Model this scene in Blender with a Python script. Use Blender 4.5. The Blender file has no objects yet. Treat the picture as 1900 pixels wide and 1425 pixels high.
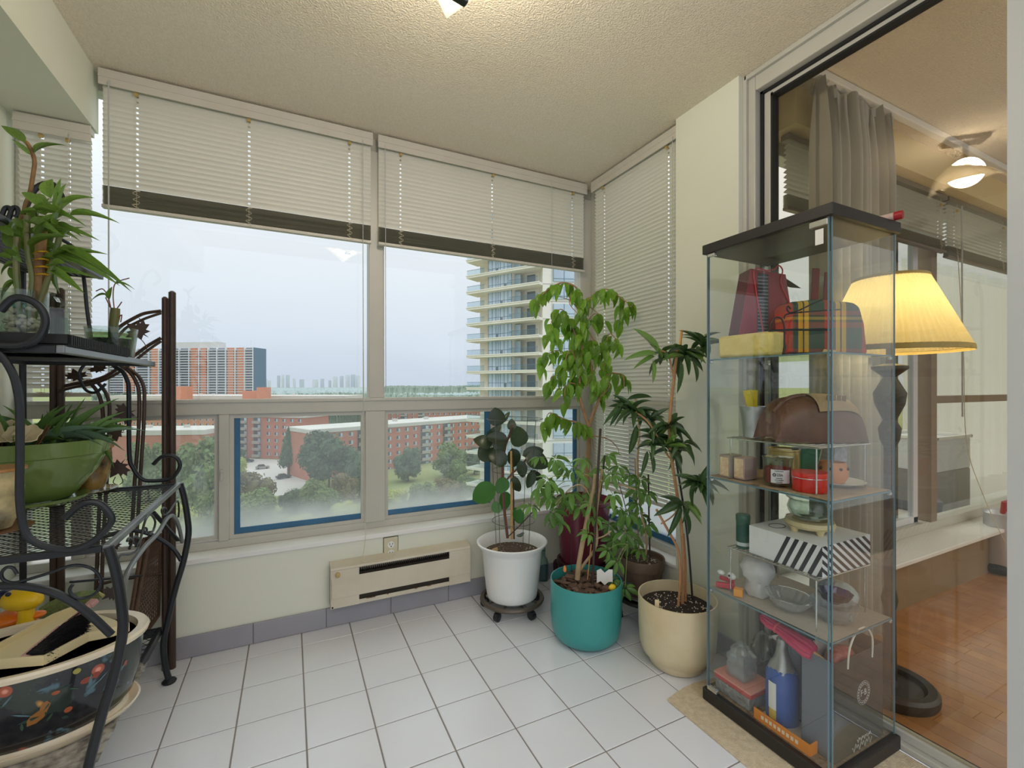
import bpy, math, random
from mathutils import Vector as V, Matrix
D = bpy.data
SC = bpy.context.scene
COL = SC.collection
R = random.Random(7)
PI = math.pi
rad = math.radians

# ---------------------------------------------------------------- camera
CAM = V((-0.253, -2.273, 1.125))
FPX, CY, YAW = 836.4, 717.0, rad(26.19)
CC, SS = math.cos(YAW), math.sin(YAW)
cam = D.cameras.new('camera')
cam.sensor_width = 36
cam.lens = FPX / 1900 * 36
cam.shift_y = (CY - 712.5) / 1900
cam.clip_start = 0.02
cam.clip_end = 20000
camo = D.objects.new('camera', cam)
COL.objects.link(camo)
camo.location = CAM
camo.rotation_euler = (PI / 2, 0, -YAW)
SC.camera = camo

# ---------------------------------------------------------------- sky (overcast), exposure
SKY = .83
w = D.worlds.new('overcast_sky')
SC.world = w
w.use_nodes = True
nt = w.node_tree
nt.nodes.clear()
tc = nt.nodes.new('ShaderNodeTexCoord')
sp = nt.nodes.new('ShaderNodeSeparateXYZ')
nt.links.new(tc.outputs['Generated'], sp.inputs[0])
no = nt.nodes.new('ShaderNodeTexNoise')
no.inputs['Scale'].default_value = 2.2
no.inputs['Detail'].default_value = 4
mp = nt.nodes.new('ShaderNodeMapping')
mp.inputs['Scale'].default_value = (1, 1, 3.5)
nt.links.new(tc.outputs['Generated'], mp.inputs[0])
nt.links.new(mp.outputs[0], no.inputs['Vector'])
ma = nt.nodes.new('ShaderNodeMath'); ma.operation = 'MULTIPLY_ADD'
ma.inputs[1].default_value = 0.16; ma.inputs[2].default_value = -0.08
nt.links.new(no.outputs[0], ma.inputs[0])
ad = nt.nodes.new('ShaderNodeMath'); ad.operation = 'ADD'
nt.links.new(sp.outputs['Z'], ad.inputs[0]); nt.links.new(ma.outputs[0], ad.inputs[1])
cr = nt.nodes.new('ShaderNodeValToRGB')
nt.links.new(ad.outputs[0], cr.inputs[0])
el = cr.color_ramp.elements
el[0].position = 0.0; el[0].color = (.47, .51, .59, 1)
el[1].position = 1.0; el[1].color = (1.85, 1.88, 1.94, 1)
e = el.new(.10); e.color = (.555, .59, .66, 1)
e = el.new(.28); e.color = (.66, .68, .72, 1)
e = el.new(.5); e.color = (1.0, 1.02, 1.06, 1)
bg = nt.nodes.new('ShaderNodeBackground')
bg.inputs['Strength'].default_value = SKY
nt.links.new(cr.outputs[0], bg.inputs[0])
ou = nt.nodes.new('ShaderNodeOutputWorld')
nt.links.new(bg.outputs[0], ou.inputs[0])

vs = SC.view_settings
vs.view_transform = 'Standard'
vs.look = 'None'
vs.gamma = 1
vs.exposure = 0.80
vs.use_curve_mapping = False
try:
    SC.cycles.max_bounces = 10
    SC.cycles.transparent_max_bounces = 40
    SC.cycles.diffuse_bounces = 5
    SC.cycles.caustics_reflective = False
    SC.cycles.caustics_refractive = False
    SC.cycles.sample_clamp_indirect = 6
except Exception:
    pass

def lamp(name, loc, power, col, radius):
    l = D.lights.new(name, 'POINT'); l.energy = power; l.color = col; l.shadow_soft_size = radius
    o = D.objects.new(name, l); COL.objects.link(o); o.location = loc
    return o
WARM = (1, .91, .78)

# ---------------------------------------------------------------- helpers: picture rays
def ray(u, v):
    t = (u - 950) / FPX
    return V((SS + t * CC, CC - t * SS, (CY - v) / FPX))
def Pd(u, v, d): return CAM + ray(u, v) * d
def Px(u, v, x): r = ray(u, v); return CAM + r * ((x - CAM.x) / r.x)
def Py(u, v, y): r = ray(u, v); return CAM + r * ((y - CAM.y) / r.y)
def Pz(u, v, z): r = ray(u, v); return CAM + r * ((z - CAM.z) / r.z)

# ---------------------------------------------------------------- helpers: materials
def lin(c):
    return tuple((x / 255 / 12.92 if x <= 10 else ((x / 255 + .055) / 1.055) ** 2.4) for x in c) + (1,)
MATS = {}
def mat(name, col, rough=.5, metal=0, spec=.5, noise=None, bump=None, emit=0, coat=0, trans=0, rand=0, alpha=1):
    """col: sRGB 0-255. noise=(scale, amount, col2). bump=(scale, strength). trans = leaf/cloth translucency."""
    if name in MATS: return MATS[name]
    m = D.materials.new(name); m.use_nodes = True
    t = m.node_tree; N = t.nodes; L = t.links
    b = N['Principled BSDF']
    b.inputs['Base Color'].default_value = lin(col)
    b.inputs['Roughness'].default_value = rough
    b.inputs['Metallic'].default_value = metal
    b.inputs['Specular IOR Level'].default_value = spec
    if coat: b.inputs['Coat Weight'].default_value = coat; b.inputs['Coat Roughness'].default_value = .08
    src = None
    if noise or bump:
        tcn = N.new('ShaderNodeTexCoord')
    if noise:
        n = N.new('ShaderNodeTexNoise'); n.inputs['Scale'].default_value = noise[0]; n.inputs['Detail'].default_value = 6
        L.new(tcn.outputs['Object'], n.inputs['Vector'])
        mr = N.new('ShaderNodeMapRange'); mr.inputs[1].default_value = .35; mr.inputs[2].default_value = .68
        mr.inputs[3].default_value = 0; mr.inputs[4].default_value = noise[1]
        L.new(n.outputs[0], mr.inputs[0])
        mx = N.new('ShaderNodeMix'); mx.data_type = 'RGBA'
        mx.inputs[6].default_value = lin(col); mx.inputs[7].default_value = lin(noise[2])
        L.new(mr.outputs[0], mx.inputs[0]); src = mx.outputs[2]
    if rand:
        oi = N.new('ShaderNodeObjectInfo')
        mr2 = N.new('ShaderNodeMapRange'); mr2.inputs[3].default_value = 1 - rand; mr2.inputs[4].default_value = 1 + rand
        L.new(oi.outputs['Random'], mr2.inputs[0])
        hs = N.new('ShaderNodeHueSaturation'); hs.inputs['Color'].default_value = lin(col)
        if src: L.new(src, hs.inputs['Color'])
        L.new(mr2.outputs[0], hs.inputs['Value']); src = hs.outputs[0]
    if src: L.new(src, b.inputs['Base Color'])
    if bump:
        n2 = N.new('ShaderNodeTexNoise'); n2.inputs['Scale'].default_value = bump[0]; n2.inputs['Detail'].default_value = 3
        L.new(tcn.outputs['Object'], n2.inputs['Vector'])
        bp = N.new('ShaderNodeBump'); bp.inputs['Strength'].default_value = bump[1]
        bp.inputs['Distance'].default_value = bump[2] if len(bump) > 2 else .01
        L.new(n2.outputs[0], bp.inputs['Height']); L.new(bp.outputs[0], b.inputs['Normal'])
    if emit:
        b.inputs['Emission Color'].default_value = lin(col); b.inputs['Emission Strength'].default_value = emit
    if trans:
        tr = N.new('ShaderNodeBsdfTranslucent'); tr.inputs[0].default_value = lin(col)
        if src: L.new(src, tr.inputs[0])
        ms = N.new('ShaderNodeMixShader'); ms.inputs[0].default_value = trans
        L.new(b.outputs[0], ms.inputs[1]); L.new(tr.outputs[0], ms.inputs[2])
        L.new(ms.outputs[0], N['Material Output'].inputs[0])
    MATS[name] = m
    return m
def glass(name, tint=(245, 250, 250), refl=1.0, rough=.0, facing=0.0, edge=(150, 175, 170)):
    """thin pane: straight-through tint + Fresnel reflection; facing>0 darkens the silhouette of a vessel."""
    if name in MATS: return MATS[name]
    m = D.materials.new(name); m.use_nodes = True
    t = m.node_tree; N = t.nodes; L = t.links; N.clear()
    tp = N.new('ShaderNodeBsdfTransparent'); tp.inputs[0].default_value = lin(tint)
    if facing:
        lw0 = N.new('ShaderNodeLayerWeight'); lw0.inputs[0].default_value = facing
        mx = N.new('ShaderNodeMix'); mx.data_type = 'RGBA'
        mx.inputs[6].default_value = lin(tint); mx.inputs[7].default_value = lin(edge)
        L.new(lw0.outputs['Facing'], mx.inputs[0]); L.new(mx.outputs[2], tp.inputs[0])
    gl = N.new('ShaderNodeBsdfGlossy'); gl.inputs['Roughness'].default_value = rough
    gl.inputs[0].default_value = (1, 1, 1, 1)
    fr = N.new('ShaderNodeFresnel'); ge = N.new('ShaderNodeNewGeometry')
    mi = N.new('ShaderNodeMapRange'); mi.inputs[3].default_value = 1.45; mi.inputs[4].default_value = 1 / 1.45
    L.new(ge.outputs['Backfacing'], mi.inputs[0]); L.new(mi.outputs[0], fr.inputs[0])
    mu = N.new('ShaderNodeMath'); mu.operation = 'MULTIPLY'; mu.inputs[1].default_value = refl
    L.new(fr.outputs[0], mu.inputs[0])
    ms = N.new('ShaderNodeMixShader')
    L.new(mu.outputs[0], ms.inputs[0]); L.new(tp.outputs[0], ms.inputs[1]); L.new(gl.outputs[0], ms.inputs[2])
    o = N.new('ShaderNodeOutputMaterial'); L.new(ms.outputs[0], o.inputs[0])
    MATS[name] = m
    return m

def milk(m, fac, col=(.85, .87, .88, 1)):
    t = m.node_tree; N = t.nodes; L = t.links
    out = [n for n in N if n.type == 'OUTPUT_MATERIAL'][0]; old = out.inputs[0].links[0].from_socket
    df = N.new('ShaderNodeBsdfTranslucent'); df.inputs[0].default_value = col
    d2 = N.new('ShaderNodeBsdfDiffuse'); d2.inputs[0].default_value = col
    m0 = N.new('ShaderNodeMixShader'); L.new(df.outputs[0], m0.inputs[1]); L.new(d2.outputs[0], m0.inputs[2])
    m1 = N.new('ShaderNodeMixShader'); m1.inputs[0].default_value = fac
    L.new(old, m1.inputs[1]); L.new(m0.outputs[0], m1.inputs[2]); L.new(m1.outputs[0], out.inputs[0])
    return m

# ---------------------------------------------------------------- helpers: meshes
class G:
    def __init__(s): s.v = []; s.f = []
    def add(s, vs_, fs):
        n = len(s.v); s.v += [tuple(p) for p in vs_]; s.f += [tuple(i + n for i in f) for f in fs]; return s
    def box(s, x0, x1, y0, y1, z0, z1):
        return s.add([(x0, y0, z0), (x1, y0, z0), (x1, y1, z0), (x0, y1, z0), (x0, y0, z1), (x1, y0, z1), (x1, y1, z1), (x0, y1, z1)],
                     [(0, 3, 2, 1), (4, 5, 6, 7), (0, 1, 5, 4), (1, 2, 6, 5), (2, 3, 7, 6), (3, 0, 4, 7)])
    def obox(s, c, h, M=None):
        g = G().box(-h[0], h[0], -h[1], h[1], -h[2], h[2]); c = V(c)
        return s.add([c + ((M @ V(p)) if M else V(p)) for p in g.v], g.f)
    def bar(s, a, b, w_, h_, up=(0, 0, 1)):
        a = V(a); b = V(b); d = (b - a); l = d.length; d.normalize()
        x = d.cross(V(up))
        if x.length < 1e-4: x = d.cross(V((1, 0, 0)))
        x.normalize(); z = x.cross(d)
        M = Matrix((x, d, z)).transposed()
        return s.obox((a + b) / 2, (w_ / 2, l / 2, h_ / 2), M)
    def tube(s, pts, r, n=8, closed=False, caps=True):
        pts = [V(p) for p in pts]; m = len(pts)
        if m < 2: return s
        rs = r if isinstance(r, (list, tuple)) else [r] * m
        T = []
        for i in range(m):
            a = pts[i - 1] if (i > 0 or closed) else pts[i]
            b = pts[(i + 1) % m] if (i < m - 1 or closed) else pts[i]
            t = b - a
            T.append(t.normalized() if t.length > 1e-9 else V((0, 0, 1)))
        q = T[0].orthogonal().normalized()
        vs_ = []
        for i in range(m):
            q = q - T[i] * q.dot(T[i])
            q = q.normalized() if q.length > 1e-6 else T[i].orthogonal().normalized()
            k = T[i].cross(q)
            for j in range(n):
                a = 2 * PI * j / n
                vs_.append(pts[i] + (q * math.cos(a) + k * math.sin(a)) * rs[i])
        fs = []
        for i in range(m if closed else m - 1):
            i2 = (i + 1) % m
            for j in range(n):
                j2 = (j + 1) % n
                fs.append((i * n + j, i * n + j2, i2 * n + j2, i2 * n + j))
        if caps and not closed:
            fs.append(tuple(range(n - 1, -1, -1))); fs.append(tuple((m - 1) * n + j for j in range(n)))
        return s.add(vs_, fs)
    def lathe(s, prof, c=(0, 0, 0), n=32, sx=1, sy=1, M=None, fn=None, caps=True):
        c = V(c); vs_ = []; m = len(prof)
        for (r, z) in prof:
            for j in range(n):
                a = 2 * PI * j / n
                k = fn(a, z) if fn else 1
                p = V((r * k * math.cos(a) * sx, r * k * math.sin(a) * sy, z))
                vs_.append(c + ((M @ p) if M else p))
        fs = []
        for i in range(m - 1):
            for j in range(n):
                j2 = (j + 1) % n
                fs.append((i * n + j, i * n + j2, (i + 1) * n + j2, (i + 1) * n + j))
        if caps and prof[0][0] > 1e-6: fs.append(tuple(range(n - 1, -1, -1)))
        if caps and prof[-1][0] > 1e-6: fs.append(tuple((m - 1) * n + j for j in range(n)))
        return s.add(vs_, fs)
    def grid(s, fn, nu, nv, cu=False, cv=False):
        vs_ = [fn(i / (nu if cu else nu - 1), j / (nv if cv else nv - 1)) for i in range(nu) for j in range(nv)]
        fs = []
        for i in range(nu if cu else nu - 1):
            for j in range(nv if cv else nv - 1):
                i2 = (i + 1) % nu; j2 = (j + 1) % nv
                fs.append((i * nv + j, i2 * nv + j, i2 * nv + j2, i * nv + j2))
        return s.add(vs_, fs)
    def prism(s, pts, h, M=None, o=(0, 0, 0)):
        """polygon in local xy, thickness along local z (0..h)"""
        n = len(pts); o = V(o); vs_ = []
        for z in (0, h):
            for p in pts:
                q = V((p[0], p[1], z)); vs_.append(o + ((M @ q) if M else q))
        fs = [tuple(range(n - 1, -1, -1)), tuple(range(n, 2 * n))]
        for i in range(n):
            j = (i + 1) % n; fs.append((i, j, n + j, n + i))
        return s.add(vs_, fs)
    def ball(s, c, r, n=12, k=8):
        rr = r if isinstance(r, (tuple, list)) else (r, r, r)
        pr = [(max(1e-7, math.sin(PI * i / k)), -math.cos(PI * i / k)) for i in range(k + 1)]
        g = G().lathe(pr, n=n, caps=False)
        return s.add([(c[0] + p[0] * rr[0], c[1] + p[1] * rr[1], c[2] + p[2] * rr[2]) for p in g.v], g.f)
def frameM(x, y, z): return Matrix((V(x), V(y), V(z))).transposed()
def rotz(a): return Matrix.Rotation(a, 3, 'Z')
def spline(pts, k=8, closed=False):
    P = [V(p) for p in pts]; n = len(P); out = []
    for i in range(n if closed else n - 1):
        if closed: a, b, c, d = P[(i - 1) % n], P[i], P[(i + 1) % n], P[(i + 2) % n]
        else: a, b, c, d = P[max(i - 1, 0)], P[i], P[i + 1], P[min(i + 2, n - 1)]
        for j in range(k):
            t = j / k
            out.append(.5 * ((2 * b) + (c - a) * t + (2 * a - 5 * b + 4 * c - d) * t * t + (3 * b - a - 3 * c + d) * t ** 3))
    if not closed: out.append(P[-1])
    return out
def wloc(o):
    l = V(o.location)
    while o.parent: o = o.parent; l += V(o.location)
    return l
def mesh(name, g, m, smooth=35, off=(0, 0, 0)):
    me = D.meshes.new(name)
    ox, oy, oz = off
    me.from_pydata([(x - ox, y - oy, z - oz) for x, y, z in g.v], [], g.f)
    if m:
        for mm in (m if isinstance(m, (list, tuple)) else [m]): me.materials.append(mm)
    if smooth:
        me.polygons.foreach_set('use_smooth', [True] * len(me.polygons))
        me.set_sharp_from_angle(angle=rad(smooth))
    me.update()
    return me
def part(name, g, m, parent=None, smooth=35, bevel=0, label=None, seg=2):
    off = wloc(parent) if parent else V((0, 0, 0))
    o = D.objects.new(name, mesh(name, g, m, smooth, off)); COL.objects.link(o)
    if parent: o.parent = parent
    if bevel:
        b = o.modifiers.new('bevel', 'BEVEL'); b.width = bevel; b.segments = seg; b.limit_method = 'ANGLE'
    if label: o['label'] = label
    return o
def inst(name, me, parent, loc=(0, 0, 0), M=None):
    """object sharing mesh data; loc in world coordinates"""
    o = D.objects.new(name, me); COL.objects.link(o)
    o.parent = parent
    off = wloc(parent) if parent else V((0, 0, 0))
    MM = (M.to_4x4() if M else Matrix.Identity(4)); MM.translation = V(loc) - off
    o.matrix_local = MM
    return o
def tag(o, label=None, cat=None, group=None, kind=None):
    if label: o['label'] = label
    if cat: o['category'] = cat
    if group: o['group'] = group
    if kind: o['kind'] = kind
    return o
def thing(name, label, cat, loc=(0, 0, 0), group=None):
    o = D.objects.new(name, None); COL.objects.link(o); o.location = loc; o.empty_display_size = .05
    return tag(o, label, cat, group)
def single(name, g, m, label, cat, group=None, smooth=35, bevel=0, base=None):
    """a thing that is one mesh; origin at its base"""
    xs = [p[0] for p in g.v]; ys = [p[1] for p in g.v]; zs = [p[2] for p in g.v]
    b = V(((min(xs) + max(xs)) / 2, (min(ys) + max(ys)) / 2, min(zs)))
    o = D.objects.new(name, mesh(name, g, m, smooth, b)); COL.objects.link(o); o.location = b
    if bevel:
        bb = o.modifiers.new('bevel', 'BEVEL'); bb.width = bevel; bb.segments = 2; bb.limit_method = 'ANGLE'
    return tag(o, label, cat, group)
def struct(name, g=None, m=None, label=None, smooth=35, bevel=0):
    if g is None:
        o = D.objects.new(name, None); COL.objects.link(o); o.empty_display_size = .05
    else:
        o = part(name, g, m, None, smooth, bevel)
    o['kind'] = 'structure'
    if label: o['label'] = label
    return o
def copytree(o, loc, label=None, group=None, scale=None, rz=None):
    c = o.copy(); COL.objects.link(c); c.location = loc
    if scale: c.scale = (scale,) * 3 if not isinstance(scale, tuple) else scale
    if rz is not None: c.rotation_euler = (0, 0, rz)
    if label: c['label'] = label
    if group: c['group'] = group
    for ch in o.children:
        k = ch.copy(); COL.objects.link(k); k.parent = c
        for g2 in ch.children:
            k2 = g2.copy(); COL.objects.link(k2); k2.parent = k
    return c
_txt = {}
def text_mesh(name, s, size, m, parent, M, loc, depth=.0006, align='CENTER'):
    cu = D.curves.new('t', 'FONT'); cu.body = s; cu.size = size; cu.extrude = depth; cu.align_x = align; cu.align_y = 'CENTER'
    cu.resolution_u = 2
    to = D.objects.new('t', cu); COL.objects.link(to)
    dg = bpy.context.evaluated_depsgraph_get(); dg.update()
    me = D.meshes.new_from_object(to.evaluated_get(dg)); me.name = name
    D.objects.remove(to); me.materials.clear(); me.materials.append(m)
    return inst(name, me, parent, loc, M)
# leaf template: unit length along +Y, unit width along X, normal +Z
def leaf_mesh(name, m, shape, curl=.25, fold=.18, n=6, wave=0):
    vs_ = []; fs = []
    for i in range(n + 1):
        t = i / n
        wd = shape(t) / 2
        zc = -curl * t * t
        yy = t * (1 - .12 * curl * t)
        wv = wave * math.sin(t * 9)
        vs_ += [(-wd, yy, zc + fold * wd * 2 * .5 + wv * wd), (0, yy, zc), (wd, yy, zc + fold * wd * 2 * .5 - wv * wd)]
    for i in range(n):
        a = i * 3
        fs += [(a, a + 1, a + 4, a + 3), (a + 1, a + 2, a + 5, a + 4)]
    g = G().add(vs_, fs)
    return mesh(name, g, m, 80)
def put_leaf(me, parent, base, d, up, ln, wd, name='leaf'):
    y = V(d).normalized(); x = y.cross(V(up))
    if x.length < 1e-4: x = y.orthogonal()
    x.normalize(); z = x.cross(y)
    return inst(name, me, parent, base, frameM(x * wd, y * ln, z * ln))
# ================================================================ THE ROOM
T = .207
ZC = 2.378
XL, XR = -1.19, 1.37
M_tile = mat('floor_tile_glaze', (226, 227, 231), .22, noise=(3, .25, (212, 214, 220)), spec=.5)
M_grout = mat('grout', (140, 132, 124), .9)
M_ceil = mat('popcorn_ceiling', (240, 228, 206), .95, noise=(120, .35, (214, 200, 176)), bump=(170, .8, .009))
M_wall = mat('pale_green_wall', (226, 227, 211), .6, noise=(2, .3, (217, 217, 199)))
M_white = mat('white_paint', (236, 235, 230), .4)
M_alu = mat('window_aluminium', (198, 195, 184), .38, noise=(5, .3, (180, 177, 166)))
M_bbt = mat('baseboard_tile', (158, 157, 164), .3, noise=(4, .5, (146, 142, 144)))
M_blue = mat('blue_frame', (58, 112, 150), .5, noise=(9, .5, (44, 92, 128)))
M_black = mat('black_rubber', (24, 24, 24), .6)
M_pane = glass('window_glass', (247, 250, 250))
M_grime = mat('corner_grime', (120, 100, 80), .95)

# floor with its tiles
fl = struct('floor', G().box(XL, 1.44, -3.45, .0, -.06, -.0025), M_grout, 'white square ceramic tile floor with grey grout')
def tile_mesh(sx, sy, sz=.006, ch=.0015, m=M_tile, name='tile'):
    g = G(); x, y = sx / 2, sy / 2
    g.add([(-x, -y, -sz), (x, -y, -sz), (x, y, -sz), (-x, y, -sz), (-x, -y, -ch), (x, -y, -ch), (x, y, -ch), (-x, y, -ch),
           (-x + ch, -y + ch, 0), (x - ch, -y + ch, 0), (x - ch, y - ch, 0), (-x + ch, y - ch, 0)],
          [(0, 1, 5, 4), (1, 2, 6, 5), (2, 3, 7, 6), (3, 0, 4, 7), (4, 5, 9, 8), (5, 6, 10, 9), (6, 7, 11, 10), (7, 4, 8, 11), (8, 9, 10, 11)])
    return mesh(name, g, m, 0)
_tm = {}
for i in range(-6, 7):
    for j in range(-1, 9):
        x0, x1 = max(i * T, XL), min((i + 1) * T, 1.435)
        y1, y0 = min(-(.57 + j) * T, 0), -(.57 + j + 1) * T
        if x1 - x0 < .01: continue
        if -j > 0: y1 = 0
        k = (round(x1 - x0, 4), round(y1 - y0, 4))
        if k not in _tm: _tm[k] = tile_mesh(k[0] - .0045, k[1] - .0045)
        inst('tile', _tm[k], fl, ((x0 + x1) / 2, (y0 + y1) / 2, 0))

# ceiling, soffit
struct('ceiling', G().box(-1.35, 1.56, -2.32, .2, ZC, ZC + .08), M_ceil, 'cream stippled popcorn ceiling of the sunroom')
struct('trim_1', G().box(XL, -.946, -2.32, .09, 2.14, ZC), M_wall, 'dropped pale green soffit along the left wall')
struct('wall_left', G().box(-1.30, XL, -2.32, .17, -.05, 2.45), M_wall, 'pale green left wall behind the metal racks')
# back wall under the window, sill, baseboard tiles
wb = struct('wall_back', G().box(XL, 1.5, 0, .17, -.05, .386), M_wall, 'pale green low wall under the window')
part('window_sill', G().box(XL, 1.44, -.012, .17, .384, .406), M_white, wb, bevel=.004)
bb = struct('baseboard_back', G().box(XL, XR, -.006, 0, 0, .089), M_grout, 'grey tile baseboard under the window')
xs = [-.1025 + k * .296 for k in range(-5, 7)]
xs = [XL] + [x for x in xs if XL < x < XR] + [XR]
for a, b in zip(xs[:-1], xs[1:]):
    part('tile', G().box(a + .0015, b - .0015, -.010, -.002, .002, .0905), M_bbt, bb, 0, .002)

# right side: low wall, pillar, panel beside the glass door
wr = struct('wall_right', G().box(XR, 1.52, -.715, 0, -.05, .272), M_wall, 'low wall under the side window')
part('window_sill', G().box(XR - .012, 1.5, -.715, 0, .272, .29), M_white, wr, bevel=.004)
struct('wall_pillar', G().box(XR, 1.62, -1.045, -.715, -.05, ZC), M_wall, 'pale green pillar between side window and glass door')
struct('wall_panel', G().box(1.40, 1.54, -2.32, -1.795, -.05, ZC), mat('panel_grey', (200, 202, 198), .5), 'plain pale grey wall end beside the glass door')
bbr = struct('baseboard_right', G().box(XR - .006, XR, -1.045, -.01, 0, .089), M_grout, 'grey tile baseboard below the side window and pillar')
for k in range(4):
    y0 = -1.045 + k * .262
    part('tile', G().box(XR - .010, XR - .002, y0 + .0015, min(y0 + .262, -.011) - .0015, .002, .0905), M_bbt, bbr, 0, .002)

# foggy lower panes
def foggy(name, z0, z1, base, top):
    m = glass(name, (240, 246, 246))
    t = m.node_tree; N = t.nodes; L = t.links
    out = [n for n in N if n.type == 'OUTPUT_MATERIAL'][0]; old = out.inputs[0].links[0].from_socket
    tcn = N.new('ShaderNodeTexCoord'); s_ = N.new('ShaderNodeSeparateXYZ'); L.new(tcn.outputs['Object'], s_.inputs[0])
    n = N.new('ShaderNodeTexNoise'); n.inputs['Scale'].default_value = 5; n.inputs['Detail'].default_value = 5
    L.new(tcn.outputs['Object'], n.inputs['Vector'])
    a = N.new('ShaderNodeMath'); a.operation = 'MULTIPLY_ADD'; a.inputs[1].default_value = .12
    L.new(n.outputs[0], a.inputs[0]); L.new(s_.outputs['Z'], a.inputs[2])
    mr = N.new('ShaderNodeMapRange'); mr.interpolation_type = 'SMOOTHSTEP'
    mr.inputs[1].default_value = z0 + .06; mr.inputs[2].default_value = z1 + .06; mr.inputs[3].default_value = top; mr.inputs[4].default_value = base
    L.new(a.outputs[0], mr.inputs[0])
    tr = N.new('ShaderNodeBsdfTranslucent'); tr.inputs[0].default_value = (.8, .82, .84, 1)
    df = N.new('ShaderNodeBsdfDiffuse'); df.inputs[0].default_value = (.8, .82, .84, 1)
    m1 = N.new('ShaderNodeMixShader'); m1.inputs[0].default_value = .3
    L.new(tr.outputs[0], m1.inputs[1]); L.new(df.outputs[0], m1.inputs[2])
    m2 = N.new('ShaderNodeMixShader'); L.new(mr.outputs[0], m2.inputs[0])
    L.new(old, m2.inputs[1]); L.new(m1.outputs[0], m2.inputs[2]); L.new(m2.outputs[0], out.inputs[0])
    return m
M_fog = foggy('fogged_glass', .47, .62, .10, .5)

# main window
w1 = struct('window_1', label='wide aluminium window with sliding lower panes facing the street')
def alu(nm, x0, x1, z0, z1, y0=.09, y1=.16, m=M_alu, bev=.003, par=None): return part(nm, G().box(x0, x1, y0, y1, z0, z1), m, par or w1, 0, bev)
alu('bottom_frame', XL, 1.47, .406, .44)
alu('head_frame', XL, 1.47, 2.315, ZC)
alu('side_post', XL, -1.165, .44, 2.315)
alu('corner_post', 1.390, 1.475, .44, 2.315)
alu('corner_post', 1.475, 1.52, .29, 2.378, .02, .16)
alu('mullion', .103, .178, 1.068, 2.315, .08, .16)
alu('mullion', .085, .182, .44, 1.0, .08, .16)
alu('rail', -1.165, 1.39, 1.0, 1.066, .085, .16)
part('rail_ledge', G().box(-1.165, 1.39, .078, .10, 1.052, 1.068), M_alu, w1, 0, .003)
alu('post', -.537, -.498, .44, 1.0, .082, .16)
alu('post', .795, .83, .44, 1.0, .09, .16)
alu('post', -1.03, -.99, .44, 1.0, .09, .16)
def sash(x0, x1, z0, z1, y, t=.018, m=M_alu):
    s_ = part('sash', G().box(x0, x1, y, y + .02, z0, z0 + t).box(x0, x1, y, y + .02, z1 - t, z1).box(x0, x0 + t, y + .0005, y + .02, z0 + t, z1 - t).box(x1 - t, x1, y + .0005, y + .02, z0 + t, z1 - t), m, w1, 0)
    return s_
sash(-.99, -.537, .445, 1.0, .10)
sash(-.498, .085, .44, 1.0, .098)
sash(.182, .795, .44, 1.0, .098)
sash(.83, 1.39, .44, 1.0, .10)
# blue outer frame seen through the glass
part('blue_gasket', G().box(-.480, -.457, .106, .111, .458, .982).box(-.457, .067, .106, .111, .458, .484), M_blue, w1, 0)
part('blue_gasket', G().box(.20, .742, .106, .111, .458, .484).box(.742, .777, .106, .111, .458, .982), M_blue, w1, 0)
part('blue_gasket', G().box(1.345, 1.372, .106, .111, .458, .982), M_blue, w1, 0)
def pane(x0, x1, z0, z1, y, m): part('pane', G().box(x0, x1, y, y + .004, z0, z1), m, w1, 0)
pane(-1.165, .103, 1.066, 2.315, .115, M_pane); pane(.178, 1.39, 1.066, 2.315, .115, M_pane)
for a, b in ((-1.165, -1.03), (-.972, -.555), (-.48, .067), (.2, .777), (.848, 1.372)): pane(a, b, .455, .985, .112, M_fog)
part('latch', G().box(-.530, -.520, .072, .084, .71, .75).obox((-.525, .074, .752), (.006, .006, .006)), M_alu, w1, 0, .002)

# side window (behind the long blind)
w2 = struct('window_2', label='narrow side window behind a long lowered blind')
part('frame', G().box(1.44, 1.5, -.715, .02, .29, .33).box(1.44, 1.5, -.715, .02, 2.315, ZC).box(1.44, 1.5, -.715, -.665, .33, 2.315), M_alu, w2, 0, .003)
part('rail', G().box(1.445, 1.5, -.665, .02, 1.0, 1.066), M_alu, w2, 0, .003)
part('blue_gasket', G().box(1.47, 1.50, -.665, .0, .33, .36).box(1.47, 1.5, -.30, -.27, .36, 1.0), M_blue, w2, 0)
part('pane', G().box(1.475, 1.479, -.665, .02, .33, 1.0), M_fog, w2, 0)
part('pane', G().box(1.475, 1.479, -.665, .02, 1.066, 2.315), M_pane, w2, 0)

# sliding glass door
M_dglass = glass('door_glass', (242, 239, 230), refl=1.3)
d1 = struct('door_1', label='tall fixed glass door panel in a white frame, living room behind')
part('jamb', G().box(1.41, 1.52, -1.088, -1.045, 0, ZC), M_alu, d1, 0, .003)
part('jamb', G().box(1.395, 1.41, -1.06, -1.045, 0, ZC), M_alu, d1, 0, .002)
part('head', G().box(1.41, 1.52, -1.80, -1.088, 2.305, ZC), M_alu, d1, 0, .004)
part('head_trim', G().box(1.395, 1.41, -1.80, -1.05, 2.36, ZC), M_alu, d1, 0, .002)
part('stile', G().box(1.448, 1.49, -1.126, -1.100, .03, 2.295), M_alu, d1, 0, .003)
part('gasket', G().box(1.44, 1.50, -1.100, -1.088, .03, 2.305).box(1.45, 1.488, -1.134, -1.126, .04, 2.285).box(1.44, 1.50, -1.80, -1.088, 2.295, 2.305).box(1.45, 1.488, -1.80, -1.12, 2.272, 2.28), M_black, d1, 0)
part('top_rail', G().box(1.452, 1.486, -1.80, -1.12, 2.28, 2.295), M_alu, d1, 0)
part('threshold', G().box(1.438, 1.515, -1.80, -1.06, 0, .022), M_alu, d1, 0, .004)
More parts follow.
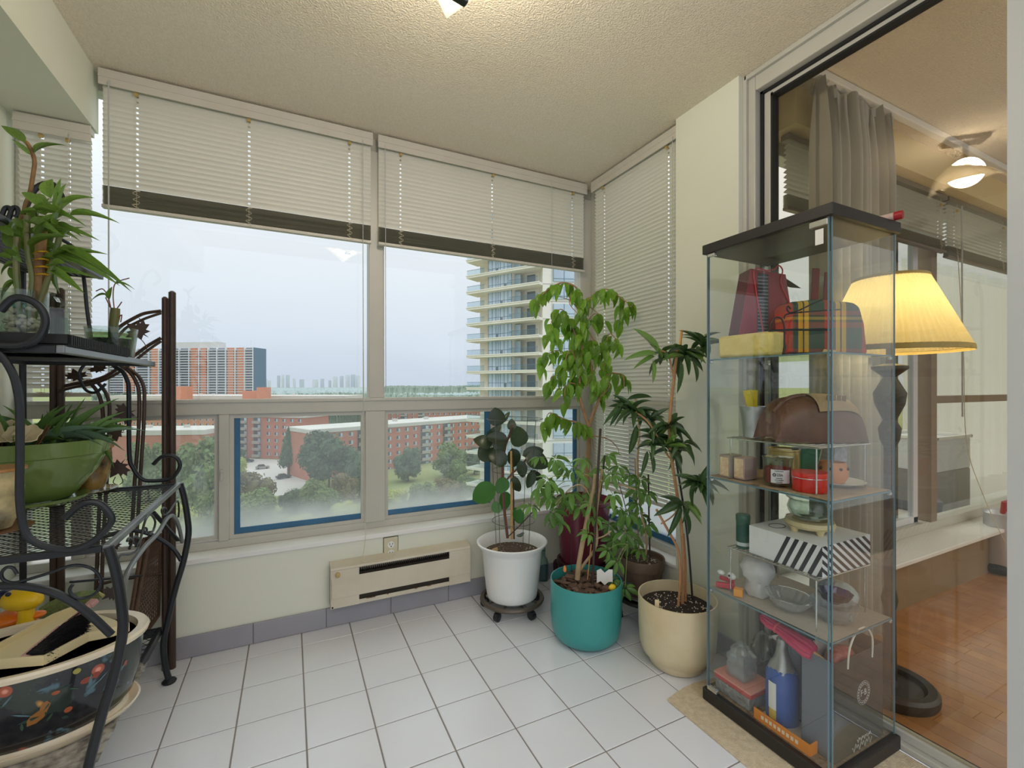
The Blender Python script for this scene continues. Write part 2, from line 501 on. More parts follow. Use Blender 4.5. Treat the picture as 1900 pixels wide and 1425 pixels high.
part('bottom_rail', G().box(1.458, 1.490, -1.80, -1.10, .022, .05), M_alu, d1, 0, .003)
part('track', G().box(1.515, 1.530, -1.80, -1.06, 0, .014).box(1.545, 1.552, -1.80, -1.06, 0, .014), M_black, d1, 0)
part('track_fin', G().box(1.530, 1.545, -1.80, -1.06, 0, .01), M_alu, d1, 0)
part('pane', G().box(1.468, 1.474, -1.80, -1.13, .05, 2.276), M_dglass, d1, 0)

# ---------------------------------------------------------------- blinds
M_slat = mat('blind_slat', (222, 218, 206), .45, trans=.17)
M_rail = mat('blind_rail', (208, 202, 190), .5, noise=(6, .4, (190, 182, 166)))
M_cord = mat('blind_cord', (214, 204, 178), .8)
def slat_mesh(L_, holes, wdt=.0255, crown=.0022, m=M_slat):
    xs_ = [0]
    for h in holes: xs_ += [h - .0045, h + .0045]
    xs_ += [L_]
    ys_ = [-wdt / 2, -.0035, .0035, wdt / 2]; zs_ = [-crown, 0, 0, -crown]
    g = G()
    for a in range(len(xs_)):
        for b in range(4): g.v.append((xs_[a], ys_[b], zs_[b]))
    for a in range(len(xs_) - 1):
        for b in range(3):
            if b == 1 and a % 2 == 1: continue
            g.f.append((a * 4 + b, a * 4 + 4 + b, a * 4 + 5 + b, a * 4 + 1 + b))
    return mesh('slat', g, m, 60)
def blind(label, p0, axis, L_, ztop, zstack, zbot, tilt, pitch=.0213, nstack=0, ladders=(.1, .5, .9), cords=True, wand=None, valance=.035, grp=None, side=-1, m=M_slat, mrail=M_rail):
    """p0: world xy of the blind's start (centre plane); axis 'X' or 'Y'(slats run toward -Y)"""
    t = thing('window_blind', label, 'blind', (p0[0], p0[1], zbot), grp)
    if axis == 'X': B = Matrix.Identity(3)
    else: B = rotz(-PI / 2)
    def W(x, y, z): q = B @ V((x, y, 0)); return V((p0[0] + q.x, p0[1] + q.y, z))
    def bx(x0, x1, y0, y1, z0, z1):
        c = W((x0 + x1) / 2, (y0 + y1) / 2, (z0 + z1) / 2)
        return G().obox(c, ((x1 - x0) / 2, (y1 - y0) / 2, (z1 - z0) / 2), B)
    part('headrail', bx(0, L_, -.018, .02, ztop - .028, ztop - .002), mrail, t, 0, .002)
    if valance:
        part('valance', bx(-.004, L_ + .004, -.032, -.026, ztop - .065, ztop - .002), mrail, t, 0, .002)
        part('valance_lip', bx(-.004, L_ + .004, -.0345, -.031, ztop - .036, ztop - .030), mrail, t, 0, .001)
    hl = [l * L_ for l in ladders]
    sm = slat_mesh(L_ - .006, [h - .003 for h in hl], m=m)
    z = ztop - .05
    while z > zstack + .008:
        inst('slat', sm, t, W(.003, 0, z), B @ Matrix.Rotation(side * tilt * (1 + .02 * R.uniform(-1, 1)), 3, 'X')); z -= pitch
    zt = zstack
    for k in range(nstack):
        zz = zbot + .017 + (zstack - zbot - .02) * k / max(1, nstack - 1)
        inst('slat', sm, t, W(.003, R.uniform(-.0012, .0012), zz), B @ Matrix.Rotation(R.uniform(-.05, .05), 3, 'X'))
    part('bottom_rail', bx(.001, L_ - .001, -.013, .013, zbot, zbot + .014), mrail, t, 0, .003)
    for h in hl:
        part('ladder_cord', G().tube([W(h, -.0135, ztop - .03), W(h, -.0135, zbot + .01)], .0006, 4).tube([W(h, .0135, ztop - .03), W(h, .0135, zbot + .01)], .0006, 4), M_cord, t)
        part('cord_clip', bx(h - .006, h + .006, -.019, -.010, ztop - .075, ztop - .062), mat('brass_clip', (196, 164, 96), .4), t, 0)
        if nstack:
            loop = [W(h + .012 * math.sin(q * 1.7), -.017 - .004 * math.cos(q * 2.3), zbot + .004 + (zstack - zbot) * q / 14) for q in range(15)]
            part('cord_tangle', G().tube(spline(loop, 4), .0009, 4), M_cord, t)
    if wand:
        for (wx, zb, r_) in wand:
            part('wand', G().tube([W(wx, -.036, ztop - .05), W(wx + .002, -.038, zb)], r_, 6), mat('clear_wand', (214, 216, 214), .2, trans=.4), t)
    return t
SL = [rad(72), rad(58)]
blind('narrow lowered blind at far left, beside the pale wall', (-1.163, .045), 'X', .213, 2.137, 1.10, 1.085, rad(48), nstack=3, ladders=(.32, .68), wand=[(.155, 1.25, .0015)], grp='sunroom blinds')
blind('wide half-raised white blind left of the mullion', (-.922, .045), 'X', 1.03, 2.372, 1.925, 1.832, rad(66), nstack=36, ladders=(.108, .49, .90), wand=[(.03, .95, .003), (.985, .5, .0016)], grp='sunroom blinds')
blind('wide half-raised white blind right of the mullion', (.140, .045), 'X', 1.245, 2.372, 1.925, 1.832, rad(66), nstack=36, ladders=(.09, .50, .93), wand=[(.03, 1.1, .0016), (.99, 1.3, .0012)], grp='sunroom blinds')
blind('long lowered blind covering the side window by the pillar', (1.425, -.02), 'Y', .685, 2.372, .54, .52, rad(56), nstack=2, ladders=(.13, .87), wand=[(.655, 1.0, .0016)], grp='sunroom blinds')
# loose lift cord hanging down over the sill to the heater
single('lift_cord', G().tube(spline([(.067, .03, 1.83), (.068, .02, 1.2), (.070, -.005, .55), (.071, -.02, .41), (.06, -.03, .33), (.05, -.05, .30), (.12, -.055, .292), (.19, -.062, .302), (.2, -.066, .32)], 6), .0014, 5), M_cord, 'thin beige lift cord hanging over the sill to the heater', 'cord')

# ---------------------------------------------------------------- heater and outlet on the low wall
M_heat = mat('heater_enamel', (214, 205, 186), .45, noise=(7, .5, (192, 180, 156)))
M_hdark = mat('heater_inside', (52, 44, 36), .8)
M_rust = mat('heater_worn_edge', (150, 120, 88), .9)
h = thing('baseboard_heater', 'beige electric baseboard heater under the window sill', 'heater', (.25, -.03, .105))
hx0, hx1 = -.088, .592
pr = [(0, .305), (-.050, .292), (-.062, .284)]
part('body', G().box(hx0, hx1, -.02, -.001, .105, .30), M_heat, h, 0)
part('top_cover', G().prism([(-.001, .300), (-.001, .306), (-.060, .289), (-.064, .280), (-.060, .280), (-.056, .284)], hx1 - hx0, frameM((0, 1, 0), (0, 0, 1), (1, 0, 0)), (hx0, 0, 0)), M_heat, h, 0, .001)
part('front_panel', G().box(hx0 + .004, hx1 - .002, -.064, -.060, .150, .245), M_heat, h, 0, .002)
part('end_cap', G().box(hx0, hx0 + .003, -.064, -.001, .105, .285).box(hx0, hx0 + .125, -.063, -.058, .243, .279), M_heat, h, 0, .001)
part('end_cap', G().box(hx1 - .003, hx1, -.064, -.001, .105, .285).box(hx1 - .115, hx1, -.063, -.058, .243, .279), M_heat, h, 0, .001)
part('bottom_panel', G().box(hx0, hx0 + .125, -.062, -.057, .106, .152).box(hx1 - .115, hx1, -.062, -.057, .106, .152).box(hx0, hx1, -.060, -.056, .106, .126), M_heat, h, 0, .001)
part('fin_shade_backing', G().box(hx0 + .12, hx1 - .11, -.05, -.021, .115, .25), M_hdark, h, 0)  # dark block behind the slots, their shade put into its colour
for k in range(46): part('fin', G().box(hx0 + .125 + k * .0098, hx0 + .1262 + k * .0098, -.053, -.021, .175, .262), M_hdark, h, 0)
part('dial', G().lathe([(.011, 0), (.011, .008), (.008, .010), (0, .010)], (hx0 + .03, -.063, .260), 16, M=Matrix.Rotation(PI / 2, 3, 'X')), mat('dial_brass', (186, 160, 100), .4), h)
part('screw', G().ball((hx0 + .008, -.064, .113), .004, 8, 6), M_black, h)
for k in range(7):
    x = R.uniform(hx0 + .15, hx1 - .15)
    part('chipped_edge', G().box(x, x + R.uniform(.006, .02), -.0625, -.0595, .124, .1275), M_rust, h, 0)
o = thing('wall_outlet', 'beige double wall outlet above the heater', 'outlet', (.194, 0, .32))
part('plate', G().box(.160, .228, -.007, 0, .262, .378), mat('outlet_plate', (208, 200, 172), .4), o, 0, .003)
for zz in (.342, .300):
    part('socket', G().lathe([(.0165, 0), (.0165, .003), (0, .003)], (.194, -.007, zz), 20, M=Matrix.Rotation(PI / 2, 3, 'X')), M_white, o)
    part('slot', G().box(.186, .1885, -.0115, -.0095, zz, zz + .009).box(.1995, .202, -.0115, -.0095, zz + .001, zz + .008).box(.192, .1965, -.0115, -.0095, zz - .010, zz - .005), M_black, o, 0)
part('plate_edge', G().box(.1575, .2305, -.002, .0, .2595, .3805), mat('outlet_edge', (90, 76, 58), .8), o, 0)

# ---------------------------------------------------------------- ceiling light of the sunroom
lt = thing('ceiling_light', 'cream bent glass ceiling light with a dark bronze canopy', 'ceiling light', (.13, -1.24, ZC))
M_bronze = mat('dark_bronze', (70, 62, 56), .35, metal=.6)
A = rad(45)
ux_ = V((math.cos(A), math.sin(A), 0)); uy_ = V((-math.sin(A), math.cos(A), 0))
part('canopy', G().obox((.13, -1.24, ZC - .012), (.085, .045, .012), rotz(A)), M_bronze, lt, 0, .01)
part('stem', G().tube([(.13, -1.24, ZC - .02), (.13, -1.24, 2.19)], .012, 10), M_bronze, lt)
def shade_pt(i, j):
    a, b = i * 2 - 1, j * 2 - 1
    s_ = .118
    z = 2.19 - .060 * max(0, a * b) ** 1.2 + .02 * max(0, -a * b)
    c = (1 - .10 * (abs(a) * abs(b)) ** 3)
    return V((.13, -1.24, z)) + ux_ * (a * s_ * c) + uy_ * (b * s_ * c)
shade = part('glass_shade', G().grid(shade_pt, 17, 17), mat('cream_glass', (244, 232, 204), .25, trans=.35, emit=.7), lt)
sm_ = shade.modifiers.new('solid', 'SOLIDIFY'); sm_.thickness = .006
part('shade_clip', G().obox((.142, -1.150, 2.143), (.026, .012, .006), rotz(A - .6)), mat('clip_dark', (44, 48, 48), .15, metal=.5), lt, 0, .004)
part('bulb', G().ball((.13, -1.24, 2.225), .026), mat('bulb_glow', (255, 236, 200), .4, emit=6), lt)
lamp('ceiling_bulb_light', (.13, -1.24, 2.205), 17, WARM, .07)
# ================================================================ LIVING ROOM BEHIND THE GLASS DOOR
M_wood = mat('oak_plank', (190, 136, 84), .2, noise=(14, .6, (164, 110, 64)), rand=.12, coat=.3)
M_panelw = mat('brown_sill_panel', (150, 128, 98), .5, noise=(5, .5, (128, 106, 78)))
M_lwall = mat('cream_wall', (226, 212, 176), .7)
lf = struct('floor_living', G().box(1.552, 5.2, -3.2, -1.0, -.06, -.0015), mat('plank_gap', (88, 54, 30), .8), 'glossy brown strip wood floor of the living room')
x = 1.555; pm = {}
while x < 4.7:
    y = -1.0 - R.uniform(.15, .7)
    edges = [-1.0]
    while y > -3.1: edges.append(y); y -= R.uniform(.45, 1.0)
    edges.append(-3.15)
    if x > 3.2: edges = [e_ for e_ in edges if e_ > -2.4] + [-2.45]
    for a, b in zip(edges[:-1], edges[1:]):
        part('plank', G().box(x + .0006, x + .0664, b + .0006, a - .0006, -.008, 0), M_wood, lf, 0)
    x += .067
struct('ceiling_living', G().box(1.56, 5.2, -3.0, -.9, ZC, ZC + .08), M_ceil, 'cream stippled ceiling of the living room')
struct('wall_living', G().box(5.2, 5.3, -3.0, -.9, -.05, 2.45), M_lwall, 'cream far wall of the living room')
struct('trim_2', G().box(1.62, 5.2, -1.12, -.9, 2.215, ZC), mat('bulkhead', (226, 204, 150), .7), 'cream bulkhead above the living room blinds')
wl = struct('wall_facade', G().box(1.62, 5.2, -1.10, -.9, -.05, .26), M_panelw, 'brown panel below the living room sill')
part('window_sill', G().box(1.62, 5.2, -1.165, -.9, .258, .28), M_white, wl, bevel=.004)
w3 = struct('window_3', label='living room window with blue outer frames')
part('frame', G().box(1.62, 5.2, -.99, -.92, .28, .335).box(1.62, 5.2, -.99, -.92, 2.16, 2.215), M_alu, w3, 0, .003)
M_brown = mat('brown_mullion', (140, 122, 100), .5)
part('mullion', G().box(3.085, 3.155, -1.0, -.92, .335, 2.16), M_brown, w3, 0, .003)
part('mullion', G().box(2.30, 2.36, -1.0, -.92, .335, 2.16), M_alu, w3, 0, .003)
part('rail', G().box(3.155, 5.2, -.995, -.92, 1.025, 1.068), M_brown, w3, 0, .003)
part('sash', G().box(2.98, 3.03, -.96, -.93, .335, 2.16).box(2.36, 3.03, -.96, -.93, .335, .37), mat('white_sash', (222, 224, 230), .4), w3, 0, .003)
for k, (a, b) in enumerate(((2.40, 2.47), (2.55, 2.60), (2.66, 2.70), (2.74, 2.80), (2.86, 2.90))):
    part('blue_bar', G().box(a, b, -.92, -.88, .335, 2.16), M_blue if k % 2 else mat('dark_blue_frame', (38, 58, 74), .5), w3, 0)
part('pane', G().box(2.36, 2.98, -.95, -.946, .37, 2.16), M_pane, w3, 0)
part('pane', G().box(3.155, 5.2, -.955, -.951, .335, 1.025), M_pane, w3, 0)
part('pane', G().box(3.155, 5.2, -.955, -.951, 1.068, 2.16), M_pane, w3, 0)
# balcony beyond that window
struct('floor_balcony', G().box(1.62, 7.5, -.9, .7, .0, .16), mat('balcony_slab', (196, 196, 192), .8), 'pale balcony slab outside the living room')
M_sheer = mat('white_sheer', (244, 244, 242), .8, trans=.5)
def curtain_pt(x0, x1, y, z0, z1, amp, waves, pleat=0):
    def f(i, j):
        x_ = x0 + (x1 - x0) * i; z_ = z0 + (z1 - z0) * j
        a = amp * (1 - .55 * j * (1 if pleat else 0))
        ph = i * waves * 2 * PI
        yy = y + a * math.sin(ph + .6 * math.sin(ph * .37)) + a * .35 * math.sin(ph * 2.3 + 1)
        nar = 1
        return V((x_ + (.012 * math.sin(j * 5 + i * 9)), yy, z_))
    return f
single('sheer_reflection', G().grid(curtain_pt(4.75, 7.3, -.18, .17, 2.3, .04, 9), 140, 6), M_sheer, 'white sheer cloth in place of a reflection in the living room window', 'curtain', smooth=60)  # cloth added for the sheer folds reflected in that window
bx_ = thing('planter_box', 'pale box with a dark grey lower half outside the living room window', 'planter', (4.35, -.45, .16))
part('lower_half', G().box(4.05, 4.62, -.66, -.25, .16, .48), mat('box_dark', (112, 118, 128), .6), bx_, 0, .01)
part('upper_half', G().box(4.05, 4.62, -.66, -.25, .48, .72), mat('box_pale', (214, 220, 228), .5), bx_, 0, .01)
part('rim', G().box(4.04, 4.63, -.67, -.645, .72, .745).box(4.04, 4.63, -.265, -.24, .72, .745).box(4.04, 4.065, -.67, -.24, .72, .745).box(4.605, 4.63, -.67, -.24, .72, .745), M_white, bx_, 0, .004)
# living room blinds
M_lslat = mat('living_slat', (204, 202, 188), .5, trans=.22)
M_lrail = mat('living_rail', (116, 104, 88), .5)
blind('left living room blind seen through the glass door, half raised', (1.66, -1.05), 'X', 1.44, 2.213, 1.955, 1.885, rad(24), nstack=16, ladders=(.12, .5, .95), valance=0, grp='living room blinds', m=M_lslat, mrail=M_lrail)
blind('right living room blind seen through the glass door, half raised', (3.12, -1.05), 'X', 1.5, 2.213, 1.935, 1.865, rad(24), nstack=16, ladders=(.07, .5, .93), valance=0, wand=[(.10, .95, .004)], grp='living room blinds', m=M_lslat, mrail=M_lrail)
single('blind_cord', G().tube(spline([(3.16, -1.09, 1.87), (3.2, -1.1, 1.3), (3.24, -1.10, .8), (3.33, -1.14, .5), (3.42, -1.18, .29), (3.5, -1.21, .15), (3.6, -1.23, .06)], 6), .002, 5), M_cord, 'thin cord hanging in front of the living room window', 'cord')
# pleated curtain
cu = thing('pleated_curtain', 'grey pleated curtain gathered beside the living room window', 'curtain', (1.9, -1.2, .05))
M_curt = mat('grey_curtain', (188, 186, 184), .85, noise=(8, .3, (172, 170, 166)), trans=.18)
def cpt(i, j):
    x_ = 1.60 + .58 * i; z_ = .05 + 2.28 * j
    ph = i * 11 * 2 * PI
    top = max(0, (j - .90) / .10)
    a = .030 + .012 * math.sin(i * 17) - .014 * top
    x_ += .025 * math.sin(i * 11) * (1 - j)
    return V((x_ + .018 * top * math.sin(ph), -1.21 + a * math.sin(ph + .8 * math.sin(i * 9)) , z_ + .015 * top * math.sin(ph * .5)))
part('cloth', G().grid(cpt, 150, 26), M_curt, cu, 70)
part('heading_tape', G().grid(lambda i, j: V((1.60 + .58 * i, -1.2 + .018 * math.sin(i * 8 * 2 * PI), 2.29 + .04 * j)), 100, 3), M_curt, cu, 70)
part('curtain_track', G().box(1.58, 3.4, -1.225, -1.195, 2.345, 2.375), M_white, cu, 0, .004)
# floor lamp
fx, fy = 1.735, -1.394
fp = thing('floor_lamp', 'floor lamp with a pleated yellow shade and black base', 'lamp', (fx, fy, 0))
M_post = mat('lamp_post', (64, 58, 52), .4)
part('base', G().lathe([(.0, 0), (.135, 0), (.14, .012), (.14, .035), (.13, .045), (.105, .042), (.095, .028), (.03, .03), (.022, .05)], (fx, fy, 0), 40), M_post, fp)
part('post', G().lathe([(.022, .05), (.018, .3), (.026, .34), (.018, .38), (.018, .9), (.03, .93), (.035, .97), (.02, 1.0), (.045, 1.06), (.05, 1.1), (.02, 1.16), (.055, 1.19), (.055, 1.2), (.012, 1.21), (.008, 1.5)], (fx, fy, 0), 24), M_post, fp)
def shade_prof(a, z): return 1 + .008 * math.sin(a * 70)
M_shade = mat('yellow_pleated_shade', (240, 226, 172), .7, trans=.45, noise=(30, .2, (228, 208, 148)))
part('shade', G().lathe([(.222, 1.262), (.112, 1.52)], (fx, fy, 0), 280, fn=shade_prof, caps=False), M_shade, fp, 0)
part('shade_trim', G().lathe([(.2235, 1.250), (.2255, 1.252), (.2235, 1.268), (.218, 1.27)], (fx, fy, 0), 64, caps=False), mat('shade_trim', (208, 184, 112), .7), fp)
part('shade_trim', G().lathe([(.113, 1.515), (.115, 1.52), (.112, 1.527)], (fx, fy, 0), 64, caps=False), MATS['shade_trim'], fp)
part('finial', G().ball((fx, fy, 1.535), (.012, .012, .016)), M_post, fp)
part('bulb', G().ball((fx, fy, 1.38), .03), mat('lamp_bulb_glow', (255, 232, 180), .4, emit=5), fp)
lamp('floor_lamp_light', (fx, fy, 1.38), 9, (1, .87, .64), .035)
# silver bag on the living room floor by the wall end
sb = thing('wrapped_bundle', 'silver wrapped bundle with red tops on the living room floor', 'bag', (3.75, -1.42, 0))
bp = Pz(1858, 1062, .0)
sb.location = (bp.x, bp.y, 0)
bxx, byy = bp.x, bp.y
part('body', G().lathe([(.07, .05), (.085, .12), (.075, .3), (.08, .36), (.05, .38), (0, .37)], (bxx, byy, 0), 20, fn=lambda a, z: 1 + .08 * math.sin(a * 5 + z * 20)), mat('silver_wrap', (200, 200, 206), .3, metal=.4), sb)
for k in range(4): part('red_top', G().tube([(bxx - .05 + k * .03, byy - .02, .36), (bxx - .06 + k * .035, byy - .03, .44)], .013, 8), mat('red_plastic', (170, 36, 44), .4), sb)
part('wheel_base', G().lathe([(.06, 0), (.09, .01), (.1, .04), (.07, .06)], (bxx, byy, 0), 16), M_black, sb)
# ================================================================ OUTSIDE, TEN STOREYS DOWN
ZG = -30.0
def Gd(u, d, z=None):
    p = Pd(u, 717, d); p.z = ZG if z is None else z; return p
M_grass = mat('grass', (112, 128, 74), .95, noise=(.05, .8, (150, 150, 96)))
M_asph = mat('asphalt', (188, 182, 174), .9, noise=(.1, .4, (172, 166, 158)))
M_cream = mat('condo_concrete', (236, 229, 214), .8)
M_soff = mat('condo_soffit', (176, 168, 152), .8)
M_cwin = mat('condo_window', (190, 204, 214), .12, spec=.8, noise=(.3, .5, (150, 170, 184)))
M_cwdark = mat('condo_window_dark', (104, 116, 122), .15, spec=.8)
M_cfr = mat('condo_mullion', (96, 122, 140), .4)
M_brail = glass('balcony_glass', (232, 240, 242))
M_brick = mat('red_brick', (186, 116, 92), .9, noise=(.4, .6, (170, 98, 78)))
M_brick2 = mat('orange_brick', (204, 138, 110), .9, noise=(.4, .5, (212, 150, 122)))
M_roof = mat('flat_roof', (206, 200, 192), .9, noise=(.08, .5, (188, 182, 174)))
M_bwin = mat('dark_pane', (70, 78, 86), .15, spec=.8)
M_conc = mat('balcony_concrete', (168, 160, 150), .85)
struct('ground', G().box(-9000, 9000, 20, 14000, ZG - 1, ZG), M_grass, 'green ground far below the window')

# ---- condominium tower on the right
A0 = Gd(878, 81); A1 = Gd(1007, 73); B1 = Gd(1130, 74.5)
dA = (A1 - A0); LA = dA.length; dA = dA.normalized(); nA = V((dA.y, -dA.x, 0))
if nA.dot(CAM - A0) < 0: nA = -nA
dB = (B1 - A1); LB = dB.length; dB = dB.normalized(); nB = V((dB.y, -dB.x, 0))
if nB.dot(CAM - A1) < 0: nB = -nB
MA = frameM(dA, -nA, (0, 0, 1)); MB = frameM(dB, -nB, (0, 0, 1))
tw = thing('condo_tower', 'cream balcony condominium tower close on the right', 'building', (A0.x, A0.y, ZG))
FH = 2.83
def slabA(g, a0, a1, o0, o1, z0, z1):       # a along facade, o outward
    c = A0 + dA * ((a0 + a1) / 2) + nA * ((o0 + o1) / 2); c.z = (z0 + z1) / 2
    return g.obox(c, ((a1 - a0) / 2, (o1 - o0) / 2, (z1 - z0) / 2), MA)
def slabB(g, a0, a1, o0, o1, z0, z1):
    c = A1 + dB * ((a0 + a1) / 2) + nB * ((o0 + o1) / 2); c.z = (z0 + z1) / 2
    return g.obox(c, ((a1 - a0) / 2, (o1 - o0) / 2, (z1 - z0) / 2), MB)
def slabM(name, fn, m, *a, par=tw): return part(name, fn(G(), *a), m, par, 0)
ZT0, ZT1 = -30, 33.5
core = G()
slabA(core, 0, LA, -14, -2.0, ZT0, ZT1); slabA(core, 3.4, 8.4, -2.2, 0, ZT0, ZT1); slabB(core, -.0, LB + 6, -14, -.02, ZT0, ZT1)
part('wall', core, M_cream, tw, 0)
nf = 0
def zf(k): return 1.125 + (-2.9 + k * 1.0) * FH * 1.0 - .55
for k in range(-7, 14):
    z = zf(k)
    slabM('floor_slab', slabA, M_cream, -.6, LA + .02, -2.1, 1.15, z - .33, z + .08)
    slabM('slab_lip', slabA, M_cream, -.7, LA + .05, 1.1, 1.25, z + .0, z + .14)
    # left balcony
    slabM('balcony_rail', slabA, M_brail, -.55, 3.3, 1.02, 1.06, z + .08, z + 1.0)
    slabM('handrail', slabA, M_cfr, -.55, 3.3, 1.0, 1.08, z + 1.0, z + 1.05)
    slabM('balcony_door', slabA, M_cwdark, 2.5, 3.35, -2.02, -1.92, z + .08, z + 2.2)
    # curtain wall in the middle
    wn = slabM('window', slabA, M_cwin, 3.45, 8.4, 0, .06, z + .1, z + FH - .4)
    g = G()
    for a in (3.45, 4.3, 5.1, 5.55, 6.0, 6.8, 7.6, 8.38): slabA(g, a - .035, a + .035, .03, .10, z + .1, z + FH - .4)
    slabA(g, 3.45, 8.4, .03, .10, z + .85, z + .91)
    part('window_mullion', g, M_cfr, wn, 0)
    g = G(); a = R.choice([5.15, 6.05, 6.85]); slabA(g, a, a + .45, .04, .09, z + .12, z + .82); part('pane', g, M_cwdark, wn, 0)
    # right balcony with recess
    slabM('balcony_rail', slabA, M_brail, 8.5, LA - .3, 1.02, 1.06, z + .08, z + 1.0)
    slabM('handrail', slabA, M_cfr, 8.5, LA - .3, 1.0, 1.08, z + 1.0, z + 1.05)
    slabM('balcony_door', slabA, M_cwin, 8.42, 9.6, -.9, -.8, z + .08, z + 2.3)
    slabM('balcony_door', slabA, M_cwdark, 10.2, 11.8, -2.02, -1.92, z + .08, z + 2.2)
    slabM('balcony_door', slabA, M_cwdark, 12.9, LA - .1, -2.02, -1.92, z + .08, z + 2.2)
    # face B
    slabM('floor_band', slabB, M_soff, 0, LB + 6, -.02, .04, z - .1, z - .04)
    wn = slabM('window', slabB, M_cwin, 1.7, 5.4, -.02, .25, z + .35, z + 2.35)
    g = G()
    for a in (1.7, 3.5, 5.4): slabB(g, a - .04, a + .04, .2, .3, z + .35, z + 2.35)
    slabB(g, 1.7, 5.4, .2, .3, z + .75, z + .81)
    part('window_mullion', g, M_cfr, wn, 0)

# ---- slab apartment block far left
S0 = Gd(196, 470); S1 = Gd(471, 450)
dS = (S1 - S0); LS = dS.length; dS = dS.normalized(); nS = V((dS.y, -dS.x, 0))
if nS.dot(CAM - S0) < 0: nS = -nS
MS = frameM(dS, -nS, (0, 0, 1))
def slabS(g, a0, a1, o0, o1, z0, z1):
    c = S0 + dS * ((a0 + a1) / 2) + nS * ((o0 + o1) / 2); c.z = (z0 + z1) / 2
    return g.obox(c, ((a1 - a0) / 2, (o1 - o0) / 2, (z1 - z0) / 2), MS)
ap = thing('apartment_slab', 'long grey apartment block with orange brick strips far left', 'building', (S0.x, S0.y, ZG))
ZS1 = 40.0
M_sgrey = mat('slab_balcony_grey', (168, 170, 178), .8)
M_swhite = mat('slab_white_fin', (226, 228, 232), .8)
part('wall', slabS(G(), 0, LS, -18, -1.5, ZG, ZS1), mat('slab_wall', (140, 144, 154), .8), ap, 0)
part('end_wall', slabS(G(), LS, LS + .5, -18, .2, ZG, ZS1), mat('slab_end', (92, 116, 138), .8), ap, 0)
def su(u): return (u - 196) / (471 - 196) * LS
for a, b in ((232, 250), (283, 296), (357, 369), (375, 385), (424, 435), (441, 453)):
    part('brick_strip', slabS(G(), su(a), su(b), -1.6, .1, ZG, ZS1), M_brick2, ap, 0)
for a in (202, 232, 255, 279, 298, 319, 336, 354, 372, 389, 405, 421, 438, 455, 470):
    part('fin', slabS(G(), su(a) - .3, su(a) + .3, -1.5, 1.0, ZG, ZS1 + .5), M_swhite, ap, 0)
for k in range(21):
    z = ZS1 - 2.62 * (k + 1)
    part('balcony_band', slabS(G(), 0, LS, -1.4, .45, z, z + .5), M_swhite, ap, 0)
    for a, b in ((196, 230), (255, 279), (298, 354), (389, 421), (455, 470)):
        part('balcony_front', slabS(G(), su(a), su(b), .2, .42, z + .25, z + 1.15), M_sgrey, ap, 0)
part('penthouse', slabS(G(), su(300), su(402), -14, -4, ZS1, ZS1 + 6.5), mat('slab_pent', (216, 214, 212), .8), ap, 0)
for k in range(16):
    a = R.choice([R.uniform(300, 402), R.uniform(436, 468)])
    zb = ZS1 + (6 if a < 402 else 0)
    c = S0 + dS * su(a) - nS * R.uniform(4, 8)
    part('antenna', G().tube([(c.x, c.y, zb), (c.x, c.y, zb + R.uniform(3, 9))], .18, 4), M_swhite, ap, 0)

# ---- brick low-rises
def lowrise(name, label, P0, P1, depth, ztop, parapet=1.5, m=M_brick, bays=None, floors=5, fh=2.9, win=True):
    d = P1 - P0; Ln = d.length; d.normalize(); n = V((d.y, -d.x, 0))
    if n.dot(CAM - P0) < 0: n = -n
    MM = frameM(d, -n, (0, 0, 1))
    def S(g, a0, a1, o0, o1, z0, z1):
        c = P0 + d * ((a0 + a1) / 2) + n * ((o0 + o1) / 2); c.z = (z0 + z1) / 2
        return g.obox(c, ((a1 - a0) / 2, (o1 - o0) / 2, (z1 - z0) / 2), MM)
    t = thing(name, label, 'building', (P0.x, P0.y, ZG))
    part('wall', S(G(), 0, Ln, -depth, 0, ZG, ztop - parapet), m, t, 0)
    part('parapet', S(G(), -.2, Ln + .2, -depth - .2, .25, ztop - parapet, ztop - .3), M_roof, t, 0)
    part('roof', S(G(), .4, Ln - .4, -depth + .4, -.4, ztop - .4, ztop - .25), M_roof, t, 0)
    for k in range(3):
        a = R.uniform(.15, .85) * Ln
        part('roof_vent', S(G(), a, a + 1.6, -depth * .6, -depth * .6 + 1.4, ztop - .3, ztop + .8), M_roof, t, 0)
    if win:
        for f in range(floors):
            z = ztop - parapet - fh * (f + 1) + .4
            a = 2.0
            while a < Ln - 2.4:
                inb = [b for b in (bays or []) if b[0] - 1.6 < a < b[1] + .2]
                if not inb:
                    wn = part('window', S(G(), a, a + 1.5, -.1, .06, z + .7, z + 2.0), M_bwin, t, 0)
                    part('sill', S(G(), a - .1, a + 1.6, .0, .14, z + .55, z + .7), M_roof, wn, 0)
                    part('pane', S(G(), a + .8, a + 1.45, .05, .08, z + .75, z + 1.95), M_cwin, wn, 0)
                a += 3.9
            for (b0, b1) in (bays or []):
                rc = part('balcony', S(G(), b0, b1, -.2, .05, z - .1, z + 2.5), M_bwin, t, 0)
                part('balcony_front', S(G(), b0, b1, .9, 1.15, z - .2, z + .95), M_conc, rc, 0)
                part('balcony_slab', S(G(), b0, b1, 0, 1.1, z - .3, z - .12), M_conc, rc, 0)
                part('pane', S(G(), b0 + (b1 - b0) * .6, b0 + (b1 - b0) * .95, .05, .1, z, z + 2.1), M_cwin, rc, 0)
    return t
lowrise('brick_apartments', 'five-storey red brick block behind the parking lot', Gd(405, 200), Gd(566, 190), 16, -11.3, .9, bays=[(11.5, 15.2), (18.6, 22.2)], floors=6)
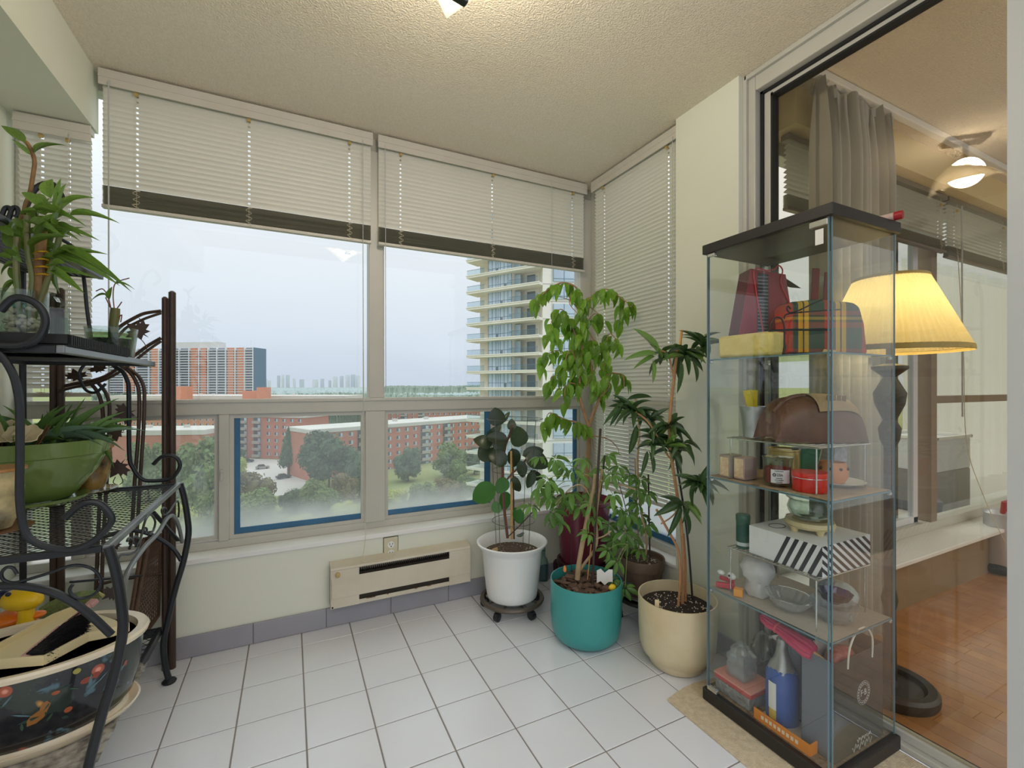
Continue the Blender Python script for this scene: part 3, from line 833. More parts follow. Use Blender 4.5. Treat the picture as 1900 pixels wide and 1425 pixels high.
lowrise('brick_apartments', 'long red brick block with white parapet right of the parking lot', Gd(575, 147.5), Gd(915, 212), 18, -12.8, 1.6, bays=[(17, 21), (44.5, 48.5), (56, 60)], floors=6)
lowrise('brick_apartments', 'red brick block behind the long white parapet', Gd(700, 330), Gd(935, 330), 18, -13.8, 1.2, bays=[(17, 22), (30, 35)], floors=6)
lowrise('brick_apartments', 'low orange brick block with a broad pale roof at far left', Gd(190, 250), Gd(402, 235), 22, -13.5, 1.5, m=M_brick2, floors=5)
lowrise('pale_warehouse', 'low pale flat-roofed building in front of the slab block', Gd(200, 300), Gd(640, 290), 30, -4.6, 2.5, m=M_roof, win=False)
lowrise('pale_warehouse', 'wide pale flat roof below the left pane', Gd(150, 160), Gd(380, 165), 20, -14.5, 2, m=M_brick, win=False)
for i, (u0, u1, d, zt, zb) in enumerate(((329, 352, 283, 1.2, -7), (455, 498, 283, -1.6, -7), (480, 499, 276, .6, -7))):
    a = Gd(u0, d); b = Gd(u1, d + 1)
    single('stair_penthouse', G().bar(V((a.x, a.y, (zt + zb) / 2)), V((b.x, b.y, (zt + zb) / 2)), 7, zt - zb), M_brick2,
           ('orange brick roof house below the slab block, left of two', 'orange brick roof house low beside the slab block end', 'small upper orange brick roof house beside the slab block end')[i], 'roof house', smooth=0)
# paving, cars
pk = G(); pts = [Gd(470, 138), Gd(505, 128), Gd(545, 128), Gd(574, 150), Gd(570, 188), Gd(440, 196), Gd(430, 160)]
pk.add([(p.x, p.y, ZG + .05) for p in pts], [tuple(range(len(pts)))])
struct('pavement', pk, M_asph, 'pale paved parking lot between the brick blocks')
def car(label, p, a, col, s_=1.0):
    t = thing('car', label, 'car', (p.x, p.y, ZG + .06), 'cars on the parking lot')
    MM = rotz(a); o_ = V((p.x, p.y, ZG + .06))
    def poly(pts, w_): return G().prism(pts, w_, MM @ frameM((1, 0, 0), (0, 0, 1), (0, -1, 0)), o_ + MM @ V((0, w_ / 2, 0)))
    part('body', poly([(-2.3, .35), (2.3, .35), (2.3, .85), (1.9, 1.0), (-2.2, 1.05), (-2.35, .8)], 1.8), mat('car_' + label[:9], col, .3), t, 0, .1)
    part('cabin', poly([(-1.7, 1.0), (1.0, 1.0), (.5, 1.62), (-1.3, 1.66)], 1.6), mat('car_glass', (40, 46, 52), .15), t, 0, .1)
    for x_ in (-1.4, 1.4):
        for y_ in (-.85, .85):
            c = o_ + MM @ V((x_, y_, .34))
            part('wheel', G().lathe([(.34, -.1), (.34, .1)], c, 14, M=MM @ Matrix.Rotation(PI / 2, 3, 'X')), M_black, t)
    return t
car('black pickup car parked near the brick corner', Pz(526, 888, ZG), .35, (34, 38, 44))
car('silver grey car parked beside the red shrub', Pz(487, 870, ZG), .1, (150, 140, 136))
car('dark car half hidden beside the yellow tree', Pz(459, 858, ZG), .3, (44, 46, 50))
# ---- trees
LM = [mat('tree_leaf_mid', (112, 134, 84), .9, noise=(.25, .8, (146, 160, 102)), trans=.3, rand=.15),
      mat('tree_leaf_dark', (86, 108, 80), .9, noise=(.25, .8, (112, 132, 96)), trans=.3, rand=.15),
      mat('tree_leaf_yellow', (176, 184, 98), .9, noise=(.25, .8, (200, 200, 118)), trans=.3, rand=.1),
      mat('tree_leaf_rust', (136, 118, 84), .9, noise=(.25, .8, (110, 118, 76)), trans=.2, rand=.1)]
M_bark = mat('tree_bark', (88, 74, 60), .9)
def crown_mesh(seed, kind, m, n=4200):
    """unit crown, radius ~1, z 0..2"""
    r_ = random.Random(seed); lobes = []
    if kind == 'pine':
        for k in range(26):
            t = k / 26; a = k * 2.4; rr = (1 - t) * .62 + .08
            lobes.append((rr * .55 * math.cos(a), rr * .55 * math.sin(a), .15 + 1.75 * t, rr * .62, .26))
    else:
        for k in range(15):
            a = r_.uniform(0, 2 * PI); z = r_.uniform(.35, 1.6); rr = .62 * math.sqrt(max(.05, 1 - ((z - .9) / 1.0) ** 2))
            lobes.append((rr * math.cos(a), rr * math.sin(a), z, r_.uniform(.3, .46), r_.uniform(.28, .4)))
        lobes.append((0, 0, .95, .7, .75))
    g = G()
    for _ in range(n):
        l = r_.choice(lobes)
        d = V((r_.gauss(0, 1), r_.gauss(0, 1), r_.gauss(0, 1) + .25)).normalized()
        k = r_.uniform(.78, 1.14)
        p = V((l[0] + d.x * l[3] * k, l[1] + d.y * l[3] * k, l[2] + d.z * l[4] * k))
        nn = (d + V((r_.uniform(-.7, .7), r_.uniform(-.7, .7), r_.uniform(-.7, .7)))).normalized()
        x_ = nn.orthogonal().normalized(); y_ = nn.cross(x_); s_ = r_.uniform(.035, .075)
        q = r_.uniform(0, 6.3); x2 = x_ * math.cos(q) + y_ * math.sin(q); y2 = nn.cross(x2)
        g.add([p - x2 * s_ - y2 * s_ * .6, p + x2 * s_ - y2 * s_ * .5, p + x2 * s_ * .8 + y2 * s_ * .6, p - x2 * s_ * .7 + y2 * s_ * .7], [(0, 1, 2, 3)])
    for l in lobes: g.ball((l[0], l[1], l[2]), (l[3] * .72, l[3] * .72, l[4] * .72), 8, 6)
    return mesh('crown', g, m, 0)
CR = {}
def tree(label, p, rad_, hgt, leaf=0, kind='round', trunk=2.0):
    k = (kind, leaf, R.randrange(2))
    if k not in CR: CR[k] = crown_mesh(len(CR) + 3, kind, LM[leaf])
    t = thing('tree', label, 'tree', (p.x, p.y, ZG), 'trees and shrubs outside')
    ch = max(.5, hgt - trunk)
    M_ = rotz(R.uniform(0, 6)) @ Matrix.Diagonal((rad_, rad_, ch / 2))
    inst('crown', CR[k], t, (p.x, p.y, ZG + trunk), M_)
    part('trunk', G().tube([(p.x, p.y, ZG), (p.x + .1, p.y, ZG + trunk * .7), (p.x, p.y, ZG + trunk + ch * .4)], [.35, .28, .12], 6), M_bark, t)
    return t
def tree_px(label, u, vbase, vtop, wpx, leaf=0, kind='round', tr=.12):
    p = Pz(u, vbase, ZG); d = (p - CAM).dot(V((SS, CC, 0)))
    hgt = (vbase - vtop) / FPX * d; rad_ = wpx / 2 / FPX * d
    return tree(label, p, rad_ / .98, hgt / .98, leaf, kind, hgt * tr)
TT = [('dark conical pine beside the black pickup', 535, 882, 797, 44, 1, 'pine', .22),
      ('huge dark round tree hiding the brick corner', 610, 905, 790, 98, 1, 'round', .1),
      ('tall green tree filling the far left pane', 372, 985, 810, 110, 0, 'round', .02),
      ('green tree close below the left pane, lower right', 395, 1030, 905, 76, 0, 'round', .02),
      ('pale green shrub low in the left pane', 345, 1040, 925, 70, 2, 'round', .02),
      ('bushy tree seen beyond the brown rack posts', 275, 930, 818, 70, 0, 'round', .05),
      ('yellow tree at the left edge of the wide pane', 437, 905, 842, 36, 2, 'round', .1),
      ('rust tinged shrub in front of the parking lot', 472, 960, 868, 72, 3, 'round', .02),
      ('wide dark shrub at lower left of the wide pane', 462, 1000, 905, 95, 0, 'round', .02),
      ('dark shrub below the parking lot edge', 545, 950, 902, 60, 1, 'round', .05),
      ('round green shrub under the huge dark tree', 595, 975, 888, 74, 0, 'round', .03),
      ('olive tinged shrub beside the mullion', 640, 950, 872, 50, 3, 'round', .05),
      ('tall dark tree just left of the mullion', 666, 925, 820, 46, 1, 'round', .08),
      ('dark round tree at the red facade, left of two', 757, 893, 822, 50, 1, 'round', .06),
      ('wide green tree at the red facade, right of two', 835, 885, 822, 64, 0, 'round', .06),
      ('small pale tree in front of the wide green tree', 852, 892, 852, 36, 0, 'round', .06),
      ('dark tree beside the cream tower', 880, 880, 826, 36, 1, 'round', .06),
      ('yellow green shrub low in the right pane', 735, 950, 905, 46, 2, 'round', .02),
      ('low round shrub in the middle of the right pane', 785, 945, 895, 60, 0, 'round', .02),
      ('low olive shrub in the right pane', 830, 930, 885, 56, 3, 'round', .02),
      ('low dark shrub right of the olive one', 870, 925, 880, 50, 0, 'round', .02),
      ('pale shrub at the bottom of the wide pane', 640, 985, 930, 60, 2, 'round', .02),
      ('pale shrub below the round green one', 560, 1010, 955, 70, 2, 'round', .02),
      ('green shrub under the sill line at the left', 500, 1030, 960, 80, 0, 'round', .02),
      ('dark shrub at the far left brick block', 440, 862, 822, 26, 1, 'round', .1)]
for a in TT: tree_px(*a)
# dark woods behind the long block, tree belts to the horizon: nobody could count these
def canopy(name, label, u0, u1, d0, d1, zt, amp, m, nu=160, nv=14, bulge=0):
    r_ = random.Random(len(name) + int(d0))
    ph = [r_.uniform(0, 6.28) for _ in range(8)]
    def f(i, j):
        u = u0 + (u1 - u0) * i; d = d0 + (d1 - d0) * j
        p = Gd(u, d)
        b = sum(math.sin(p.x * (.11 + .05 * k) * 60 / d0 + ph[k]) * math.sin(p.y * (.08 + .04 * k) * 60 / d0 + ph[k - 1]) for k in range(6)) / 3
        z = zt + amp * b + r_.uniform(-.45, .45) * amp
        return V((p.x, p.y, z if j > 0 else ZG))
    o = single(name, G().grid(f, nu, nv), m, label, 'trees', smooth=0)
    o['kind'] = 'stuff'
    return o
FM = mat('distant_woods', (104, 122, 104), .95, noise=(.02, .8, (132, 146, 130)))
FM2 = mat('far_woods_hazed', (136, 152, 150), .95, noise=(.006, .7, (156, 168, 166)))  # distance haze put into the woods' base colour
canopy('woods', 'dark woods behind the long brick block', 585, 700, 230, 285, -17, 3.5, LM[1])
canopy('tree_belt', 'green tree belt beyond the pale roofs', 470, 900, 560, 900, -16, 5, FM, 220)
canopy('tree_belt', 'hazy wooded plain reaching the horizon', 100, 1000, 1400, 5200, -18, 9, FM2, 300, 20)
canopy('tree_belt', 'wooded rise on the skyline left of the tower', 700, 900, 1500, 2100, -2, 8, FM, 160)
canopy('tree_belt', 'trees left of the slab block', 170, 290, 330, 520, -10, 4, FM, 100)
for i, (u0, u1, d, zt) in enumerate(((560, 670, 420, -17), (720, 780, 430, -17), (790, 905, 470, -14))):
    lowrise('pale_warehouse', ('wide pale roof among the trees below the skyline', 'pale roof left of centre in the right pane', 'pale roof beside the cream tower', '')[i], Gd(u0, d), Gd(u1, d + 10), 40, zt, 2, m=M_roof, win=False)
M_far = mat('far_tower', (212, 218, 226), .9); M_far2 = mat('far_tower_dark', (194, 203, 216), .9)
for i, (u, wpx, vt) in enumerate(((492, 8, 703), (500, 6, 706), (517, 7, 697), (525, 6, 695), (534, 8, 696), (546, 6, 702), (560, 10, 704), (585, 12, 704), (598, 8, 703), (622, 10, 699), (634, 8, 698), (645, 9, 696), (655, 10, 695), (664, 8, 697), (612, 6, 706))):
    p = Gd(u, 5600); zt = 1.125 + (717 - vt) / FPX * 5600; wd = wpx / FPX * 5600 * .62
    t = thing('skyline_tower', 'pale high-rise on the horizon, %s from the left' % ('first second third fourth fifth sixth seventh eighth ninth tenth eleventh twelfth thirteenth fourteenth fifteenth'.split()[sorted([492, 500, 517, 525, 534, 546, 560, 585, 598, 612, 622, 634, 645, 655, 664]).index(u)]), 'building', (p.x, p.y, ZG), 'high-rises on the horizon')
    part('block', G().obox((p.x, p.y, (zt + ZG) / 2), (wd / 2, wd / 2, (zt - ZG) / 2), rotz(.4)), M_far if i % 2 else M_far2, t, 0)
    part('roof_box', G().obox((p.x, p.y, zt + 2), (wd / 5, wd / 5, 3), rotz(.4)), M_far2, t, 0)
# ================================================================ LEFT: BLACK BAKER'S RACK AND WHAT IT HOLDS
M_iron = mat('black_iron', (30, 33, 37), .36, metal=.2, noise=(30, .4, (42, 46, 50)))
M_ironhi = mat('iron_highlight', (126, 130, 130), .32, metal=.5)  # silvery highlight put into a paler iron colour
M_brn = mat('brown_metal', (74, 56, 46), .42, metal=.2, noise=(20, .5, (58, 42, 34)))
def pathY(pts, y, k=5): return spline([Py(u, v, y) for u, v in pts], k)
def pathX(pts, x, k=5): return spline([Px(u, v, x) for u, v in pts], k)
YN, YF, XB = -.92, -.16, -1.07
rk = thing('bakers_rack', 'black wrought iron baker\'s rack with mesh shelves and scrolls at far left', 'rack', (-.85, -.54, 0))
def shelf(z, xf, t=.016, cell=.012, hi=True, fine=1.0):
    s_ = part('shelf_frame', G().box(XB, xf - .014, YN, YN + .014, z - t, z).box(XB, xf - .014, YF - .014, YF, z - t, z).box(XB, XB + .014, YN, YF, z - t, z), M_iron, rk, 0, .002)
    part('front_edge', G().box(xf - .014, xf + .002, YN, YF, z - t, z + .001), M_ironhi if hi else M_iron, rk, 0, .003)
    g = G(); n = int((YF - YN) / cell); m_ = int((xf - XB) / (.014 * fine))
    for i in range(n):
        y0 = YN + (i + .5) * (YF - YN) / n
        prev = None
        for j in range(m_ + 1):
            x_ = XB + .007 + (xf - XB - .014) * j / m_
            yy = y0 + (cell * .5 if (i + j) % 2 else -cell * .5) * .93
            if prev: g.add([(prev[0], prev[1] - .0011, z - .006), (x_, yy - .0011, z - .006), (x_, yy + .0011, z - .0045), (prev[0], prev[1] + .0011, z - .0045)], [(0, 1, 2, 3)])
            prev = (x_, yy)
    mp_ = part('mesh_panel', g, M_iron, s_, 0)
    mp_['kind'] = 'stuff'
    return s_
shelf(.757, -.63); shelf(1.217, -.71, .018, .010); shelf(.217, -.69, .03, .016, hi=False)
tsf = part('shelf_frame', G().box(XB, -.86, YN, YN + .014, 1.512, 1.527).box(XB, -.86, YF - .014, YF, 1.512, 1.527).box(XB, XB + .014, YN, YF, 1.512, 1.527).box(-.874, -.858, YN, YF, 1.510, 1.528), M_iron, rk, 0, .002)
for k in range(11): part('slat', G().box(XB + .018 + k * .0165, XB + .026 + k * .0165, YN, YF, 1.514, 1.522), M_iron, tsf, 0)
# back posts
for y_ in (YN, YF):
    part('post', G().tube(spline([(XB, y_, 0), (XB, y_, .9), (XB, y_, 1.6), (XB + .02, y_, 1.78), (XB + .07, y_, 1.83), (XB + .10, y_, 1.78), (XB + .07, y_, 1.74)], 6), .0095, 8), M_iron, rk)
# front cabriole legs with feet
LEG = [(-.632, .752), (-.62, .70), (-.609, .62), (-.606, .55), (-.622, .45), (-.645, .36), (-.668, .25), (-.684, .15), (-.677, .06), (-.667, .012)]
for y_ in (YN, YF):
    part('leg', G().tube(spline([(x_, y_, z_) for x_, z_ in LEG], 5), .0105, 10), M_iron, rk)
    part('foot', G().lathe([(0, 0), (.022, 0), (.024, .006), (.018, .012), (.010, .016)], (-.666, y_, 0), 16), M_iron, rk)
# side scroll supports
near1 = [(-40, 632), (0, 658), (22, 690), (32, 722), (37, 765), (37, 850), (37, 930), (46, 985), (69, 1008), (108, 1019), (139, 1019), (170, 1006), (193, 986), (207, 966), (202, 951), (185, 935), (164, 932), (144, 940), (120, 962)]
part('scroll', G().tube(pathY(near1, YN - .016), .0075, 10), M_iron, rk)
far1 = [(180, 672), (205, 675), (216, 682), (228, 690), (236, 706), (239, 727), (240, 842), (247, 868), (259, 885), (275, 892), (314, 889), (328, 877), (334, 863), (328, 850), (314, 845), (299, 848), (284, 862)]
part('scroll', G().tube(pathY(far1, YF + .012), .0072, 10), M_iron, rk)
near2 = [(-70, 470), (-62, 550), (-45, 615), (-20, 636), (7, 641), (42, 640), (70, 628), (84, 604), (82, 582), (67, 563), (42, 553), (21, 556), (0, 577)]
part('scroll', G().tube(pathY(near2, YN - .014), .0078, 10), M_iron, rk)
far2 = [(110, 442), (135, 458), (148, 480), (156, 520), (161, 570), (168, 622), (172, 660)]
part('scroll', G().tube(pathY(far2, YF + .0), .006, 8), M_iron, rk)
far3 = [(196, 712), (178, 728), (160, 724), (149, 705), (148, 690), (158, 676), (175, 670), (210, 674)]
part('scroll', G().tube(pathY(far3, YF), .005, 8), M_iron, rk)
for cx_, cz_ in ((12, 388), (26, 392)):
    part('scroll', G().tube(pathY([(cx_ - 14, 430), (cx_ - 8, 400), (cx_ - 2, 386), (cx_ + 6, 386), (cx_ + 8, 398), (cx_ + 2, 404)], -.5), .006, 8), M_iron, rk)
# near side arch and thin scroll, below the mesh shelf
part('side_arch', G().tube(pathY([(-60, 1098), (0, 1087), (60, 1090), (110, 1104), (160, 1135), (207, 1178)], YN + .004), .0085, 10), M_iron, rk)
part('side_scroll', G().tube(pathY([(32, 1065), (24, 1054), (12, 1053), (3, 1063), (6, 1075), (22, 1081), (45, 1077), (95, 1062), (125, 1051), (150, 1049), (174, 1057), (187, 1075), (184, 1092), (172, 1104), (155, 1110), (140, 1108), (131, 1100), (130, 1092), (136, 1084)], YN + .004), .0034, 8), M_iron, rk)
part('side_arch', G().tube(pathY([(180, 1000), (240, 985), (280, 992), (318, 1015), (336, 1040)], YF), .0075, 8), M_iron, rk)
# front arch with leaf scrolls under the front edge
part('front_arch', G().tube(pathX([(224, 1150), (229, 1090), (240, 1055), (268, 1015), (292, 990), (310, 962), (322, 958), (332, 978), (338, 1006)], -.618), .0065, 10), M_ironhi, rk)
part('front_scroll', G().tube(pathX([(216, 1042), (224, 1030), (242, 1028), (256, 1018), (262, 995), (270, 965), (280, 955), (288, 968), (284, 985), (276, 992)], -.62), .003, 6), M_iron, rk)
part('front_scroll', G().tube(pathX([(252, 1014), (257, 1001), (251, 995), (246, 1000), (248, 1008)], -.62), .0032, 6), M_iron, rk)
part('front_scroll', G().tube(pathX([(240, 1018), (245, 1004), (240, 998), (236, 1004)], -.62), .0032, 6), M_iron, rk)
part('front_scroll', G().tube(pathX([(306, 958), (308, 945), (303, 942), (300, 948), (304, 955), (314, 950), (324, 935), (330, 930), (332, 945), (331, 960)], -.62), .0032, 6), M_iron, rk)
part('brace', G().bar(Px(284, 950, -.64), Px(331, 1003, -.62), .012, .005), M_iron, rk, 0)
part('brace', G().bar(Py(132, 1080, -.5), Py(262, 1068, -.3), .012, .006), M_iron, rk, 0)
for u0, v0, u1, v1 in ((266, 985, 276, 960), (270, 990, 288, 962), (274, 988, 266, 962)):
    put_leaf(leaf_mesh('iron_leaf', M_iron, lambda t: math.sin(PI * t) * .9 + .02), rk, Px(u0, v0, -.62), Px(u1, v1, -.62) - Px(u0, v0, -.62), (1, 0, 0), .03, .012, 'iron_leaf')

# ---------------------------------------------------------------- brown metal leaf stand behind the rack
YB = -.058
bs = thing('leaf_stand', 'tall brown metal plant stand with maple leaf ornaments at the window', 'plant stand', (-.85, YB, 0))
def vpost(u, zt, r):
    p = Py(u, 717, YB); part('post', G().tube([(p.x, YB, 0), (p.x, YB, zt), (p.x, YB, zt + .006)], [r, r, r * .5], 10), M_brn, bs)
vpost(306, 1.475, .0105); vpost(319.5, 1.50, .0125); vpost(99, 1.46, .0105); vpost(113, 1.48, .0115)
def arm(pts, r=.0065, dy=0): part('arm', G().tube(pathY(pts, YB + dy), r, 8), M_brn, bs)
arm([(299, 577), (270, 581), (251, 589), (223, 606), (205, 628), (196, 650), (180, 672)])
arm([(299, 581), (272, 590), (250, 600), (232, 610), (212, 634), (200, 660), (186, 680)], .005, -.012)
arm([(299, 627), (275, 641), (249, 660), (218, 684), (194, 699), (165, 708), (139, 712), (108, 719)])
arm([(299, 633), (277, 648), (252, 668), (222, 690), (196, 704), (168, 713), (140, 718), (108, 726)], .005, -.012)
arm([(222, 678), (240, 690), (252, 708), (258, 732), (257, 800), (250, 892), (246, 960), (242, 1010)])
arm([(236, 682), (256, 697), (266, 716), (268, 740), (266, 800), (260, 892), (256, 960), (252, 1010)])
arm([(160, 706), (176, 720), (187, 742), (191, 770), (191, 811), (187, 880), (182, 1000), (178, 1100)])
arm([(176, 705), (192, 722), (202, 745), (203, 780), (198, 893), (192, 1000), (188, 1100)])
arm([(180, 1085), (260, 1066)], .006)
arm([(226, 1075), (280, 1067), (306, 1064)], .006)
ML = [(0, -.9), (.06, -.45), (.5, -.62), (.42, -.3), (.95, -.2), (.78, .02), (1.0, .35), (.6, .3), (.62, .55), (.3, .42), (.22, .62), (0, 1.0),
      (-.22, .62), (-.3, .42), (-.62, .55), (-.6, .3), (-1.0, .35), (-.78, .02), (-.95, -.2), (-.42, -.3), (-.5, -.62), (-.06, -.45)]
def maple(u, v, s_, a, tilt, dy=-.015):
    c = Py(u, v, YB + dy)
    Mx = frameM((1, 0, 0), (0, 0, 1), (0, -1, 0)) @ Matrix.Rotation(a, 3, 'Z') @ Matrix.Rotation(tilt, 3, 'X')
    part('maple_leaf', G().prism([(x_ * s_, y_ * s_) for x_, y_ in ML], .003, Mx, c), M_brn, bs, 0)
maple(257, 614, .045, .9, .4); maple(232, 767, .042, 1.9, .2); maple(216, 802, .038, 1.4, 1.0); maple(219, 868, .042, 2.6, .3)
maple(142, 697, .032, .2, .5); maple(214, 1012, .024, 1.0, .3); maple(182, 684, .028, .3, .9); maple(205, 1100, .03, 2.2, .4)
for pts in ([(230, 778), (236, 790), (228, 800)], [(222, 880), (228, 893), (222, 899)], [(214, 885), (210, 895), (216, 899)], [(258, 590), (262, 598), (258, 606)], [(243, 620), (262, 630), (272, 645), (270, 655), (258, 662)]):
    part('tendril', G().tube(pathY(pts, YB - .01), .0016, 5), M_brn, bs)
# folded wicker piece standing on the bottom shelf
wk = thing('wicker_panel', 'folded brown wicker lattice leaning inside the lower rack', 'wicker', Pd(255, 1190, 1.62))
M_wick = mat('wicker', (96, 72, 54), .7, noise=(40, .6, (70, 50, 38)))
q = [Pd(266, 1000, 1.72), Pd(298, 990, 1.78), Pd(294, 1142, 1.80), Pd(228, 1236, 1.62)]
part('frame', G().tube([q[3], q[0]], .008, 8).tube([q[0], q[1], q[2]], .006, 8).tube([q[2], q[3]], .006, 8), M_wick, wk)
part('frame', G().tube([Pd(280, 985, 1.73), Pd(240, 1200, 1.64)], .007, 8), M_wick, wk)
g = G()
for k in range(1, 17):
    t = k / 17
    a = q[0].lerp(q[1], t); b = q[3].lerp(q[2], min(1, t * 1.1)); g.tube([a, b], .0022, 4)
for k in range(1, 22):
    t = k / 22
    a = q[0].lerp(q[3], t); b = q[1].lerp(q[2], t)
    g.tube([a.lerp(b, s2) + V((0, .004 * math.sin(s2 * 20 + k), 0)) for s2 in (0, .25, .5, .75, 1)], .0018, 4)
part('lattice', g, M_wick, wk)

# ---------------------------------------------------------------- big painted oval planter on the bottom shelf
def painted(name):
    m = D.materials.new(name); m.use_nodes = True; t = m.node_tree; N = t.nodes; L = t.links
    b = N['Principled BSDF']; b.inputs['Roughness'].default_value = .18; b.inputs['Coat Weight'].default_value = .4
    tcn = N.new('ShaderNodeTexCoord')
    def noi(s_, off):
        mpn = N.new('ShaderNodeMapping'); mpn.inputs['Location'].default_value = (off, off * 2, off); L.new(tcn.outputs['Object'], mpn.inputs[0])
        n = N.new('ShaderNodeTexNoise'); n.inputs['Scale'].default_value = s_; n.inputs['Detail'].default_value = 3; L.new(mpn.outputs[0], n.inputs['Vector']); return n.outputs[0]
    def mask(src, a, b_):
        mr = N.new('ShaderNodeMapRange'); mr.inputs[1].default_value = a; mr.inputs[2].default_value = b_; L.new(src, mr.inputs[0]); return mr.outputs[0]
    cur = None
    base = N.new('ShaderNodeRGB'); base.outputs[0].default_value = lin((22, 24, 32)); cur = base.outputs[0]
    def over(col, fac):
        nonlocal cur
        mx = N.new('ShaderNodeMix'); mx.data_type = 'RGBA'; L.new(fac, mx.inputs[0]); L.new(cur, mx.inputs[6]); mx.inputs[7].default_value = lin(col); cur = mx.outputs[2]
    over((40, 52, 46), mask(noi(9, 1), .54, .58)); over((74, 104, 116), mask(noi(16, 4), .63, .67))
    vo = N.new('ShaderNodeTexVoronoi'); vo.inputs['Scale'].default_value = 13; L.new(tcn.outputs['Object'], vo.inputs['Vector'])
    over((170, 84, 58), mask(vo.outputs['Distance'], .19, .15)); over((226, 150, 126), mask(vo.outputs['Distance'], .10, .05))
    over((196, 140, 62), mask(noi(7, 9), .66, .68))
    L.new(cur, b.inputs['Base Color'])
    MATS[name] = m
    return m
M_paint = painted('painted_black_porcelain')
M_crm = mat('cream_porcelain', (232, 218, 190), .25, coat=.3, noise=(12, .4, (214, 196, 166)))
px_, py_ = -.862, -.645
pl = thing('oval_planter', 'large oval black planter painted with flowers on the bottom shelf', 'planter', (px_, py_, .225))
part('body', G().lathe([(.0, .247), (.185, .247), (.205, .27), (.222, .34), (.228, .40), (.228, .428), (.215, .428), (.205, .36), (.17, .275), (0, .272)], (px_, py_, 0), 56, 1, .70), M_paint, pl)
part('lining', G().lathe([(.2125, .43), (.2025, .36), (.168, .278), (0, .2745)], (px_, py_, 0), 56, 1, .70, caps=False), M_crm, pl)
part('rim', G().lathe([(.226, .425), (.240, .428), (.243, .438), (.238, .444), (.216, .442), (.212, .425)], (px_, py_, 0), 56, 1, .70), M_crm, pl)
ps = thing('planter_saucer', 'white oval saucer under the painted planter', 'saucer', (px_, py_, .218))
part('dish', G().lathe([(0, .219), (.19, .219), (.215, .235), (.222, .246), (.217, .247), (.195, .236), (.187, .2465), (0, .2465)], (px_, py_, 0), 56, 1, .70), M_crm, ps)
# painted motifs sit on the glaze as flat print
PROF = [(.247, .185), (.27, .205), (.34, .222), (.40, .228), (.428, .228)]
def prad(z_):
    for (z0, r0), (z1, r1) in zip(PROF[:-1], PROF[1:]):
        if z_ <= z1: return r0 + (r1 - r0) * (z_ - z0) / (z1 - z0)
    return .228
def motif(u, v, pts, col, nm):
    r = ray(u, v); hit = None
    for k in range(600, 2000):
        p = CAM + r * (k * .001)
        if .25 < p.z < .428 and ((p.x - px_) ** 2 + ((p.y - py_) / .7) ** 2) < prad(p.z) ** 2: hit = p; break
    if not hit or not .275 < hit.z < .415: return
    a0_ = math.atan2((hit.y - py_) / .7, hit.x - px_); P = []
    for a, b in pts:
        z_ = min(.424, max(.252, hit.z + b)); th = a0_ + a / .19; rr = prad(z_) + .0009
        P.append((px_ + rr * math.cos(th), py_ + .7 * rr * math.sin(th), z_))
    part('painted_motif', G().add(P, [tuple(range(len(P)))]), mat(nm, col, .25), pl, 0)
circ = lambda r_, n=12, sx=1: [(r_ * sx * math.cos(2 * PI * k / n), r_ * math.sin(2 * PI * k / n)) for k in range(n)]
motif(142, 1245, circ(.007), (160, 152, 76), 'motif_yellow'); motif(160, 1262, circ(.008, 12, 1.4), (138, 62, 44), 'motif_red'); motif(178, 1252, circ(.008), (138, 62, 44), 'motif_red')
motif(126, 1316, circ(.0075), (160, 84, 52), 'motif_orange'); motif(103, 1285, circ(.005, 10, 1.4), (160, 84, 52), 'motif_orange')
motif(72, 1325, [(-.018, -.024), (-.004, -.022), (.008, -.012), (.013, .004), (.018, .018), (.012, .028), (.004, .024), (.001, .01), (-.013, -.0), (-.018, -.01)], (150, 100, 50), 'motif_ochre')
motif(232, 1230, circ(.008, 10, .7), (150, 82, 78), 'motif_pink')
rm = random.Random(5)
strk = lambda l, w_, a: [(math.cos(a) * l * t - math.sin(a) * w_ * q, math.sin(a) * l * t + math.cos(a) * w_ * q) for t, q in ((-1, 0), (-.3, 1), (.4, .8), (1, 0), (.4, -.8), (-.3, -1))]
for k in range(34):
    motif(rm.uniform(5, 245), rm.uniform(1235, 1370), strk(rm.uniform(.008, .018), rm.uniform(.0015, .0045), rm.uniform(-.6, 1.6)), *((((54, 78, 62), 'motif_leaf'), ((84, 112, 120), 'motif_reed'), ((44, 62, 54), 'motif_dark_leaf'))[k % 3]))
# dustpan and brush across the planter
M_dp = mat('cream_plastic', (222, 206, 160), .4)
dpn = thing('dustpan', 'cream plastic dustpan lying across the planter rim', 'dustpan', Pz(100, 1190, .446))
tr_ = [Pz(u, v, .447) for u, v in ((-20, 1216), (100, 1150), (150, 1130), (214, 1152), (240, 1168), (164, 1187), (82, 1231), (-20, 1240))]
part('tray', G().prism([(p.x, p.y) for p in tr_], .004, None, (0, 0, .446)), M_dp, dpn, 0, .001)
fr_ = [Pz(u, v, .447) for u, v in ((-20, 1242), (82, 1233), (164, 1189), (205, 1181), (240, 1170))]
for a, b in zip(fr_[:-1], fr_[1:]): part('wall', G().bar((a.x, a.y, .458), (b.x, b.y, .458), .004, .024), M_dp, dpn, 0)
bk_ = [Pz(u, v, .447) for u, v in ((-20, 1216), (100, 1150), (150, 1130))]
for a, b in zip(bk_[:-1], bk_[1:]): part('wall', G().bar((a.x, a.y, .456), (b.x, b.y, .456), .004, .018), M_dp, dpn, 0)
br = thing('hand_brush', 'black bristle hand brush with a dusty pink handle on the dustpan', 'brush', Pz(100, 1195, .452))
M_pink = mat('dusty_pink_plastic', (196, 150, 144), .4)
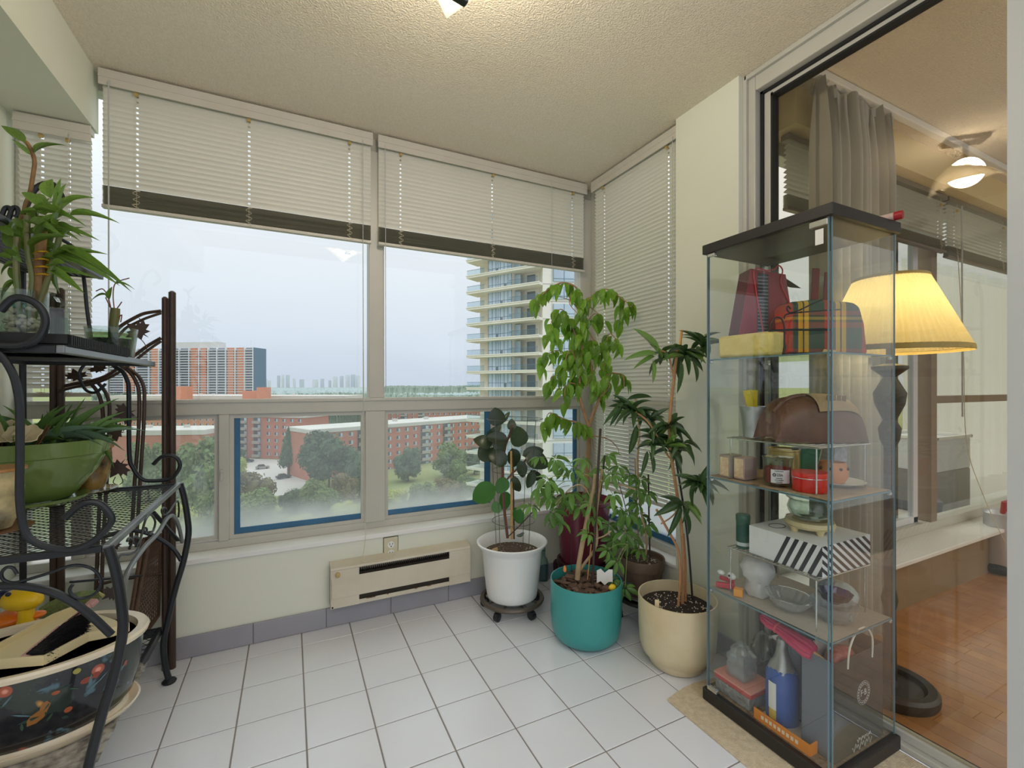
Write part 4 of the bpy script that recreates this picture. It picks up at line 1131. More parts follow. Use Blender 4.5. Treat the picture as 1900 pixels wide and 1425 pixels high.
h0, h1, h2, h3 = Pz(46, 1222, .462), Pz(118, 1163, .482), Pz(140, 1146, .494), Pz(174, 1116, .515)
part('head', G().bar(h0, h1, .024, .014), M_pink, br, 0, .004)
part('handle', G().tube(spline([h1, h2, (h2 + h3) / 2, h3], 5), [.009] * 16, 8), M_pink, br)
part('handle_end', G().bar(h3 - (h3 - h2) * .3, h3 + (h3 - h2) * .1, .022, .014), M_pink, br, 0, .003)
ax = (h1 - h0); side = V((ax.y, -ax.x, 0)).normalized(); side = side if side.x > 0 else -side
g = G(); r_ = random.Random(4)
g.tube([h0 + ax * .05 + side * .024, h0 + ax * 1.1 + side * .026], .019, 10)
for k in range(2600):
    t = r_.uniform(.03, 1.16); b0 = h0 + ax * t + V((0, 0, r_.uniform(-.014, .010)))
    e_ = b0 + side * r_.uniform(.034, .056) + V((0, 0, r_.uniform(-.022, .026))) + ax.normalized() * r_.uniform(-.008, .012)
    w_ = V((0, 0, .0011)); g.add([b0 - w_, b0 + w_, e_ + w_ * .5, e_ - w_ * .5], [(0, 1, 2, 3)])
    w_ = ax.normalized() * .001; g.add([b0 - w_, b0 + w_, e_ + w_ * .5, e_ - w_ * .5], [(0, 1, 2, 3)])
bri = part('bristles', g, mat('black_bristle', (30, 27, 28), .7), br, 0); bri['kind'] = 'stuff'
# bird-shaped sprayer
dd = 1.36
dk = thing('bird_sprayer', 'yellow and orange bird-shaped spray bottle beside the oval planter', 'spray bottle', (Pd(45, 1300, dd).x, Pd(45, 1300, dd).y, .22))
M_yel = mat('yellow_plastic', (246, 200, 30), .3); M_nav = mat('navy_plastic', (30, 34, 72), .35); M_org = mat('orange_plastic', (240, 128, 30), .35)
def blob(nm, u, v, ru, rv, m, dpt=None, ry=None, par=dk):
    c = Pd(u, v, dpt or dd); k = (dpt or dd) / FPX
    fwd = V((SS, CC, 0)); rt = V((CC, -SS, 0))
    g_ = G().ball((0, 0, 0), 1, 18, 12)
    Mx = frameM(rt * ru * k, fwd * (ry or ru) * k, V((0, 0, rv * k)))
    return part(nm, G().add([c + Mx @ V(p) for p in g_.v], g_.f), m, par, 60)
blob('head', 40, 1113, 38, 20, M_yel, ry=20)
blob('face', 6, 1110, 16, 15, M_nav, ry=17); blob('eye', 15, 1103, 4, 4, M_nav, dd - .028)
ck = Pd(49, 1147, dd); part('neck', G().tube([Pd(49, 1120, dd), Pd(49, 1145, dd), Pd(48, 1164, dd)], [.019, .0185, .024], 16), M_yel, dk)
part('collar', G().tube([Pd(48, 1160, dd), Pd(48, 1174, dd)], .026, 20), M_nav, dk)
part('bottle', G().lathe([(0, .222), (.042, .222), (.046, .24), (.046, .36), (.03, .385), (.026, .40)], (ck.x, ck.y, 0), 24), mat('blue_bottle_plastic', (52, 74, 112), .3), dk)
blob('orange_wing', 20, 1147, 30, 14, M_org, dd + .02); blob('orange_wing', 70, 1140, 12, 6, M_org, dd + .02); blob('orange_tail', 62, 1158, 11, 9, M_org, dd + .025)
# green woven cloth heap
gc = thing('woven_pouch', 'green woven pouch with a copper tube end behind the dustpan', 'pouch', Pd(120, 1130, 1.62))
def cl(i, j):
    a = j * 2 * PI; t = i
    u = 72 + 112 * t; v = 1138 - 34 * t
    hh = 22 * math.sin(PI * (.08 + .86 * t)) ** .6
    return Pd(u, v + hh * math.sin(a) * .9 + 2 * math.sin(a * 7), 1.62 + .05 * math.cos(a))
part('weave', G().grid(cl, 16, 18, cv=True), mat('green_weave', (152, 158, 92), .8, noise=(30, .8, (104, 128, 78)), bump=(120, .6)), gc, 60)
part('fringe', G().tube([Pd(170, 1108, 1.60), Pd(182, 1100, 1.6), Pd(192, 1107, 1.6)], .006, 6), mat('green_weave_pale', (198, 192, 120), .8), gc)
part('copper_tube', G().tube([Pd(108, 1146, 1.55), Pd(108, 1139, 1.55)], .009, 14), mat('copper', (150, 84, 62), .35, metal=.6), gc)

# ---------------------------------------------------------------- on the mesh shelf
ZS = .758
M_soil = mat('potting_soil', (66, 48, 36), .95, noise=(90, .8, (110, 88, 66)), bump=(140, 1.0, .006))
M_grn = mat('green_glaze', (112, 134, 70), .18, coat=.4, noise=(6, .35, (92, 112, 54)))
gx, gy = -.972, -.345
gb = thing('green_bowl_planter', 'large green glazed bowl planter with spiky plants', 'planter', (gx, gy, ZS + .012))
part('bowl', G().lathe([(0, ZS + .016), (.085, ZS + .016), (.10, ZS + .03), (.15, ZS + .10), (.168, ZS + .145), (.170, ZS + .152), (.174, ZS + .155), (.182, ZS + .20), (.174, ZS + .20), (.165, ZS + .15), (.15, ZS + .12), (.0, ZS + .05)], (gx, gy, 0), 56), M_grn, gb)
part('soil', G().lathe([(.168, ZS + .178), (.1, ZS + .185), (0, ZS + .187)], (gx, gy, 0), 30), M_soil, gb)
gs = thing('green_saucer', 'green glazed saucer under the bowl planter', 'saucer', (gx, gy, ZS))
part('dish', G().lathe([(0, ZS + .001), (.105, ZS + .001), (.125, ZS + .012), (.128, ZS + .02), (.122, ZS + .02), (.10, ZS + .014), (0, ZS + .014)], (gx, gy, 0), 48), M_grn, gs)
M_aloe = mat('aloe_leaf', (112, 150, 74), .4, noise=(20, .6, (86, 128, 70)), trans=.15)
M_aloe2 = mat('aloe_leaf_blue', (112, 142, 112), .45, trans=.1)
AL = leaf_mesh('spiky_leaf', M_aloe, lambda t: (1 - t) ** .8 * .9 + .02, .35, .5, 8); AL2 = leaf_mesh('spiky_leaf', M_aloe2, lambda t: (1 - t) ** .8 * .9 + .02, .6, .5, 8)
ra = random.Random(11)
for k in range(58):
    a = ra.uniform(0, 2 * PI); rr = ra.uniform(0, .12)
    b = V((gx + rr * math.cos(a), gy + rr * math.sin(a), ZS + .183)); el_ = ra.uniform(.5, 1.4)
    a2 = a + ra.uniform(-.6, .6)
    dv = V((math.cos(a2) * math.cos(el_), math.sin(a2) * math.cos(el_), math.sin(el_)))
    put_leaf(AL if k % 3 else AL2, gb, b, dv, V((0, 0, 1)) - dv * dv.z + V((ra.uniform(-.2, .2), ra.uniform(-.2, .2), 0)), ra.uniform(.09, .19), ra.uniform(.009, .016))
for (u0, v0, u1, v1, ln) in ((150, 815, 222, 766, .16), (160, 818, 212, 801, .1), (170, 822, 222, 850, .1), (40, 800, 10, 760, .1)):
    a = Pd(u0, v0, 1.5); b = Pd(u1, v1, 1.5)
    put_leaf(AL, gb, a, b - a, (0, 0, 1), (b - a).length * 1.05, .01)
for k in range(12):
    a = ra.uniform(0, 6.28); rr = ra.uniform(.03, .14); b = V((gx + rr * math.cos(a), gy + rr * math.sin(a), ZS + .18))
    part('dry_stem', G().tube([b, b + V((ra.uniform(-.03, .03), ra.uniform(-.03, .03), ra.uniform(.03, .08)))], .0025, 5), mat('dry_stem', (128, 92, 62), .9), gb)
M_shell = mat('cream_shell', (232, 214, 168), .6, trans=.2)
for u, v, s_ in ((8, 805, .04), (52, 808, .032), (34, 806, .03)):
    c = Pd(u, v, 1.30); part('seashell', G().lathe([(0, -.2), (.6, -.1), (1, .25), (.95, .3), (.5, 0), (0, -.1)], c, 18, s_, s_, Matrix.Rotation(.9, 3, 'X') @ Matrix.Diagonal((1, 1, s_)), fn=lambda a, z: 1 + .12 * math.sin(a * 6)), M_shell, gb, 60)
def smallpot(label, x_, y_, R_, H_, m, sau=True):
    t = thing('painted_pot', label, 'pot', (x_, y_, ZS + .010))
    part('body', G().lathe([(0, ZS + .011), (R_ * .62, ZS + .011), (R_ * .85, ZS + H_ * .3), (R_, ZS + H_ * .7), (R_ * .98, ZS + H_ * .95), (R_ * 1.06, ZS + H_), (R_ * .98, ZS + H_), (R_ * .9, ZS + H_ * .85), (0, ZS + H_ * .8)], (x_, y_, 0), 40), m, t)
    part('rim', G().lathe([(R_ * 1.0, ZS + H_ - .004), (R_ * 1.09, ZS + H_ - .002), (R_ * 1.08, ZS + H_ + .004), (R_ * .98, ZS + H_ + .003)], (x_, y_, 0), 40), mat('gilt_rim', (176, 124, 72), .35, metal=.2), t)
    part('soil', G().lathe([(R_ * .96, ZS + H_ * .93), (0, ZS + H_ * .95)], (x_, y_, 0), 20), M_soil, t)
    return t
def pot_saucer(label, x_, y_, R_, m):
    t = thing('pot_saucer', label, 'saucer', (x_, y_, ZS))
    part('dish', G().lathe([(0, ZS + .001), (R_ * .8, ZS + .001), (R_ * 1.2, ZS + .008), (R_ * 1.22, ZS + .011), (R_ * .8, ZS + .008), (0, ZS + .008)], (x_, y_, 0), 36), m, t)
    return t
M_gold = mat('gold_painted_pot', (40, 34, 34), .18, noise=(16, 1.0, (170, 134, 70)), coat=.4)
M_crane = mat('cream_painted_pot', (226, 206, 150), .2, noise=(12, 1.0, (48, 52, 50)), coat=.4)
smallpot('black and gold painted pot behind the green bowl', -.878, -.215, .058, .155, M_gold)
pot_saucer('brown rimmed saucer under the black and gold pot', -.878, -.215, .062, M_crane)
smallpot('cream and black painted pot at the picture\'s left edge', -.925, -.684, .058, .158, M_crane)
pot_saucer('brown saucer under the cream painted pot', -.925, -.684, .062, mat('brown_saucer', (112, 76, 52), .3))

# ---------------------------------------------------------------- on the upper shelf
ZU = 1.218
M_clear = glass('clear_vessel', (238, 244, 240), refl=1.3, facing=.35, edge=(206, 216, 210))
ty = thing('black_tray', 'ribbed black plastic tray on the upper shelf', 'tray', (-.86, -.68, ZU))
part('floor', G().box(-1.02, -.705, -.905, -.47, ZU, ZU + .004), M_black, ty, 0)
part('rim', G().box(-1.02, -.705, -.905, -.90, ZU, ZU + .026).box(-1.02, -.705, -.475, -.47, ZU, ZU + .026).box(-.71, -.705, -.905, -.47, ZU, ZU + .026).box(-1.02, -1.015, -.905, -.47, ZU, ZU + .026), M_black, ty, 0, .002)
for k in range(40): part('rib', G().box(-.7055, -.702, -.90 + k * .0107, -.896 + k * .0107, ZU + .002, ZU + .025), M_black, ty, 0)
vx, vy = -.815, -.815
VZ = ZU + .005
va = thing('bamboo_vase', 'clear glass vase of lucky bamboo in white pebbles', 'vase', (vx, vy, VZ))
part('glass', G().lathe([(0, VZ + .001), (.038, VZ + .001), (.040, VZ + .004), (.042, VZ + .125), (.040, VZ + .125), (.037, VZ + .006), (0, VZ + .006)], (vx, vy, 0), 28), M_clear, va)
peb = [mesh('pebble', G().ball((0, 0, 0), (.0075, .006, .005), 8, 6), mat('white_pebble', (214, 200, 182), .5, rand=.12), 60), mesh('pebble', G().ball((0, 0, 0), (.0075, .006, .005), 8, 6), mat('teal_pebble', (86, 172, 172), .4), 60)]
for k in range(170):
    a = ra.uniform(0, 6.28); rr = .029 * math.sqrt(ra.uniform(.1, 1)); z_ = VZ + .012 + .085 * ra.random()
    inst('pebble', peb[1 if z_ > VZ + .086 else 0], va, (vx + rr * math.cos(a), vy + rr * math.sin(a), z_), Matrix.Rotation(ra.uniform(0, 3), 3, V((1, ra.random(), .3))))
M_bam = mat('bamboo_stalk', (96, 116, 62), .4, noise=(20, .6, (130, 100, 66)))
M_cane = mat('brown_cane', (150, 112, 68), .6, noise=(30, .8, (92, 60, 38)))
vd = (V((vx, vy, 0)) - V((CAM.x, CAM.y, 0))).dot(V((SS, CC, 0)))
def stalk(pts, r_, m, dz=0, nm='stalk', par=va): return part(nm, G().tube(spline([Pd(u, v, vd + dz) for u, v in pts], 4), r_, 8), m, par)
stalk([(58, 590), (72, 540), (74, 480), (80, 410)], .010, M_cane); stalk([(64, 590), (84, 530), (90, 450), (104, 420)], .007, M_bam, .03)
stalk([(40, 590), (34, 520), (30, 460), (42, 400), (55, 360), (62, 320), (64, 300), (60, 284), (52, 268), (46, 262)], .0045, M_cane, .02)
stalk([(50, 590), (60, 520), (52, 470), (50, 400)], .006, M_bam, -.01); stalk([(38, 590), (30, 500), (32, 440)], .006, M_bam, -.02); stalk([(62, 590), (95, 500), (110, 440)], .006, M_bam, .0)
for k in range(4):
    zc = 512 - k * 14; part('gold_wire', G().tube([Pd(77 + 14 * math.cos(a), zc + 4 * math.sin(a), vd + .014 * math.sin(a)) for a in [q_ * PI / 6 for q_ in range(13)]], .0022, 5), mat('gold_tinsel', (222, 176, 40), .25, metal=.6), va)
M_bl = mat('bamboo_leaf', (126, 158, 62), .4, noise=(10, .6, (84, 126, 56)), trans=.35, rand=.25)
BL = [leaf_mesh('leaf', M_bl, lambda t: math.sin(PI * (t ** .7)) ** .9 + .01, c, .3, 8) for c in (.1, .4, .8)]
bl = [(135, 185, 0, 95, 44), (180, 240, 300, 150, 26), (160, 250, 60, 170, 20), (270, 480, 230, 340, 52), (330, 540, 300, 370, 30), (345, 520, 430, 440, 30), (260, 540, 70, 420, 40), (365, 570, 590, 560, 22), (300, 620, 290, 480, 62),
      (180, 560, 330, 540, 26), (330, 690, 400, 600, 50), (220, 640, 450, 640, 24), (100, 760, 130, 570, 64), (60, 700, 40, 555, 36), (185, 800, 180, 680, 66), (300, 750, 625, 890, 34), (290, 790, 580, 890, 38), (270, 860, 415, 985, 34),
      (260, 800, 500, 720, 26), (90, 790, 0, 735, 26), (85, 910, 0, 1010, 38), (100, 920, 30, 830, 34), (250, 760, 300, 690, 50), (240, 900, 330, 800, 40), (130, 640, 30, 560, 26), (150, 640, 140, 520, 36), (200, 700, 260, 520, 34), (60, 800, -40, 760, 34),
      (90, 820, -30, 860, 30), (70, 680, -30, 610, 34), (220, 560, 250, 480, 30), (310, 560, 330, 400, 32), (300, 850, 300, 980, 30), (120, 820, 40, 690, 30), (290, 760, 410, 810, 30), (270, 840, 330, 830, 40), (100, 960, 90, 880, 30), (280, 880, 430, 860, 24)]
for k in range(26):
    a_ = ra.uniform(60, 330); b_ = ra.uniform(480, 860); an = ra.uniform(-2.6, .5); l_ = ra.uniform(90, 190)
    bl.append((a_, b_, a_ + l_ * math.cos(an), b_ + l_ * math.sin(an) * .8, ra.uniform(24, 46)))
for i, (a, b, c, d_, w_) in enumerate(bl):
    dz = ra.uniform(-.06, .06)
    p0 = Pd(a / 2.85, b / 2.85 + 200, vd + dz * .4); p1 = Pd(c / 2.85, d_ / 2.85 + 200, vd + dz)
    L_ = (p1 - p0).length
    cm = BL[ra.randrange(2)] if abs(c - a) < 150 else BL[1]
    put_leaf(cm, va, p0, (p1 - p0) + V((0, 0, .12 * L_)), V((-SS, -CC, .0)) * .8 + V((ra.uniform(-.3, .3), 0, .7)), L_ * 1.04, w_ / 2.85 / FPX * vd * 1.25)
gk = thing('glass_block_vase', 'square clear glass vase behind the bamboo', 'vase', Pd(92, 618, 1.2))
c = Pd(92, 717, 1.2); c.z = VZ
part('glass', G().obox((c.x, c.y, VZ + .056), (.034, .034, .055), rotz(.5)), M_clear, gk, 0, .003)
part('water', G().obox((c.x, c.y, VZ + .045), (.029, .029, .040), rotz(.5)), glass('water', (222, 234, 228), refl=.6), gk, 0)
part('crumpled_film', G().lathe([(.02, .11), (.03, .125), (.018, .14), (.024, .15)], (c.x, c.y, VZ), 14, fn=lambda a, z: 1 + .3 * math.sin(a * 4 + z * 90)), M_clear, gk)
tx = Py(207, 650, -.36); tx.z = ZU + .001
gp = thing('glass_pot', 'clear glass pot of dark stones with a cut bamboo stub', 'pot', tx)
part('glass', G().lathe([(0, ZU + .001), (.056, ZU + .001), (.058, ZU + .004), (.068, ZU + .098), (.066, ZU + .098), (.055, ZU + .006), (0, ZU + .006)], (tx.x, tx.y, 0), 32), M_clear, gp)
part('stones', G().lathe([(0, ZU + .007), (.052, ZU + .007), (.059, ZU + .062), (.03, ZU + .066), (0, ZU + .064)], (tx.x, tx.y, 0), 28), mat('dark_stones', (40, 42, 38), .4, noise=(80, .9, (84, 88, 76)), bump=(120, 1, .006)), gp)
part('water', G().lathe([(.0595, ZU + .064), (.062, ZU + .08), (0, ZU + .08)], (tx.x, tx.y, 0), 28), glass('murky_water', (214, 222, 186), refl=.7), gp)
sd = (V((tx.x, tx.y, 0)) - V((CAM.x, CAM.y, 0))).dot(V((SS, CC, 0)))
part('stub', G().tube([Pd(210, 640, sd), Pd(211, 600, sd), Pd(213, 590, sd), Pd(214, 572, sd)], [.0135, .0125, .0135, .0125], 12), M_bam, gp)
for pts in ([(206, 572), (202, 555), (198, 545), (190, 536), (178, 540)], [(212, 572), (210, 550), (212, 530), (220, 522), (240, 516)], [(216, 574), (222, 566), (226, 560)], [(204, 570), (200, 560), (196, 552)], [(220, 590), (226, 584), (224, 598)]):
    part('twig', G().tube(spline([Pd(u, v, sd) for u, v in pts], 4), .0018, 5), mat('pink_twig', (150, 104, 92), .7), gp)
put_leaf(BL[0], gp, Pd(203, 556, sd), Pd(206, 532, sd) - Pd(203, 556, sd), V((-SS, -CC, .3)), .045, .02)
put_leaf(BL[2], gp, Pd(198, 548, sd), Pd(176, 540, sd) - Pd(198, 548, sd), (0, 0, 1), .05, .006); put_leaf(BL[2], gp, Pd(212, 528, sd), Pd(240, 514, sd) - Pd(212, 528, sd), (0, 0, 1), .06, .006)

ns = thing('plastic_sheet', 'crumpled clear plastic sheet under the planter saucer', 'sheet', (-.86, -.66, .2175))
def shp(i, j):
    x_ = -1.03 + .36 * i; y_ = -.95 + .52 * j
    e_ = max(0, abs(i - .5) * 2 - .8) * 3 + max(0, abs(j - .5) * 2 - .72) * 3
    return V((x_, y_, .2178 + .02 * e_ * abs(math.sin(i * 31 + j * 17) * math.sin(j * 43 - i * 11))))
part('film', G().grid(shp, 40, 50), mat('crumpled_film', (196, 190, 180), .3, trans=.3, noise=(40, .9, (96, 90, 84))), ns, 30)
# ================================================================ RIGHT: POTTED PLANTS
def xy(u, d): p = Pd(u, 717, d); return p.x, p.y
rp = random.Random(21)
VIEW = V((-SS, -CC, 0))
M_perl = mat('perlite', (222, 214, 200), .8)
def speckle(par, cx_, cy_, z_, r_, n):
    me = mesh('perlite', G().ball((0, 0, 0), .0028, 6, 4), M_perl, 60)
    g = G()
    for k in range(n):
        a = rp.uniform(0, 6.28); q_ = r_ * math.sqrt(rp.random())
        g.ball((cx_ + q_ * math.cos(a), cy_ + q_ * math.sin(a), z_), rp.uniform(.0014, .003), 5, 4)
    o_ = part('perlite', g, M_perl, par); o_['kind'] = 'stuff'
# ---- white pot with the rubber plant
wx, wy = xy(950, 2.28)
cd = thing('plant_caddy', 'dark metal rolling plant caddy under the white pot', 'plant stand', (wx, wy, 0))
M_cad = mat('caddy_metal', (98, 88, 78), .4, metal=.4)
part('ring', G().lathe([(.142, .052), (.158, .052), (.162, .060), (.158, .068), (.142, .068), (.139, .060), (.142, .052)], (wx, wy, 0), 48, caps=False), M_cad, cd)
for k in range(8):
    a = k * PI / 4; part('spoke', G().bar((wx, wy, .056), (wx + .145 * math.cos(a), wy + .145 * math.sin(a), .056), .012, .005), M_cad, cd, 0)
for k in range(5):
    a = -2.55 + k * 2 * PI / 5; c = V((wx + .142 * math.cos(a), wy + .142 * math.sin(a), .022))
    w_ = part('caster', G().lathe([(.012, -.013), (.021, -.011), (.022, 0), (.021, .011), (.012, .013)], c, 16, M=rotz(a) @ Matrix.Rotation(PI / 2, 3, 'X')), mat('black_caster', (30, 30, 36), .35), cd)
    part('stem', G().tube([c + V((0, 0, .012)), c + V((0, 0, .035))], .006, 8), M_black, w_)
M_wpot = mat('white_plastic_pot', (236, 236, 232), .35, noise=(5, .2, (222, 224, 224)))
wp = thing('rubber_plant', 'dark leaved rubber plant in a white plastic pot', 'potted plant', (wx, wy, .07))
wpot = part('pot', G().lathe([(0, .070), (.118, .070), (.126, .078), (.132, .12), (.1325, .125), (.136, .16), (.137, .165), (.150, .30), (.158, .318), (.176, .338), (.178, .345), (.172, .349), (.160, .338), (.148, .312), (.138, .27), (0, .27)], (wx, wy, 0), 56), M_wpot, wp)
part('soil', G().lathe([(.142, .290), (.09, .297), (0, .302)], (wx, wy, 0), 30), M_soil, wp); speckle(wp, wx, wy, .298, .12, 60)
M_rub = mat('rubber_leaf', (62, 78, 52), .25, noise=(14, .6, (50, 62, 50)), trans=.12, rand=.25); M_rub2 = mat('rubber_leaf_green', (74, 126, 60), .25, trans=.3)
ov = lambda t: math.sin(PI * min(1, t ** .85)) ** .62 * (1 - .06 * t) + .006
RL = [leaf_mesh('leaf', M_rub, ov, c, .22, 9) for c in (.05, .25, .5)]; RL2 = leaf_mesh('leaf', M_rub2, ov, .12, .2, 9)
def C1(a, b): return a / 2.85 + 850, b / 2.85 + 500
for i, (a, b, c, d_, w_) in enumerate([(215, 830, 195, 738, 72), (240, 810, 268, 752, 22), (280, 850, 288, 800, 40), (262, 905, 160, 885, 58), (322, 940, 318, 835, 92), (178, 930, 105, 890, 62), (168, 1015, 125, 930, 72), (235, 955, 150, 1005, 62), (255, 1030, 175, 960, 66),
        (285, 945, 300, 1038, 62), (330, 1010, 345, 1098, 46), (358, 990, 472, 1020, 82), (340, 985, 445, 955, 54), (200, 1150, 80, 1212, 92), (250, 1100, 215, 1180, 62), (232, 1175, 258, 1268, 66), (225, 1245, 182, 1272, 50), (298, 1092, 312, 1188, 46), (300, 1258, 336, 1342, 50), (130, 940, 138, 1018, 46),
        (385, 1060, 440, 1130, 46), (395, 1065, 370, 1150, 44), (150, 905, 218, 830, 40), (335, 1415, 322, 1385, 36), (205, 880, 230, 960, 60)]):
    dz = rp.uniform(-.07, .07); p0 = Pd(*C1(a, b), 2.28 + dz * .5); p1 = Pd(*C1(c, d_), 2.28 + dz)
    put_leaf(RL2 if i in (13, 15, 16, 18, 14) else RL[i % 3], wp, p0, p1 - p0, VIEW + V((rp.uniform(-.6, .6), rp.uniform(-.3, .3), rp.uniform(.0, .7))), (p1 - p0).length * 1.1, w_ / 2.85 / FPX * 2.28 * 1.28)
M_rstem = mat('rubber_stem', (112, 72, 60), .6); M_stake = mat('bamboo_stake', (202, 160, 96), .6); M_dstake = mat('dark_stake', (66, 54, 46), .6)
def px_tube(nm, pts, d, r_, m, par, k=4, n=7): return part(nm, G().tube(spline([Pd(*p, d if not isinstance(d, (list, tuple)) else d[i]) for i, p in enumerate(pts)], k), r_, n), m, par)
px_tube('stem', [C1(262, 1420), C1(243, 1250), C1(236, 1050), C1(250, 930), C1(275, 870), C1(284, 820)], 2.27, .0075, M_rstem, wp)
px_tube('stem', [C1(242, 1130), C1(290, 1075), C1(330, 1040), C1(370, 990)], 2.28, .005, M_rstem, wp)
px_tube('stake', [C1(284, 1425), C1(282, 1200), C1(280, 960)], 2.29, .006, M_stake, wp); px_tube('stake', [C1(296, 1425), C1(294, 1250), C1(290, 1000)], 2.30, .004, M_dstake, wp)
px_tube('stem', [C1(268, 1410), C1(330, 1350), C1(405, 1270)], 2.22, .003, M_dstake, wp)
M_wire = mat('cage_wire', (96, 96, 92), .4, metal=.5)
for u_, v_, r_ in ((955, 777, .142), (955, 872, .115), (953, 965, .108)):
    c = Pd(u_, v_, 2.28); part('cage_ring', G().tube([(c.x + r_ * math.cos(a), c.y + r_ * math.sin(a), c.z) for a in [k * PI / 20 for k in range(40)]], .0016, 5, closed=True), M_wire, wp)
for k in range(4):
    a = .5 + k * PI / 2; part('cage_wire', G().tube([(wx + .142 * math.cos(a), wy + .142 * math.sin(a), .96), (wx + .107 * math.cos(a), wy + .107 * math.sin(a), .45), (wx + .10 * math.cos(a), wy + .10 * math.sin(a), .30)], .0016, 5), M_wire, wp)
c = Pd(918, 1010, 2.2); part('plant_tag', G().obox((c.x, c.y, .315), (.018, .002, .02), rotz(.4)), mat('tan_tag', (214, 178, 120), .6), wp, 0)
c = Pd(935, 1016, 2.2); part('yellow_tag', G().obox((c.x, c.y, .303), (.016, .006, .004), rotz(.6)), mat('yellow_tag', (240, 204, 40), .5), wp, 0)
# ---- teal pot with umbrella plant
tx_, ty_ = xy(1087, 2.017)
tp = thing('umbrella_plant', 'umbrella plant with pale stems in a teal cylinder pot', 'potted plant', (tx_, ty_, 0))
M_teal = mat('teal_plastic', (62, 152, 148), .3, noise=(4, .25, (54, 140, 138)))
part('pot', G().lathe([(0, .004), (.105, .004), (.128, .014), (.145, .034), (.153, .065), (.157, .12), (.158, .262), (.157, .268), (.153, .268), (.151, .15), (0, .15)], (tx_, ty_, 0), 64), M_teal, tp)
part('soil', G().lathe([(.152, .222), (.1, .232), (0, .236)], (tx_, ty_, 0), 30), M_soil, tp)
M_bchip = mat('bark_chip', (112, 84, 66), .8, noise=(40, .8, (70, 52, 42)), rand=.35)
chm = mesh('bark_chip', G().obox((0, 0, 0), (.02, .011, .003)), M_bchip, 0)
for k in range(70):
    a = rp.uniform(0, 6.28); q_ = .13 * math.sqrt(rp.random())
    inst('bark_chip', chm, tp, (tx_ + q_ * math.cos(a), ty_ + q_ * math.sin(a), .236 + rp.uniform(0, .016)), Matrix.Rotation(rp.uniform(0, 6), 3, 'Z') @ Matrix.Rotation(rp.uniform(-.7, .7), 3, 'X'))
c = Pd(1122, 1070, 1.98); part('paper_scrap', G().grid(lambda i, j: c + V((CC, -SS, 0)) * (.07 * (i - .5)) + V((0, 0, .055 * (j - .5) + .01 * math.sin(i * 9))), 5, 4), mat('white_scrap', (236, 234, 228), .7), tp, 0)
c = Pd(1136, 1090, 1.93); part('yellow_flower_scrap', G().ball((c.x, c.y, c.z), (.018, .012, .014), 10, 6), mat('yellow_scrap', (234, 200, 44), .7), tp)
c = Pd(1048, 1062, 2.0); put_leaf(leaf_mesh('fallen_leaf', mat('orange_leaf', (230, 126, 36), .6), ov), tp, c, (0, 0, 1), VIEW, .03, .014, 'fallen_leaf')
M_tstem = mat('pale_stem', (186, 160, 124), .7, noise=(40, .5, (158, 130, 96)))
px_tube('stem', [(1071, 1075), (1075, 1040), (1085, 985), (1095, 935), (1102, 905), (1105, 880)], 2.03, [.012] * 4 + [.011] * 4 + [.010] * 4 + [.009] * 9, M_tstem, tp, 4, 9)
px_tube('stem', [(1073, 1062), (1085, 1045), (1102, 1022), (1108, 1000), (1106, 960), (1112, 910), (1118, 870)], 2.05, .0065, M_tstem, tp)
px_tube('stem', [(1100, 940), (1092, 915), (1078, 900), (1060, 905), (1030, 935)], 2.05, .003, M_tstem, tp); px_tube('stem', [(1104, 1000), (1120, 995), (1134, 985)], 2.02, .0035, M_tstem, tp)
px_tube('stem', [(1108, 890), (1130, 895), (1160, 902), (1178, 908)], 2.02, .004, M_tstem, tp); px_tube('stem', [(1085, 880), (1096, 885), (1104, 895)], 2.06, .0035, M_tstem, tp)
px_tube('stake', [(1099, 1095), (1105, 960), (1114, 795)], 2.0, .0058, M_dstake, tp); px_tube('stake', [(1113, 930), (1122, 845)], 2.1, .004, M_dstake, tp)
px_tube('stake', [(1060, 1062), (1060, 960)], 2.12, .0016, M_dstake, tp); px_tube('stake', [(1090, 1075), (1097, 1010)], 2.04, .003, M_stake, tp)
M_sch = mat('umbrella_leaf', (122, 164, 76), .3, noise=(12, .6, (84, 132, 70)), trans=.4, rand=.28)
el_ = lambda t: math.sin(PI * t ** .95) ** .8 * .92 + .01
SCH = [leaf_mesh('leaflet', M_sch, el_, c, .25, 6) for c in (.2, .5)]
def palmate(par, u, v, d, L_, src=None, n=7, tilt=.35, up=(0, 0, 1)):
    c = Pd(u, v, d); upv = (V(up) + V((rp.uniform(-.5, .5), rp.uniform(-.5, .5), 0)) + VIEW * .5).normalized()
    x_ = upv.orthogonal().normalized(); y_ = upv.cross(x_); a0 = rp.uniform(0, 6.28)
    for k in range(n):
        a = a0 + k * 2 * PI / n
        dv = (x_ * math.cos(a) + y_ * math.sin(a)) - upv * tilt * rp.uniform(.6, 2.2)
        ll = L_ * rp.uniform(.95, 1.3)
        put_leaf(SCH[k % 2], par, c + dv.normalized() * .006, dv, upv, ll, ll * .40, 'leaflet')
    if src:
        s_ = Pd(*src, d + .01); mid = (s_ + c) / 2 + V((0, 0, .012)); part('petiole', G().tube(spline([s_, mid, c], 4), .0014, 5), mat('green_petiole', (128, 146, 82), .6), par)
